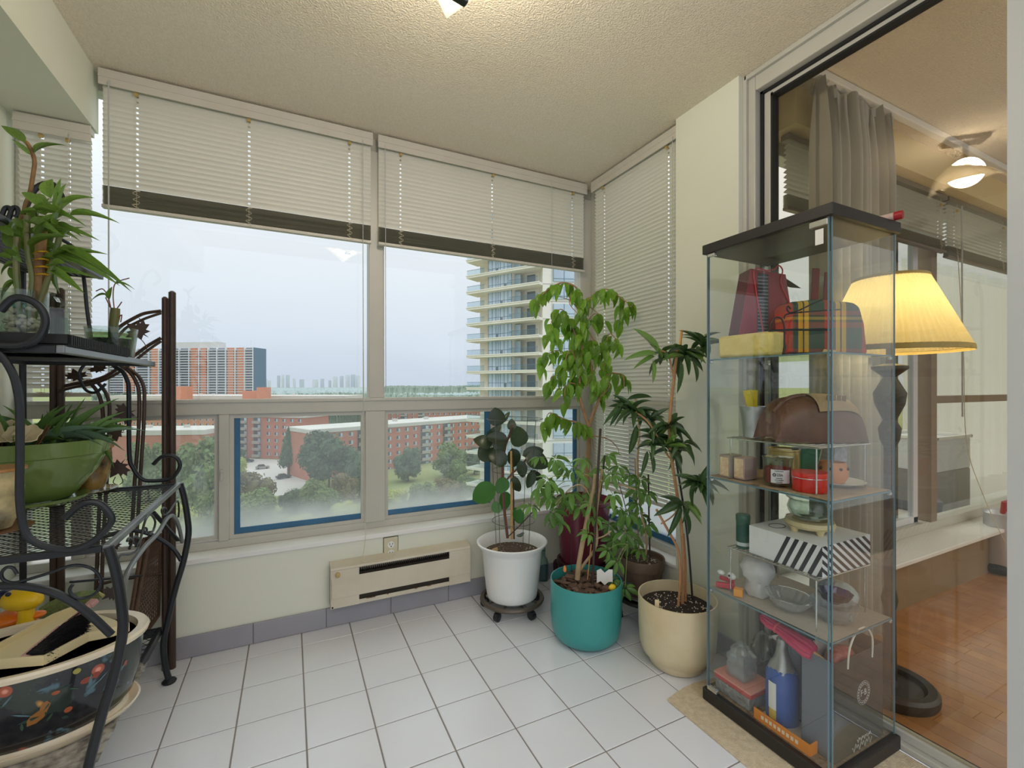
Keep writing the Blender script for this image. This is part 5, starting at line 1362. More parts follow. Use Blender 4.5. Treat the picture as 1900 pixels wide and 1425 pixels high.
tl = [(430, 990, 30, .05), (515, 1000, 60, .06), (560, 1040, 60, .06), (470, 1110, 58, .062), (430, 1150, 52, .07), (520, 1150, 60, .06), (480, 1195, 60, .065), (560, 1210, 60, .065), (600, 1180, 58, .06), (500, 1280, 56, .06), (545, 1330, 50, .06), (610, 1060, 58, .06),
      (660, 1085, 52, .055), (700, 1180, 50, .05), (640, 1250, 52, .055), (740, 1045, 50, .055), (810, 1085, 52, .055), (790, 980, 54, .06), (850, 1040, 50, .055), (820, 1190, 52, .055), (700, 1240, 46, .05), (660, 1000, 46, .05), (690, 1395, 36, .04), (720, 1310, 44, .05), (390, 1250, 44, .055)]
for a, b, s_, l_ in tl:
    u, v = C1(a, b); palmate(tp, u, v, 2.0 + rp.uniform(-.1, .12), l_, C1((a + 700) / 2 + 0, (b * 1 + 1090) / 2), n=rp.choice((6, 7, 7)))
# ---- maroon pot with the weeping fig
mx_, my_ = xy(1082, 2.5)
mp_ = thing('weeping_fig', 'tall weeping fig with hanging leaves in a maroon pot', 'potted plant', (mx_, my_, 0))
M_mar = mat('maroon_plastic', (112, 40, 58), .25, coat=.3)
M_mard = mat('maroon_stand', (52, 22, 30), .3)
part('pot', G().lathe([(0, .168), (.122, .168), (.128, .185), (.142, .40), (.150, .485), (.156, .490), (.156, .505), (.148, .505), (.142, .45), (0, .45)], (mx_, my_, 0), 48), M_mar, mp_)
part('soil', G().lathe([(.14, .47), (0, .48)], (mx_, my_, 0), 24), M_soil, mp_)
part('pot_stand', G().lathe([(0, .125), (.10, .125), (.138, .135), (.148, .155), (.144, .172), (.130, .172), (.128, .160), (0, .16)], (mx_, my_, 0), 40), M_mard, mp_)
for k in range(4):
    a = -2.2 + k * PI / 2; dx, dy = math.cos(a), math.sin(a)
    part('stand_leg', G().tube(spline([(mx_ + dx * .125, my_ + dy * .125, .15), (mx_ + dx * .152, my_ + dy * .152, .14), (mx_ + dx * .150, my_ + dy * .150, .09), (mx_ + dx * .128, my_ + dy * .128, .04), (mx_ + dx * .146, my_ + dy * .146, .01)], 4), .014, 8), M_mard, mp_)
c = Pd(1062, 945, 2.42); part('blue_ribbon', G().grid(lambda i, j: c + V((CC, -SS, 0)) * (.09 * (i - .5)) + V((0, 0, .02 * (j - .5) - .03 * i)), 4, 2), mat('blue_ribbon', (60, 76, 190), .4), mp_, 0)
M_trk = mat('fig_trunk', (176, 138, 104), .75, noise=(30, .6, (140, 104, 76)))
px_tube('trunk', [C1(680, 1220), C1(682, 1050), C1(690, 920), C1(690, 830)], 2.48, [.014] * 13, M_trk, mp_, 4, 9)
fb = [[(690, 830), (655, 720), (640, 640), (650, 480), (655, 300), (640, 120), (560, 70), (480, 105), (400, 180)], [(650, 330), (720, 235), (770, 275)], [(660, 200), (720, 130), (790, 105), (880, 165), (940, 200), (985, 185)], [(880, 165), (920, 230), (925, 300)], [(655, 430), (560, 220), (500, 260), (470, 390)],
      [(655, 480), (600, 300), (540, 300), (520, 400)], [(650, 540), (540, 430), (450, 470), (435, 530)], [(650, 560), (600, 430), (570, 470), (570, 540)], [(645, 580), (520, 560), (490, 590), (480, 640)], [(650, 620), (590, 600), (565, 640), (570, 710)], [(690, 830), (740, 700), (770, 640), (785, 560), (830, 550), (910, 570), (930, 620)],
      [(740, 690), (700, 470), (720, 370), (760, 440)], [(770, 540), (790, 360), (820, 350), (850, 410)], [(690, 830), (560, 790), (480, 760), (455, 850)], [(690, 850), (640, 810), (560, 800), (540, 850)], [(700, 880), (800, 900), (870, 980)], [(690, 900), (705, 880), (720, 960)], [(640, 860), (620, 900)], [(655, 250), (600, 170), (520, 140)],
      [(655, 350), (690, 330), (740, 420), (770, 440)], [(650, 500), (690, 480), (710, 540), (740, 500)], [(785, 580), (800, 620), (770, 660)], [(650, 620), (690, 600), (700, 560)], [(660, 170), (700, 200), (760, 250)], [(600, 110), (590, 180), (630, 230)]]
FL_ = [leaf_mesh('leaf', mat('fig_leaf', (136, 178, 60), .28, noise=(10, .6, (86, 134, 50)), trans=.45, rand=.3), lambda t: math.sin(PI * t ** .75) ** .85 * (1 - .25 * t) + .01, c, .25, 7) for c in (.15, .4, .6)]
nl = 0
for bi, pts in enumerate(fb):
    dz = rp.uniform(-.12, .1)
    P_ = [V((min(p.x, 1.345), min(p.y, -.03), p.z)) for p in spline([Pd(*C1(a, b), 2.40 + dz * (k / max(1, len(pts) - 1))) for k, (a, b) in enumerate(pts)], 8)]
    tot = sum((P_[i + 1] - P_[i]).length for i in range(len(P_) - 1))
    rr = .009 if bi in (0, 10) else .003
    part('branch', G().tube(P_, [rr * (1 - .8 * i / (len(P_) - 1)) + .0008 for i in range(len(P_))], 6), M_trk, mp_)
    acc = 0; skip = .30 if bi in (0, 10) else .04
    for i in range(len(P_) - 1):
        acc += (P_[i + 1] - P_[i]).length
        if i / len(P_) < skip and bi in (0, 10): acc = 0; continue
        while acc > .0155 and nl < 298:
            acc -= .0155; nl += 1
            o_ = V((rp.uniform(-1, 1), rp.uniform(-1, 1), 0)); dv = o_ * .55 + V((0, 0, -1)) * rp.uniform(.5, 1.2)
            put_leaf(FL_[rp.randrange(3)], mp_, P_[i] + o_ * .012, dv, VIEW + o_ * .9 + V((0, 0, .4)), rp.uniform(.066, .095), rp.uniform(.034, .048))
# ---- brown pot on a low black stand
bx0, by0 = xy(1192, 2.15)
st = thing('low_plant_stand', 'low black three-legged plant stand under the brown pot', 'plant stand', (bx0, by0, 0))
part('top', G().lathe([(0, .118), (.118, .118), (.124, .126), (.118, .134), (0, .134)], (bx0, by0, 0), 40), M_black, st)
for k in range(3):
    a = -2.05 + k * 2 * PI / 3; part('leg', G().tube(spline([(bx0 + .105 * math.cos(a), by0 + .105 * math.sin(a), .12), (bx0 + .112 * math.cos(a), by0 + .112 * math.sin(a), .06), (bx0 + .104 * math.cos(a), by0 + .104 * math.sin(a), .0)], 4), .011, 8), M_black, st)
sc = thing('tin_saucer', 'silver ringed saucer under the brown pot', 'saucer', (bx0, by0, .135))
part('dish', G().lathe([(0, .135), (.092, .135), (.112, .146), (.114, .152), (.108, .150), (.09, .142), (.07, .144), (.06, .141), (0, .141)], (bx0, by0, 0), 40), mat('tin', (176, 170, 160), .3, metal=.7), sc)
bp_ = thing('umbrella_plant', 'small umbrella plant in a brown nursery pot', 'potted plant', (bx0, by0, .142))
M_bpot = mat('brown_pot', (98, 78, 64), .5)
part('pot', G().lathe([(0, .143), (.072, .143), (.078, .15), (.092, .262), (.098, .265), (.103, .312), (.101, .316), (.096, .312), (.09, .27), (0, .27)], (bx0, by0, 0), 48), M_bpot, bp_)
part('soil', G().lathe([(.095, .292), (0, .300)], (bx0, by0, 0), 24), M_soil, bp_); speckle(bp_, bx0, by0, .298, .08, 40)
c = Pd(1165, 1092, 2.06); part('label_strip', G().obox((c.x, c.y, c.z), (.02, .001, .028), rotz(-YAW)), mat('label_dark', (60, 70, 66), .5), bp_, 0)
px_tube('stake', [(1206, 1040), (1204, 950), (1203, 880)], 2.14, .004, M_dstake, bp_); px_tube('stem', [(1196, 1040), (1200, 1000), (1188, 940), (1183, 860), (1186, 800), (1180, 740)], 2.14, .005, M_tstem, bp_)
px_tube('stem', [(1186, 1038), (1184, 980), (1180, 900), (1178, 850)], 2.17, .0035, M_tstem, bp_); px_tube('stake', [(1166, 960), (1144, 880)], 2.2, .002, M_dstake, bp_)
for a, b, s_, l_ in ((910, 1085, 0, .05), (965, 1105, 0, .055), (945, 1160, 0, .055), (900, 1290, 0, .06), (880, 1320, 0, .06), (960, 1300, 0, .055), (1000, 1340, 0, .055), (880, 1390, 0, .06), (930, 1420, 0, .06), (800, 1350, 0, .055), (950, 1240, 0, .05), (850, 1260, 0, .05), (900, 1440, 0, .055), (1000, 1180, 0, .05), (820, 1430, 0, .055), (960, 1480, 0, .045)):
    u, v = C1(a, b); palmate(bp_, u, v, 2.13 + rp.uniform(-.08, .06), l_, C1(950, b + 60))
for u, v in ((1138, 1075), (1145, 1040), (1128, 1020), (1160, 1090)): palmate(bp_, u, v, 2.0, .05, (1165, 1010))
# ---- cream pot with the dracaena
cx0, cy0 = xy(1256, 1.836)
cp = thing('dracaena', 'dark strap-leaved dracaena in a weathered cream pot', 'potted plant', (cx0, cy0, 0))
M_cpot = mat('cream_pot', (218, 204, 168), .4, noise=(6, .7, (196, 176, 134)))
part('pot', G().lathe([(0, .002), (.098, .002), (.108, .01), (.116, .032), (.118, .036), (.136, .052), (.146, .085), (.151, .15), (.153, .268), (.152, .274), (.147, .274), (.143, .2), (0, .2)], (cx0, cy0, 0), 64), M_cpot, cp)
part('soil', G().lathe([(.144, .228), (.09, .236), (0, .240)], (cx0, cy0, 0), 30), mat('dark_soil', (40, 32, 28), .95, noise=(90, .8, (66, 54, 46)), bump=(140, 1, .006)), cp); speckle(cp, cx0, cy0, .238, .12, 130)
M_cane2 = mat('dracaena_cane', (190, 142, 98), .65, noise=(50, .5, (160, 112, 74)))
px_tube('cane', [(1266, 1125), (1268, 1060), (1266, 1000), (1262, 960), (1258, 930), (1252, 890), (1246, 850), (1242, 800), (1246, 740), (1252, 690), (1256, 650)], 1.84, .0062, M_cane2, cp, 4, 8)
px_tube('cane', [(1258, 1128), (1262, 1080), (1260, 1030), (1254, 1010), (1240, 985), (1226, 960), (1218, 945)], 1.82, .005, M_cane2, cp, 4, 8)
px_tube('cane', [(1272, 1126), (1272, 1050), (1268, 990)], 1.86, .0045, M_cane2, cp); px_tube('stem', [(1226, 972), (1245, 960), (1258, 945), (1266, 930)], 1.82, .003, M_cane2, cp)
px_tube('stake', [(1286, 1128), (1276, 1000), (1262, 900), (1243, 790)], 1.88, .0042, mat('black_stake', (44, 44, 46), .5), cp)
px_tube('cane', [(1250, 700), (1240, 660), (1225, 650)], 1.84, .004, M_cane2, cp); px_tube('cane', [(1242, 850), (1220, 810), (1200, 780), (1180, 765)], 1.86, .004, M_cane2, cp)
px_tube('cane', [(1262, 640), (1264, 620), (1266, 612)], 1.84, .005, mat('cut_cane', (230, 170, 90), .6), cp)
M_dra = mat('dracaena_leaf', (80, 110, 62), .28, noise=(10, .6, (54, 80, 50)), trans=.2, rand=.3); M_dra2 = mat('dracaena_leaf_light', (128, 164, 78), .3, trans=.25)
st_ = lambda t: math.sin(PI * t ** .8) ** .7 * .95 + .01
DL = [leaf_mesh('leaf', M_dra, st_, c, .35, 7) for c in (.15, .45, .7)]; DL2 = leaf_mesh('leaf', M_dra2, st_, .15, .35, 7)
def rosette(a, b, d, n, L_, wd=.019, up=(0, 0, 1), lo=-.7, hi=.9):
    c = Pd(*C1(a, b), d)
    for k in range(n):
        az = k * 2.399 + rp.uniform(-.3, .3); e2 = rp.uniform(lo, hi)
        dv = V((math.cos(az) * math.cos(e2), math.sin(az) * math.cos(e2), math.sin(e2)))
        put_leaf(DL[rp.randrange(3)] if rp.random() > .12 else DL2, cp, c + V((0, 0, rp.uniform(-.012, .012))), dv, V((0, 0, 1)) + VIEW * .4, L_ * rp.uniform(.85, 1.3), wd * rp.uniform(1.0, 1.5))
def strap(a, b, c_, d_, dd_, w_, light=False):
    p0 = Pd(*C1(a, b), dd_); p1 = Pd(*C1(c_, d_), dd_ + rp.uniform(-.05, .02)); put_leaf(DL2 if light else DL[0], cp, p0, p1 - p0, VIEW + V((0, 0, .6)), (p1 - p0).length, w_)
rosette(1195, 450, 1.84, 22, .095); rosette(1080, 460, 1.86, 9, .075); rosette(1285, 400, 1.80, 14, .085, .019, (0, 0, 1), -.3, 1.2)
rosette(930, 760, 1.9, 20, .10); rosette(1020, 800, 1.9, 10, .08); rosette(1120, 830, 1.84, 16, .085); rosette(1110, 950, 1.84, 16, .09); rosette(1030, 900, 1.88, 8, .09)
rosette(1190, 930, 1.82, 10, .085); rosette(1275, 1135, 1.74, 20, .085); rosette(1190, 1240, 1.80, 8, .08)
strap(1055, 440, 945, 302, 1.84, .03, True); strap(1050, 450, 882, 465, 1.84, .028, True); strap(1040, 460, 930, 515, 1.84, .02, True); strap(1030, 480, 1035, 600, 1.84, .018, True)
strap(1180, 1240, 1035, 1300, 1.8, .03); strap(1180, 1245, 1110, 1420, 1.8, .026); strap(1190, 1260, 1230, 1420, 1.8, .02); strap(1270, 1130, 1330, 1030, 1.74, .024)
strap(1000, 960, 970, 1090, 1.86, .02); strap(1010, 960, 1040, 1090, 1.86, .02); strap(1175, 480, 1165, 660, 1.82, .022); strap(1240, 490, 1270, 600, 1.8, .018); strap(945, 820, 905, 985, 1.88, .03); strap(880, 700, 765, 820, 1.9, .02); strap(870, 720, 800, 830, 1.9, .02); strap(890, 690, 1035, 665, 1.9, .024)
c = Pd(1219, 1105, 1.76); part('plant_tag', G().obox((c.x, c.y, .262), (.008, .0015, .03), rotz(-.6)), mat('cream_tag', (232, 212, 168), .6), cp, 0)
# ---- small glass bottle in the corner
gx0, gy0 = xy(1008, 2.62)
gb_ = thing('glass_bottle', 'small pale glass bottle standing behind the white pot', 'bottle', (gx0, gy0, .0))
part('body', G().lathe([(0, .001), (.028, .001), (.030, .01), (.030, .10), (.022, .125), (.011, .14), (.011, .165), (.014, .17), (.009, .172)], (gx0, gy0, 0), 20), glass('pale_blue_glass', (206, 230, 230), facing=.4), gb_)
part('cap', G().ball((gx0, gy0, .182), .013, 12, 8), glass('pale_blue_cap', (214, 232, 232), facing=.4), gb_)
# ================================================================ GLASS DISPLAY CABINET AND ITS CONTENTS
KX0, KX1, KY0, KY1 = 1.074, 1.436, -1.556, -1.122
M_kblk = mat('cabinet_black', (38, 35, 33), .45, noise=(20, .4, (50, 46, 43)))
M_kgl = glass('cabinet_glass', (250, 252, 251), refl=1.0)
M_kedge = mat('glass_edge', (126, 156, 164), .15, trans=.3)
M_chr = mat('chrome', (214, 214, 210), .15, metal=.9)
mt = thing('floor_mat', 'beige woven floor mat under the glass cabinet', 'mat', (1.15, -1.4, 0))
pts = [(1.43, -1.085), (1.11, -1.055), (.965, -1.092), (.945, -1.38), (.95, -1.62), (1.43, -1.64)]
def mat_pt(i, j):
    x_ = .955 + .477 * i; y_ = -1.64 + .57 * j + .022 * math.sin(i * 5)
    return V((x_, y_, .004 + .0012 * math.sin(i * 60) * math.sin(j * 70)))
part('weave', G().grid(mat_pt, 60, 70), mat('woven_mat', (218, 202, 172), .9, noise=(60, .6, (190, 172, 140)), bump=(260, 1, .004)), mt, 60)
part('backing', G().box(.956, 1.431, -1.638, -1.075, .0005, .0032), mat('woven_mat', (218, 202, 172)), mt, 0)
kb = thing('display_cabinet', 'tall glass display cabinet with black top and base', 'cabinet', (1.255, -1.34, .0055))
part('base', G().box(KX0, KX1, KY0, KY1, .006, .048), M_kblk, kb, 0, .004)
part('top', G().box(KX0, KX1, KY0, KY1, 1.597, 1.63), M_kblk, kb, 0, .002)
gx0_, gx1_, gy0_, gy1_ = KX0 + .012, KX1 - .010, KY0 + .012, KY1 - .012
part('door', G().box(gx0_, gx0_ + .004, gy0_ + .006, gy1_ - .002, .05, 1.596), M_kgl, kb, 0)
part('side_panel', G().box(gx0_ + .006, gx1_, gy0_, gy0_ + .004, .048, 1.597), M_kgl, kb, 0)
part('side_panel', G().box(gx0_ + .006, gx1_, gy1_ - .004, gy1_, .048, 1.597), M_kgl, kb, 0)
part('back_panel', G().box(gx1_ - .004, gx1_, gy0_ + .005, gy1_ - .005, .048, 1.597), M_kgl, kb, 0)
for (x_, y_) in ((gx0_ - .0005, gy0_ + .004), (gx0_ - .0005, gy1_ - .002), (gx0_ + .006, gy0_ - .001), (gx0_ + .006, gy1_ - .003), (gx1_ - .003, gy0_ - .0005), (gx1_ - .003, gy1_ - .004)):
    part('glass_edge', G().box(x_, x_ + .0035, y_, y_ + .0035, .05, 1.596), M_kedge, kb, 0)
SZ = (1.222, .803, .408)
for z_ in SZ:
    sh = part('shelf', G().box(gx0_ + .008, gx1_ - .006, gy0_ + .006, gy1_ - .006, z_ - .005, z_), glass('shelf_glass', (232, 242, 240), refl=1.0), kb, 0)
    part('shelf_edge', G().box(gx0_ + .0065, gx0_ + .008, gy0_ + .006, gy1_ - .006, z_ - .005, z_).box(gx0_ + .008, gx1_ - .006, gy0_ + .0045, gy0_ + .006, z_ - .005, z_), M_kedge, sh, 0)
    for (x_, y_) in ((gx0_ + .012, gy1_ - .008), (gx1_ - .012, gy0_ + .008), (gx0_ + .012, gy0_ + .008), (gx1_ - .012, gy1_ - .008)):
        part('shelf_clip', G().obox((x_, y_, z_ - .010), (.006, .005, .005)), M_chr, sh, 0, .002)
part('hinge', G().box(gx0_ - .005, gx0_ + .008, gy0_ + .006, gy0_ + .055, 1.575, 1.594), M_chr, kb, 0, .002)
part('hinge', G().box(gx0_ - .005, gx0_ + .008, gy1_ - .034, gy1_ - .004, 1.584, 1.596), M_chr, kb, 0, .002)
part('hinge', G().box(gx0_ - .008, gx0_ + .008, gy1_ - .045, gy1_ - .004, .048, .062), M_chr, kb, 0, .003)
part('sticker', G().box(gx0_ - .0012, gx0_ - .0002, gy0_ + .018, gy0_ + .040, 1.525, 1.568), M_white, kb, 0)
for (a_, nm) in (((1.33, -1.55, 1.3505), 0), ((1.41, -1.556, 1.39), 0)):
    pass
for k, (x_, lab) in enumerate(((1.330, 'thin red-capped paper roll on the cabinet top, left one'), (1.398, 'red-capped paper roll on the cabinet top, right one'))):
    t = thing('paper_roll', lab, 'roll', (x_, -1.48, 1.631))
    r_ = .008 if k == 0 else .012
    y_e = -1.5 if k == 0 else -1.575
    part('tube', G().tube([(x_ - .03, -1.36, 1.631 + r_), (x_, y_e + .02, 1.631 + r_)], r_, 12), mat('pinkish_paper', (206, 178, 166), .6), t)
    part('cap', G().tube([(x_, y_e + .02, 1.631 + r_), (x_ + .004, y_e, 1.631 + r_)], r_ * 1.08, 12), mat('red_cap', (168, 30, 40), .35), t)
RT = V((CC, -SS, 0)); FW = V((SS, CC, 0)); CAMM = frameM(RT, FW, (0, 0, 1))     # faces the photographer's side of the cabinet
# --- top shelf
z = SZ[0] + .0005
gbag = thing('gift_bag', 'tall dark red gift bag on the top shelf', 'bag', (1.262, -1.215, z))
M_red = mat('dark_red_paper', (148, 44, 52), .35); M_redd = mat('dark_red_side', (104, 26, 34), .4)
c = V((1.262, -1.215, z)); Y_ = V((0, 1, 0)); M2 = frameM(RT, (0, 0, 1), -FW)
part('front', G().prism([(-.088, 0), (.085, 0), (.050, .245), (-.045, .262)], .003, M2, c + FW * -.030), M_red, gbag, 0)
part('back', G().prism([(-.088, 0), (.085, 0), (.05, .245), (-.045, .262)], .003, M2, c + FW * .030), M_redd, gbag, 0)
part('side', G().add([c + RT * a + FW * b + V((0, 0, h_)) for a, b, h_ in ((-.088, -.03, 0), (-.088, .03, 0), (-.045, .03, .262), (-.066, 0, .14), (-.045, -.03, .262))], [(0, 1, 3), (1, 2, 3), (2, 4, 3), (4, 0, 3)]), M_redd, gbag, 0)
part('side', G().add([c + RT * a + FW * b + V((0, 0, h_)) for a, b, h_ in ((.085, -.03, 0), (.085, .03, 0), (.05, .03, .245), (.05, -.03, .245))], [(0, 1, 2, 3)]), M_redd, gbag, 0)
part('stripe_reflection', G().prism([(-.028, .002), (.002, .002), (.002, .245), (-.026, .250)], .001, M2, c - FW * .0335), mat('stripe_black', (44, 42, 46), .4), gbag, 0)  # dark reflection on the bag face, built as a ribbed strip
for k in range(24): part('stripe_rib', G().prism([(-.027, .006 + k * .010), (.001, .005 + k * .010), (.001, .008 + k * .010), (-.027, .010 + k * .010)], .0015, M2, c - FW * .0342), mat('stripe_grey', (128, 126, 128), .4), gbag, 0)
part('handle', G().tube(spline([c + RT * a - FW * .036 + V((0, 0, h_)) for a, h_ in ((-.04, .25), (-.03, .262), (0, .255), (.02, .262), (.03, .27), (.04, .255), (.035, .22), (.055, .17), (.075, .12))], 5), .0018, 6), mat('red_string', (206, 60, 70), .6), gbag)
part('handle', G().tube(spline([c + RT * a - FW * .036 + V((0, 0, h_)) for a, h_ in ((-.04, .255), (-.03, .18), (-.015, .09), (-.008, .01))], 5), .0018, 6), MATS['red_string'], gbag)
part('folded_flap', G().add([c + RT * a + FW * b + V((0, 0, h_)) for a, b, h_ in ((.03, -.03, .25), (.03, .03, .25), (.10, .03, .222), (.095, -.03, .205))], [(0, 1, 2, 3)]), mat('dark_flap', (58, 46, 40), .5), gbag, 0)
for ch in gbag.children: ch.scale = (1.28, 1.28, 1.2)
yb = single('yellow_parcel', G().box(1.10, 1.185, -1.365, -1.165, z, z + .078), mat('yellow_wrap', (232, 206, 112), .35, noise=(20, .5, (246, 228, 150)), bump=(25, .8, .01)), 'yellow wrapped parcel at the front of the top shelf', 'parcel', bevel=.012, smooth=40)
def tartan(name):
    m = D.materials.new(name); m.use_nodes = True; t = m.node_tree; N = t.nodes; L = t.links; b = N['Principled BSDF']; b.inputs['Roughness'].default_value = .8
    tcn = N.new('ShaderNodeTexCoord'); mpn = N.new('ShaderNodeMapping'); mpn.inputs['Rotation'].default_value = (0, 0, YAW); L.new(tcn.outputs['Object'], mpn.inputs[0])
    s_ = N.new('ShaderNodeSeparateXYZ'); L.new(mpn.outputs[0], s_.inputs[0])
    def stripe(sock, period, off, stops):
        a = N.new('ShaderNodeMath'); a.operation = 'MULTIPLY_ADD'; a.inputs[1].default_value = 1 / period; a.inputs[2].default_value = off; L.new(sock, a.inputs[0])
        f = N.new('ShaderNodeMath'); f.operation = 'FRACT'; L.new(a.outputs[0], f.inputs[0])
        r_ = N.new('ShaderNodeValToRGB'); r_.color_ramp.interpolation = 'CONSTANT'; L.new(f.outputs[0], r_.inputs[0])
        e_ = r_.color_ramp.elements; e_[0].position = 0; e_[0].color = lin(stops[0][1]); e_[1].position = stops[1][0]; e_[1].color = lin(stops[1][1])
        for p, col in stops[2:]: q_ = e_.new(p); q_.color = lin(col)
        return r_.outputs[0]
    gr, rd, ye, dk_ = (62, 80, 66), (190, 58, 44), (226, 176, 40), (40, 36, 32)
    ca = stripe(s_.outputs['X'], .118, .35, [(0, gr), (.30, rd), (.46, gr), (.60, ye), (.72, dk_), (.76, ye), (.88, gr)])
    cb = stripe(s_.outputs['Z'], .12, .62, [(0, gr), (.35, rd), (.5, dk_), (.56, ye), (.64, dk_), (.68, rd), (.8, gr)])
    mx = N.new('ShaderNodeMix'); mx.data_type = 'RGBA'; mx.inputs[0].default_value = .32; L.new(ca, mx.inputs[6]); L.new(cb, mx.inputs[7]); L.new(mx.outputs[2], b.inputs['Base Color'])
    MATS[name] = m; return m
tb = thing('tartan_bag', 'green tartan cloth bundle on the top shelf', 'bundle', (1.285, -1.395, z))
c = V((1.285, -1.395, z))
part('cloth', G().prism([(-.135, 0), (.135, 0), (.125, .10), (.11, .155), (.09, .17), (-.02, .18), (-.10, .172), (-.122, .16), (-.115, .08)], .085, frameM(RT, (0, 0, 1), -FW), c + FW * .042), tartan('tartan_cloth'), tb, 0, .014)
part('fringe', G().prism([(-.02, .002), (.02, .004), (.03, .016), (-.01, .02)], .002, M2, c - FW * .046), mat('fringe', (210, 180, 120), .9), tb, 0)
ws = thing('wire_easel', 'black wire scroll easel in front of the tartan bundle', 'easel', (1.245, -1.43, z))
M_kw = mat('black_wire', (24, 24, 26), .45)
def kw(pts, r_=.0022): part('wire', G().tube(spline([Pd(u, v, 1.335) for u, v in pts], 5), r_, 6), M_kw, ws)
kw([(1430, 612), (1432, 598), (1440, 589), (1450, 592), (1455, 606), (1455, 632), (1455, 652)]); kw([(1455, 592), (1458, 584), (1480, 580), (1520, 577), (1560, 574)]); kw([(1467, 573), (1462, 568), (1460, 574), (1466, 580), (1480, 577), (1505, 565), (1525, 556)]); kw([(1426, 614), (1470, 612), (1540, 612)], .003); kw([(1462, 655), (1520, 655)])
rh = thing('red_utensil', 'red notched utensil standing behind the tartan bundle', 'utensil', (1.27, -1.30, z))
for k, (u, v0) in enumerate(((1512, 498), (1532, 505))):
    p0 = Pd(u - 2, 590, 1.56); p1 = Pd(u + 2, v0, 1.56); part('blade', G().bar(p0, p1, .026 if k == 0 else .016, .005, FW), mat('deep_red_plastic', (128, 44, 44), .35), rh, 0, .002)
part('stem', G().tube([(Pd(1512, 590, 1.56).x, Pd(1512, 590, 1.56).y, z), Pd(1512, 570, 1.56)], .006, 8), MATS['deep_red_plastic'], rh)
# --- chrome wire risers
def riser(label, z0, z1):
    t = thing('wire_riser', label, 'rack', (1.25, -1.34, z0), 'chrome wire risers in the cabinet')
    X0, X1, Y0, Y1 = 1.12, 1.385, -1.495, -1.19
    part('frame', G().tube([(X0, Y0, z1), (X1, Y0, z1), (X1, Y1, z1), (X0, Y1, z1)], .0026, 8, closed=True), M_chr, t)
    for k in range(1, 22): y_ = Y0 + (Y1 - Y0) * k / 22; part('wire', G().tube([(X0, y_, z1 - .001), (X1, y_, z1 - .001)], .0013, 5), M_chr, t)
    for x_ in (X0 + .004, X1 - .004):
        for y_ in (Y0 + .01, Y1 - .01): part('leg', G().tube([(x_, y_, z1), (x_, y_, z0 + .001)], .0024, 8), M_chr, t)
    return t
ZA, ZB = .945, .563
riser('chrome wire riser under the brown bag', SZ[1], ZA); riser('chrome wire riser under the striped box', SZ[2], ZB)
za = ZA + .003
bkx, bky = 1.2, -1.235
bk = thing('tin_bucket', 'small tin bucket holding yellow packets', 'bucket', (bkx, bky, za))
part('pail', G().lathe([(0, za), (.034, za), (.036, za + .004), (.044, za + .085), (.046, za + .088), (.047, za + .1), (.049, za + .108), (.046, za + .108), (.043, za + .09), (.034, za + .01), (0, za + .01)], (bkx, bky, 0), 32), mat('galvanised', (188, 190, 190), .3, metal=.8), bk)
yk = thing('yellow_packet', 'pair of yellow packets standing in the tin bucket', 'packet', (bkx, bky, za + .012))
for k in (-1, 1): part('packet', G().obox((bkx - .01 + k * .012, bky + .004 * k, za + .09), (.012, .003, .075), CAMM @ Matrix.Rotation(.12 * k - .1, 3, 'Y')), mat('yellow_packet', (222, 196, 40), .4, noise=(60, .5, (190, 170, 40))), yk, 0, .002)
bb_ = thing('brown_bag', 'brown and tan cloth bag lying on the wire riser', 'bag', (1.285, -1.365, za))
c = V((1.285, -1.365, za))
M_bro = mat('brown_satin', (96, 64, 48), .38, noise=(12, .6, (132, 92, 72))); M_tan = mat('tan_canvas', (172, 144, 106), .7)
def bag_pt(i, j):
    a = (j * 2 - 1); u_ = i * 2 - 1
    hgt = .150 * math.sqrt(max(.004, 1 - abs(u_) ** 5)) * (1 - .10 * max(0, -u_))
    ang = PI * j
    d_ = .085 * (1 - .2 * abs(u_) ** 2)
    wr_ = .004 * math.sin(i * 22 + j * 5) * max(0, 1 - i * 2.2) + .0015 * math.sin(i * 9 + j * 7)
    return c + RT * (u_ * .148 + .006 * math.sin(j * 6)) + FW * (-(d_ + wr_) * math.cos(ang)) + V((0, 0, max(0, hgt * (math.sin(ang) ** .55) + wr_)))
g = G().grid(bag_pt, 33, 21)
part('body', g, M_bro, bb_, 70)
def bag_top(i, j): q_ = bag_pt(.44 + .44 * i, .15 + .45 * j); return q_ + V((0, 0, .003)) - FW * .005
part('canvas_panel', G().grid(bag_top, 14, 8), M_tan, bb_, 70)
part('gathered_neck', G().tube(spline([bag_pt(.06, .4) + V((0, 0, .002)), bag_pt(.18, .4) + V((0, 0, .004)), bag_pt(.3, .42) + V((0, 0, .004)), bag_pt(.42, .44) + V((0, 0, .001))], 5), [.007] * 16, 8), M_bro, bb_)
pm_ = mat('bag_print', (128, 100, 72), .7)
for k in range(4): p = bag_top(.3 + k * .13, .3); part('print_mark', G().obox(p - FW * .002 + V((0, 0, .002)), (.006, .001, .012), CAMM), pm_, bb_, 0)
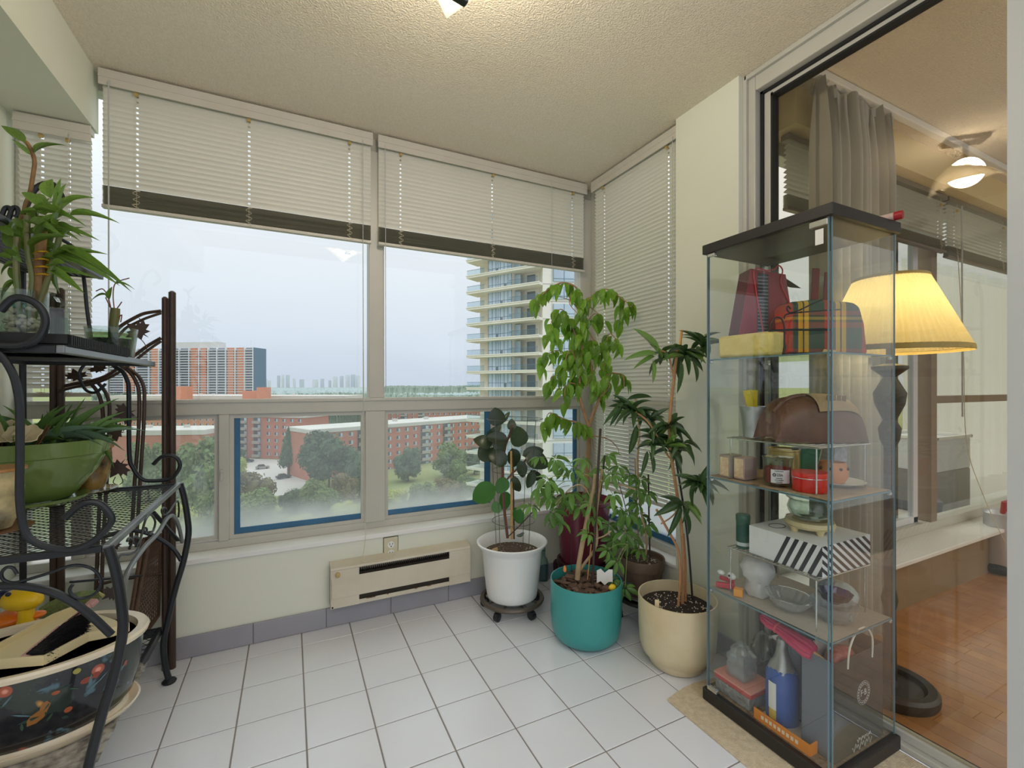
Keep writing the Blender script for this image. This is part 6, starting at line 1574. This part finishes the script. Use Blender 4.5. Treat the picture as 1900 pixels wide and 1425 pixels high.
# --- second shelf
z = SZ[1] + .0005
ln = single('shelf_liner', G().grid(lambda i, j: V((1.098 + .318 * i, -1.538 + .402 * j, z + .0015 + .0022 * math.sin(j * 8) * (1 - i))), 10, 24), mat('kraft_liner', (172, 144, 112), .9, noise=(30, .5, (146, 120, 92))), 'brown ribbed paper liner on the second shelf', 'liner', smooth=60)
sm = ln.modifiers.new('solid', 'SOLIDIFY'); sm.thickness = .0015
z += .0045
M_wbx = mat('grey_wood', (158, 142, 128), .7)
for k, (x_, y_, lab) in enumerate(((1.137, -1.188, 'small grey keepsake box with a floral front, left of two'), (1.150, -1.235, 'small pinkish keepsake box beside the candle jar'))):
    t = thing('keepsake_box', lab, 'box', (x_, y_, z), 'keepsake boxes')
    part('body', G().box(x_ - .03, x_ + .035, y_ - .021, y_ + .021, z, z + .078 - k * .004), M_wbx if k == 0 else mat('pink_wood', (176, 146, 140), .7), t, 0, .002)
    part('front_print', G().box(x_ - .0315, x_ - .0302, y_ - .017, y_ + .017, z + .006, z + .07), mat('floral_print', (232, 214, 170), .6, noise=(60, .7, (206, 140, 110))), t, 0)
def roundobj(nm, lab, cat, x_, y_, prof, m, n=32, z0=z): 
    t = thing(nm, lab, cat, (x_, y_, z0)); part('body', G().lathe([(r_, z0 + h_) for r_, h_ in prof], (x_, y_, 0), n), m, t); return t
jx, jy = 1.160, -1.345
cj = roundobj('candle_jar', 'red scented candle in a clear glass jar with a label', 'candle', jx, jy, [(0, 0), (.036, 0), (.041, .006), (.042, .075), (.044, .088), (.041, .088), (.039, .075), (.037, .008), (0, .008)], M_clear)
part('wax', G().lathe([(0, z + .009), (.0365, z + .009), (.038, z + .056), (0, z + .057)], (jx, jy, 0), 28), mat('red_wax', (206, 52, 56), .4, trans=.2), cj)
part('lid', G().lathe([(.044, z + .086), (.045, z + .092), (.02, z + .094), (0, z + .094)], (jx, jy, 0), 28), M_clear, cj)
nrm = (V((CAM.x, CAM.y, 0)) - V((jx, jy, 0))).normalized(); sx_ = V((-nrm.y, nrm.x, 0)); 
a0 = math.atan2(nrm.y, nrm.x)
part('label', G().grid(lambda i, j: V((jx + .0432 * math.cos(a0 + (i - .35) * 1.3), jy + .0432 * math.sin(a0 + (i - .35) * 1.3), z + .012 + .042 * j)), 9, 2), mat('label_white', (226, 224, 220), .6), cj, 60)
M_ink = mat('ink', (40, 40, 46), .6)
MT = frameM(sx_, (0, 0, 1), nrm); tc_ = V((jx, jy, z)) + nrm * .0445
text_mesh('label_text', '25h', .012, M_ink, cj, MT, tc_ + sx_ * .006 + V((0, 0, .038)))
part('label_ring', G().tube([tc_ - sx_ * .009 + V((0, 0, .038)) + sx_ * .004 * math.cos(a) + V((0, 0, .004 * math.sin(a))) for a in [q_ * PI / 6 for q_ in range(12)]], .0012, 4, closed=True), M_ink, cj)
for k in range(4): part('label_line', G().obox(tc_ + sx_ * .004 + V((0, 0, .050 if k == 0 else .028 - .006 * (k - 1))), (.012 - .003 * (k % 2), .0003, .0008), frameM(sx_, -nrm, (0, 0, 1))), M_ink, cj, 0)
tn = roundobj('red_tin', 'round bright red tin with a lid', 'tin', 1.166, -1.442, [(0, 0), (.045, 0), (.0465, .003), (.0465, .040), (.048, .041), (.048, .055), (.046, .058), (0, .058)], mat('red_enamel', (214, 44, 34), .28, noise=(40, .3, (178, 30, 26))))
part('rim_line', G().lathe([(.0484, z + .0405), (.0488, z + .0415), (.0484, z + .0425)], (1.166, -1.442, 0), 32, caps=False), M_chr, tn)
gt = roundobj('gold_tin', 'tall gold tea tin behind the candle jar', 'tin', 1.272, -1.292, [(0, 0), (.048, 0), (.049, .004), (.049, .096), (.051, .098), (.051, .104), (.047, .104), (.046, .100), (0, .098)], mat('gold_tin', (206, 180, 112), .3, metal=.5))
g1 = V((1.272, -1.292, z)); n1 = (V((CAM.x, CAM.y, 0)) - V((g1.x, g1.y, 0))).normalized(); s1_ = V((-n1.y, n1.x, 0))
for k in (-1, 1):
    q_ = g1 + n1 * .0498 + s1_ * (.009 * k - .012) + V((0, 0, .072))
    for (a, b, c_, d_) in ((-.005, .004, .005, .004), (0, .009, 0, -.007), (-.004, -.006, 0, .001), (.004, -.006, 0, .001)): part('brush_stroke', G().tube([q_ + s1_ * a + V((0, 0, b)), q_ + s1_ * c_ + V((0, 0, d_))], .0009, 4), M_ink, gt)
gcd = thing('green_card', 'green patterned card with a cream border leaning at the back', 'card', (1.345, -1.32, z))
cc = V((1.345, -1.325, z)); part('border', G().prism([(-.05, 0), (.03, 0), (.055, .108), (-.05, .108)], .003, M2, cc), mat('cream_card', (228, 220, 200), .6), gcd, 0); part('panel', G().prism([(-.046, .005), (.027, .005), (.048, .102), (-.046, .102)], .001, M2, cc - FW * .0042), mat('green_card', (66, 140, 96), .5, noise=(60, .4, (96, 164, 120))), gcd, 0)
ox_, oy_ = 1.335, -1.425
pt = roundobj('dinner_plate', 'white plate with a grey rim under the clay pot', 'plate', ox_, oy_, [(0, 0), (.045, 0), (.05, .004), (.078, .012), (.080, .015), (.05, .007), (0, .006)], mat('plate_white', (226, 222, 212), .25))
cp_ = roundobj('clay_pot', 'small orange clay pot with a row of dark heart holes', 'pot', ox_ - .01, oy_ + .005, [(0, 0), (.032, 0), (.042, .02), (.043, .04), (.036, .062), (.036, .066), (.032, .066), (.035, .04), (0, .03)], mat('orange_clay', (206, 132, 80), .6), z0=z + .0075)
for k in range(9):
    a = k * 2 * PI / 9; q_ = V((ox_ - .01 + .0415 * math.cos(a), oy_ + .005 + .0415 * math.sin(a), z + .0075 + .047)); part('hole', G().ball(q_, (.005, .005, .0045), 8, 6), mat('hole_dark', (62, 40, 30), .8), cp_)
zz = thing('zigzag_pouch', 'small grey zigzag paper pouch behind the clay pot', 'pouch', (1.385, -1.40, z)); part('pouch', G().prism([(-.022, 0), (.022, 0), (.03, .13), (-.012, .135)], .006, M2, V((1.392, -1.40, z))), mat('zigzag_paper', (168, 166, 170), .7, noise=(90, .8, (206, 204, 206))), zz, 0)
# --- striped box riser
zb = ZB + .003
sb_ = thing('striped_box', 'white gift box with diagonal black stripes', 'box', (1.27, -1.39, zb))
BX0, BX1, BY0, BY1, BH = 1.135, 1.39, -1.495, -1.262, .092
part('body', G().box(BX0, BX1, BY0, BY1, zb, zb + BH), mat('box_white', (232, 232, 230), .45), sb_, 0, .001)
M_strp = mat('stripe_ink', (48, 46, 50), .5)
for k in range(6):
    y_ = BY0 + .004 + k * .026; pts = [(y_, 0), (y_ + .0125, 0), (y_ + .0125 - .042, BH), (y_ - .042, BH)]
    pts = [(max(p[0], BY0), p[1]) for p in pts]
    if k == 0: pts = [(BY0, .004), (BY0 + .0165, 0), (BY0, .036)]
    elif k == 1: pts = [(BY0 + .03, 0), (BY0 + .0425, 0), (BY0 + .001, BH), (BY0, BH), (BY0, .066)]
    part('stripe', G().prism(pts, .0006, frameM((0, 1, 0), (0, 0, 1), (1, 0, 0)), (BX0 - .0006, 0, zb)), M_strp, sb_, 0)
for k in range(-3, 7):
    x_ = BX0 + k * .034; a = [(x_, 0), (x_ + .016, 0), (x_ + .016 - .0, 0)]
    P0 = [(x_ + s2, h_) for s2, h_ in ((.13, 0), (.147, 0), (.017, BH), (0, BH))]
    # clip to the face
    P1 = []
    for q0, q1 in zip(P0, P0[1:] + P0[:1]):
        for X_, sg in ((BX0, 1), (BX1, -1)): pass
        P1.append(q0)
    def clip(poly, X_, keep):
        out = []
        for q0, q1 in zip(poly, poly[1:] + poly[:1]):
            i0 = (q0[0] - X_) * keep >= 0; i1 = (q1[0] - X_) * keep >= 0
            if i0: out.append(q0)
            if i0 != i1: t_ = (X_ - q0[0]) / (q1[0] - q0[0]); out.append((X_, q0[1] + t_ * (q1[1] - q0[1])))
        return out
    P1 = clip(clip(P1, BX0, 1), BX1, -1)
    if len(P1) > 2: part('stripe', G().prism(P1, .0006, frameM((1, 0, 0), (0, 0, 1), (0, -1, 0)), (0, BY0 - .00001, zb)), M_strp, sb_, 0)
part('lid_drawing', G().tube([(1.21 + .03 * math.cos(a), -1.31 + .022 * math.sin(a), zb + BH + .0006) for a in [k * PI / 12 for k in range(24)]], .0009, 4, closed=True), M_strp, sb_)
tgx, tgy = 1.158, -1.222
tg = roundobj('green_tea_tin', 'tall dark green tin at the left of the striped box', 'tin', tgx, tgy, [(0, 0), (.021, 0), (.022, .003), (.022, .092), (.023, .094), (.023, .112), (.021, .115), (0, .115)], mat('green_tin', (28, 84, 66), .3), z0=zb)
part('label', G().lathe([(.0223, zb + .01), (.0223, zb + .022)], (tgx, tgy, 0), 24, caps=False), mat('tin_label', (196, 204, 200), .5), tg)
zt = zb + BH + .0005; hx_, hy_ = 1.262, -1.385
ws_ = thing('warmer_stand', 'cream ceramic footed stand on the striped box', 'stand', (hx_, hy_, zt))
part('ring', G().lathe([(.045, zt + .014), (.066, zt + .014), (.072, zt + .022), (.068, zt + .034), (.05, zt + .036), (.045, zt + .028), (.045, zt + .014)], (hx_, hy_, 0), 36, caps=False), mat('cream_ceramic', (226, 206, 158), .4), ws_)
for k in range(5): a = k * 2 * PI / 5 + .4; part('foot', G().lathe([(.009, 0), (.011, .01), (.016, .018)], (hx_ + .058 * math.cos(a), hy_ + .058 * math.sin(a), zt), 10), MATS['cream_ceramic'], ws_)
roundobj('glass_bowl', 'clear round glass bowl on the cream stand', 'bowl', hx_, hy_, [(0, .0), (.035, .0), (.055, .012), (.064, .035), (.058, .055), (.056, .060), (.066, .068), (.064, .069), (.053, .060), (.060, .036), (.05, .014), (0, .004)], M_clear, z0=zt + .037)
pd_ = roundobj('pink_dish', 'pink edged dish at the back of the striped box', 'dish', 1.345, -1.30, [(0, 0), (.03, 0), (.04, .012), (.038, .012), (.028, .003), (0, .003)], mat('pink_glaze', (206, 140, 132), .4), z0=zt)
# --- third shelf
z = SZ[2] + .0005
l3 = single('shelf_liner', G().grid(lambda i, j: V((1.098 + .318 * i, -1.538 + .402 * j, z + .001)), 4, 4), mat('pale_liner', (178, 166, 150), .9, noise=(60, .4, (160, 148, 132))), 'greyish paper liner on the third shelf', 'liner', smooth=60)
z += .0025
rk_ = thing('red_folded_toy', 'small red folding toy at the left of the third shelf', 'toy', (1.13, -1.17, z))
part('arm', G().bar((1.105, -1.155, z + .012), (1.14, -1.205, z + .014), .014, .018), mat('toy_red', (196, 50, 62), .4), rk_, 0, .003); part('arm', G().bar((1.13, -1.15, z + .03), (1.15, -1.195, z + .026), .012, .014), MATS['toy_red'], rk_, 0, .003)
part('white_ear', G().ball((1.125, -1.16, z + .052), (.010, .014, .008)), M_white, rk_); part('white_ear', G().ball((1.14, -1.19, z + .046), (.012, .016, .012)), M_white, rk_); part('black_spot', G().ball((1.128, -1.19, z + .05), .004), M_black, rk_)
ob_ = single('orange_block', G().obox((1.118, -1.235, z + .013), (.012, .014, .013), rotz(.5)), mat('orange_block', (236, 156, 40), .45), 'small orange cube at the front of the third shelf', 'block', bevel=.002, smooth=0)
wf = thing('wrapped_figurine', 'white figurine in crumpled plastic wrap', 'figurine', (1.19, -1.255, z))
def crump(a, zz_): return 1 + .10 * math.sin(a * 5 + zz_ * 90) + .06 * math.sin(a * 11 - zz_ * 140)
part('wrap', G().lathe([(0, 0), (.034, 0), (.04, .02), (.034, .045), (.048, .07), (.052, .095), (.04, .118), (.02, .128), (0, .13)], (1.19, -1.255, z), 34, fn=crump), mat('white_film', (236, 234, 230), .3, trans=.3, noise=(50, .4, (206, 204, 200))), wf, 60)
M_cry = glass('crystal', (250, 252, 252), refl=2.2, facing=.4, edge=(214, 220, 220)); milk(M_cry, .16)
def flute(n_, amp): return lambda a, zz_: 1 + amp * abs(math.sin(a * n_ / 2))
cb_ = thing('crystal_bowl', 'shallow cut crystal bowl on the third shelf', 'bowl', (1.185, -1.365, z)); part('bowl', G().lathe([(0, 0), (.025, 0), (.04, .012), (.058, .038), (.062, .044), (.057, .044), (.038, .016), (0, .005)], (1.185, -1.365, z), 64, 1, 1.15, fn=flute(18, .06)), M_cry, cb_, 20)
cd_ = thing('crystal_dish', 'crystal candy dish at the near corner of the third shelf', 'dish', (1.245, -1.468, z)); part('dish', G().lathe([(0, 0), (.035, 0), (.05, .015), (.058, .045), (.062, .052), (.057, .052), (.046, .018), (0, .006)], (1.245, -1.468, z), 64, fn=flute(14, .07)), M_cry, cd_, 20)
bg_ = thing('blue_glass_bowl', 'cobalt blue glass bowl in the crystal dish', 'bowl', (1.245, -1.468, z + .05)); part('bowl', G().lathe([(0, .053), (.02, .053), (.036, .066), (.046, .084), (.043, .084), (.032, .068), (0, .058)], (1.245, -1.468, z), 36, fn=flute(10, .08)), glass('cobalt_glass', (70, 98, 190), refl=1.8, facing=.4, edge=(30, 44, 110)), bg_, 20)
pl_ = thing('pale_bundle', 'pale blue cloth bundle at the back of the third shelf', 'cloth', (1.35, -1.43, z)); part('cloth', G().ball((1.35, -1.42, z + .04), (.05, .06, .04), 18, 10), mat('pale_blue_cloth', (176, 186, 184), .8, bump=(30, 1, .02)), pl_)
# --- floor of the cabinet
z = .0495
cl_ = single('shelf_liner', G().box(1.094, 1.418, -1.536, -1.14, z - .001, z), mat('striped_liner', (150, 126, 102), .9, noise=(80, .8, (92, 74, 60))), 'brown striped liner on the cabinet floor', 'liner', smooth=0)
gxb = thing('silver_carton', 'silver grey carton under the red box', 'box', (1.155, -1.21, z)); part('body', G().box(1.105, 1.215, -1.285, -1.15, z + .0005, z + .042), mat('silver_film', (168, 170, 174), .25, metal=.4, noise=(40, .7, (110, 112, 118)), bump=(50, 1, .01)), gxb, 0, .005)
rbx = thing('red_flat_box', 'flat red box under the crystal jar', 'box', (1.155, -1.215, z + .043)); part('body', G().box(1.104, 1.222, -1.29, -1.148, z + .043, z + .062), mat('box_red', (188, 66, 62), .4), rbx, 0, .002); part('lid_edge', G().box(1.103, 1.223, -1.291, -1.147, z + .0585, z + .064), mat('box_pink_edge', (226, 150, 130), .4), rbx, 0, .001)
zj = z + .065
cjr = thing('crystal_jar', 'square cut crystal jar with a lid on the red box', 'jar', (1.16, -1.215, zj))
sq = lambda a, zz_: 1 / max(abs(math.cos(a)), abs(math.sin(a))) ** .8
part('jar', G().lathe([(0, 0), (.032, 0), (.036, .004), (.036, .045), (.033, .052), (.036, .058), (.036, .075), (.03, .082), (.028, .082), (.03, .05), (.03, .008), (0, .006)], (1.16, -1.215, zj), 48, fn=sq), M_cry, cjr, 25)
part('lid', G().lathe([(.034, .083), (.036, .09), (.026, .102), (.012, .108), (.01, .118), (0, .122)], (1.16, -1.215, zj), 32), M_cry, cjr, 25)
pg = thing('plastic_pack', 'clear plastic pack of folded film at the back left corner', 'pack', (1.30, -1.20, z)); part('film', G().lathe([(0, .001), (.07, .001), (.075, .03), (.065, .1), (.07, .14), (.05, .165), (0, .17)], (1.31, -1.215, z), 24, 1, .8, fn=crump), glass('film', (226, 228, 228), refl=2.0, rough=.15, facing=.3, edge=(214, 214, 214)), pg, 50)
ot = thing('orange_tray', 'flat orange printed carton tray at the front of the cabinet floor', 'tray', (1.15, -1.40, z))
part('floor', G().box(1.10, 1.21, -1.48, -1.305, z + .0005, z + .003), mat('tray_grey', (188, 180, 168), .6), ot, 0); part('front_wall', G().box(1.099, 1.102, -1.48, -1.305, z + .0005, z + .034), mat('tray_orange', (234, 138, 44), .4), ot, 0); part('side_wall', G().box(1.10, 1.21, -1.482, -1.479, z + .0005, z + .034), MATS['tray_orange'], ot, 0)
for k in range(9): part('print_letter', G().obox((1.0984, -1.335 - k * .0135, z + .018), (.0004, .0042, .0055)), mat('print_white', (244, 224, 200), .5), ot, 0)
bbx, bby = 1.172, -1.352
zo = z + .0035
bo = thing('blue_bottle', 'blue wrapped bottle with a white label and foil neck', 'bottle', (bbx, bby, zo))
part('body', G().lathe([(0, 0), (.044, 0), (.046, .006), (.046, .145), (.038, .165), (.03, .17)], (bbx, bby, zo), 28, fn=lambda a, zz_: 1 + .03 * math.sin(a * 4)), mat('blue_wrap', (58, 92, 168), .35, noise=(10, .4, (44, 70, 140))), bo)
part('foil_neck', G().lathe([(.038, .160), (.034, .175), (.021, .2), (.015, .23), (.016, .255), (.01, .262), (0, .262)], (bbx, bby, zo), 20, fn=crump), mat('foil', (170, 168, 164), .3, metal=.6), bo, 50)
n2 = (V((CAM.x, CAM.y, 0)) - V((bbx, bby, 0))).normalized(); s2_ = V((-n2.y, n2.x, 0)); aL = math.atan2(n2.y, n2.x)
part('label', G().grid(lambda i, j: V((bbx + .0480 * math.cos(aL - .9 + i * .55), bby + .0480 * math.sin(aL - .9 + i * .55), zo + .045 + .085 * j)), 6, 2), mat('bottle_label', (232, 230, 222), .6), bo, 60)
part('label', G().grid(lambda i, j: V((bbx + .0481 * math.cos(aL - .85 + i * .5), bby + .0481 * math.sin(aL - .85 + i * .5), zo + .015 + .03 * j)), 6, 2), mat('bottle_label_yellow', (226, 190, 60), .6), bo, 60)
um = thing('paper_parasol', 'folded pink paper parasol with a wooden handle leaning inside', 'parasol', Pd(1530, 1235, 1.40))
A_, B_, C_ = Pd(1410, 1142, 1.485), Pd(1510, 1212, 1.34), Pd(1528, 1228, 1.325)
axu = (B_ - A_).normalized(); xu = axu.orthogonal().normalized(); yu = axu.cross(xu); Lu = (B_ - A_).length
part('paper', G().lathe([(.004, 0), (.012, .01), (.018, Lu * .2), (.013, Lu * .34), (.020, Lu * .6), (.025, Lu * .9), (.020, Lu)], A_, 48, M=frameM(xu, yu, axu), fn=lambda a, zz_: 1 + .13 * math.sin(a * 12)), mat('pink_paper', (214, 66, 108), .6, trans=.15), um, 20)
part('handle', G().tube([B_ - axu * .01, C_, C_ + axu * .012], [.008, .0095, .006], 10), mat('parasol_wood', (206, 158, 96), .5), um)
part('ribbon', G().tube([A_ + axu * Lu * .34 + xu * .016 * math.cos(a) + yu * .016 * math.sin(a) for a in [k * PI / 8 for k in range(16)]], .003, 5, closed=True), mat('ribbon_coral', (226, 96, 92), .5), um)
gs_ = thing('grey_plastic_bag', 'crumpled grey plastic bag beside the black paper bag', 'bag', (1.27, -1.375, z)); part('film', G().lathe([(0, .001), (.06, .001), (.066, .06), (.055, .16), (.06, .22), (.03, .27), (0, .275)], (1.275, -1.365, z), 30, 1, .7, M=rotz(-YAW), fn=crump), mat('grey_film', (140, 146, 156), .3, trans=.2, noise=(10, .6, (172, 178, 186))), gs_, 50)
pb = thing('black_paper_bag', 'black paper shopping bag with white cord handles and a round logo', 'bag', (1.265, -1.48, z))
PX0, PX1, PY0, PY1, PH = 1.135, 1.392, -1.528, -1.435, .285
M_pb = mat('black_paper', (48, 46, 46), .5)
part('panel', G().box(PX0, PX1, PY0, PY0 + .0015, z, z + PH), M_pb, pb, 0); part('panel', G().box(PX0, PX1, PY1 - .0015, PY1, z, z + PH), M_pb, pb, 0)
part('gusset', G().box(PX0, PX0 + .0015, PY0, PY1, z, z + PH), mat('grey_gusset', (110, 114, 122), .5), pb, 0); part('gusset', G().box(PX1 - .0015, PX1, PY0, PY1, z, z + PH), M_pb, pb, 0); part('bottom', G().box(PX0, PX1, PY0, PY1, z + .0003, z + .002), M_pb, pb, 0)
part('lining', G().box(PX0 + .01, PX1 - .01, PY1 - .003, PY1 - .0016, z + .2, z + PH + .008), mat('pale_lining', (206, 190, 180), .6), pb, 0)
for y_ in (PY0 - .0, PY1 - .003): part('handle', G().tube(spline([(1.20, y_, z + PH - .03), (1.205, y_ - .003, z + PH + .03), (1.24, y_ - .004, z + PH + .07), (1.29, y_ - .004, z + PH + .07), (1.325, y_ - .003, z + PH + .03), (1.33, y_, z + PH - .03)], 5), .0028, 6), mat('white_cord', (232, 222, 206), .7), pb)
wpk = thing('red_packet', 'red wrapped packet inside the black paper bag', 'packet', (1.25, -1.48, z + .18)); part('packet', G().ball((1.25, -1.482, z + .245), (.06, .034, .04), 16, 10), mat('red_foil', (168, 44, 46), .35, noise=(60, .7, (214, 130, 120))), wpk)
M_prt = mat('white_print', (214, 212, 206), .5); MPF = frameM((1, 0, 0), (0, 0, 1), (0, -1, 0))
lc = Py(1602, 1285, PY0); lc = V((lc.x, PY0 - .0007, lc.z)); rl = .034
for r_ in (rl, rl * .70): part('logo_ring', G().tube([lc + V((r_ * math.cos(a), 0, r_ * math.sin(a))) for a in [k * PI / 20 for k in range(40)]], .0005, 4, closed=True), M_prt, pb)
text_mesh('logo_text', 'F\u00b7B', .026, M_prt, pb, MPF, lc, .0003)
for k in range(22): a = k * 2 * PI / 22; part('logo_letter', G().obox(lc + V((rl * .85 * math.cos(a), 0, rl * .85 * math.sin(a))), (.0016, .0003, .0022), MPF @ Matrix.Rotation(a, 3, 'Z') @ frameM((0, 0, 1), (0, 1, 0), (-1, 0, 0)) if False else Matrix.Rotation(-a, 3, 'Y')), M_prt, pb, 0)
sc_ = Py(1600, 1395, PY0)
def script(x0, z0, ln_, h_, n_): part('script_print', G().tube(spline([(x0 + ln_ * k / n_, PY0 - .0008, z0 + h_ * (math.sin(k * 2.1) * .5 + .3 * math.sin(k * 5.3))) for k in range(n_ + 1)], 3), .0006, 4), M_prt, pb)
script(sc_.x - .03, max(z + .03, sc_.z + .02), .075, .010, 26); script(sc_.x - .055, max(z + .012, sc_.z - .004), .105, .016, 22)
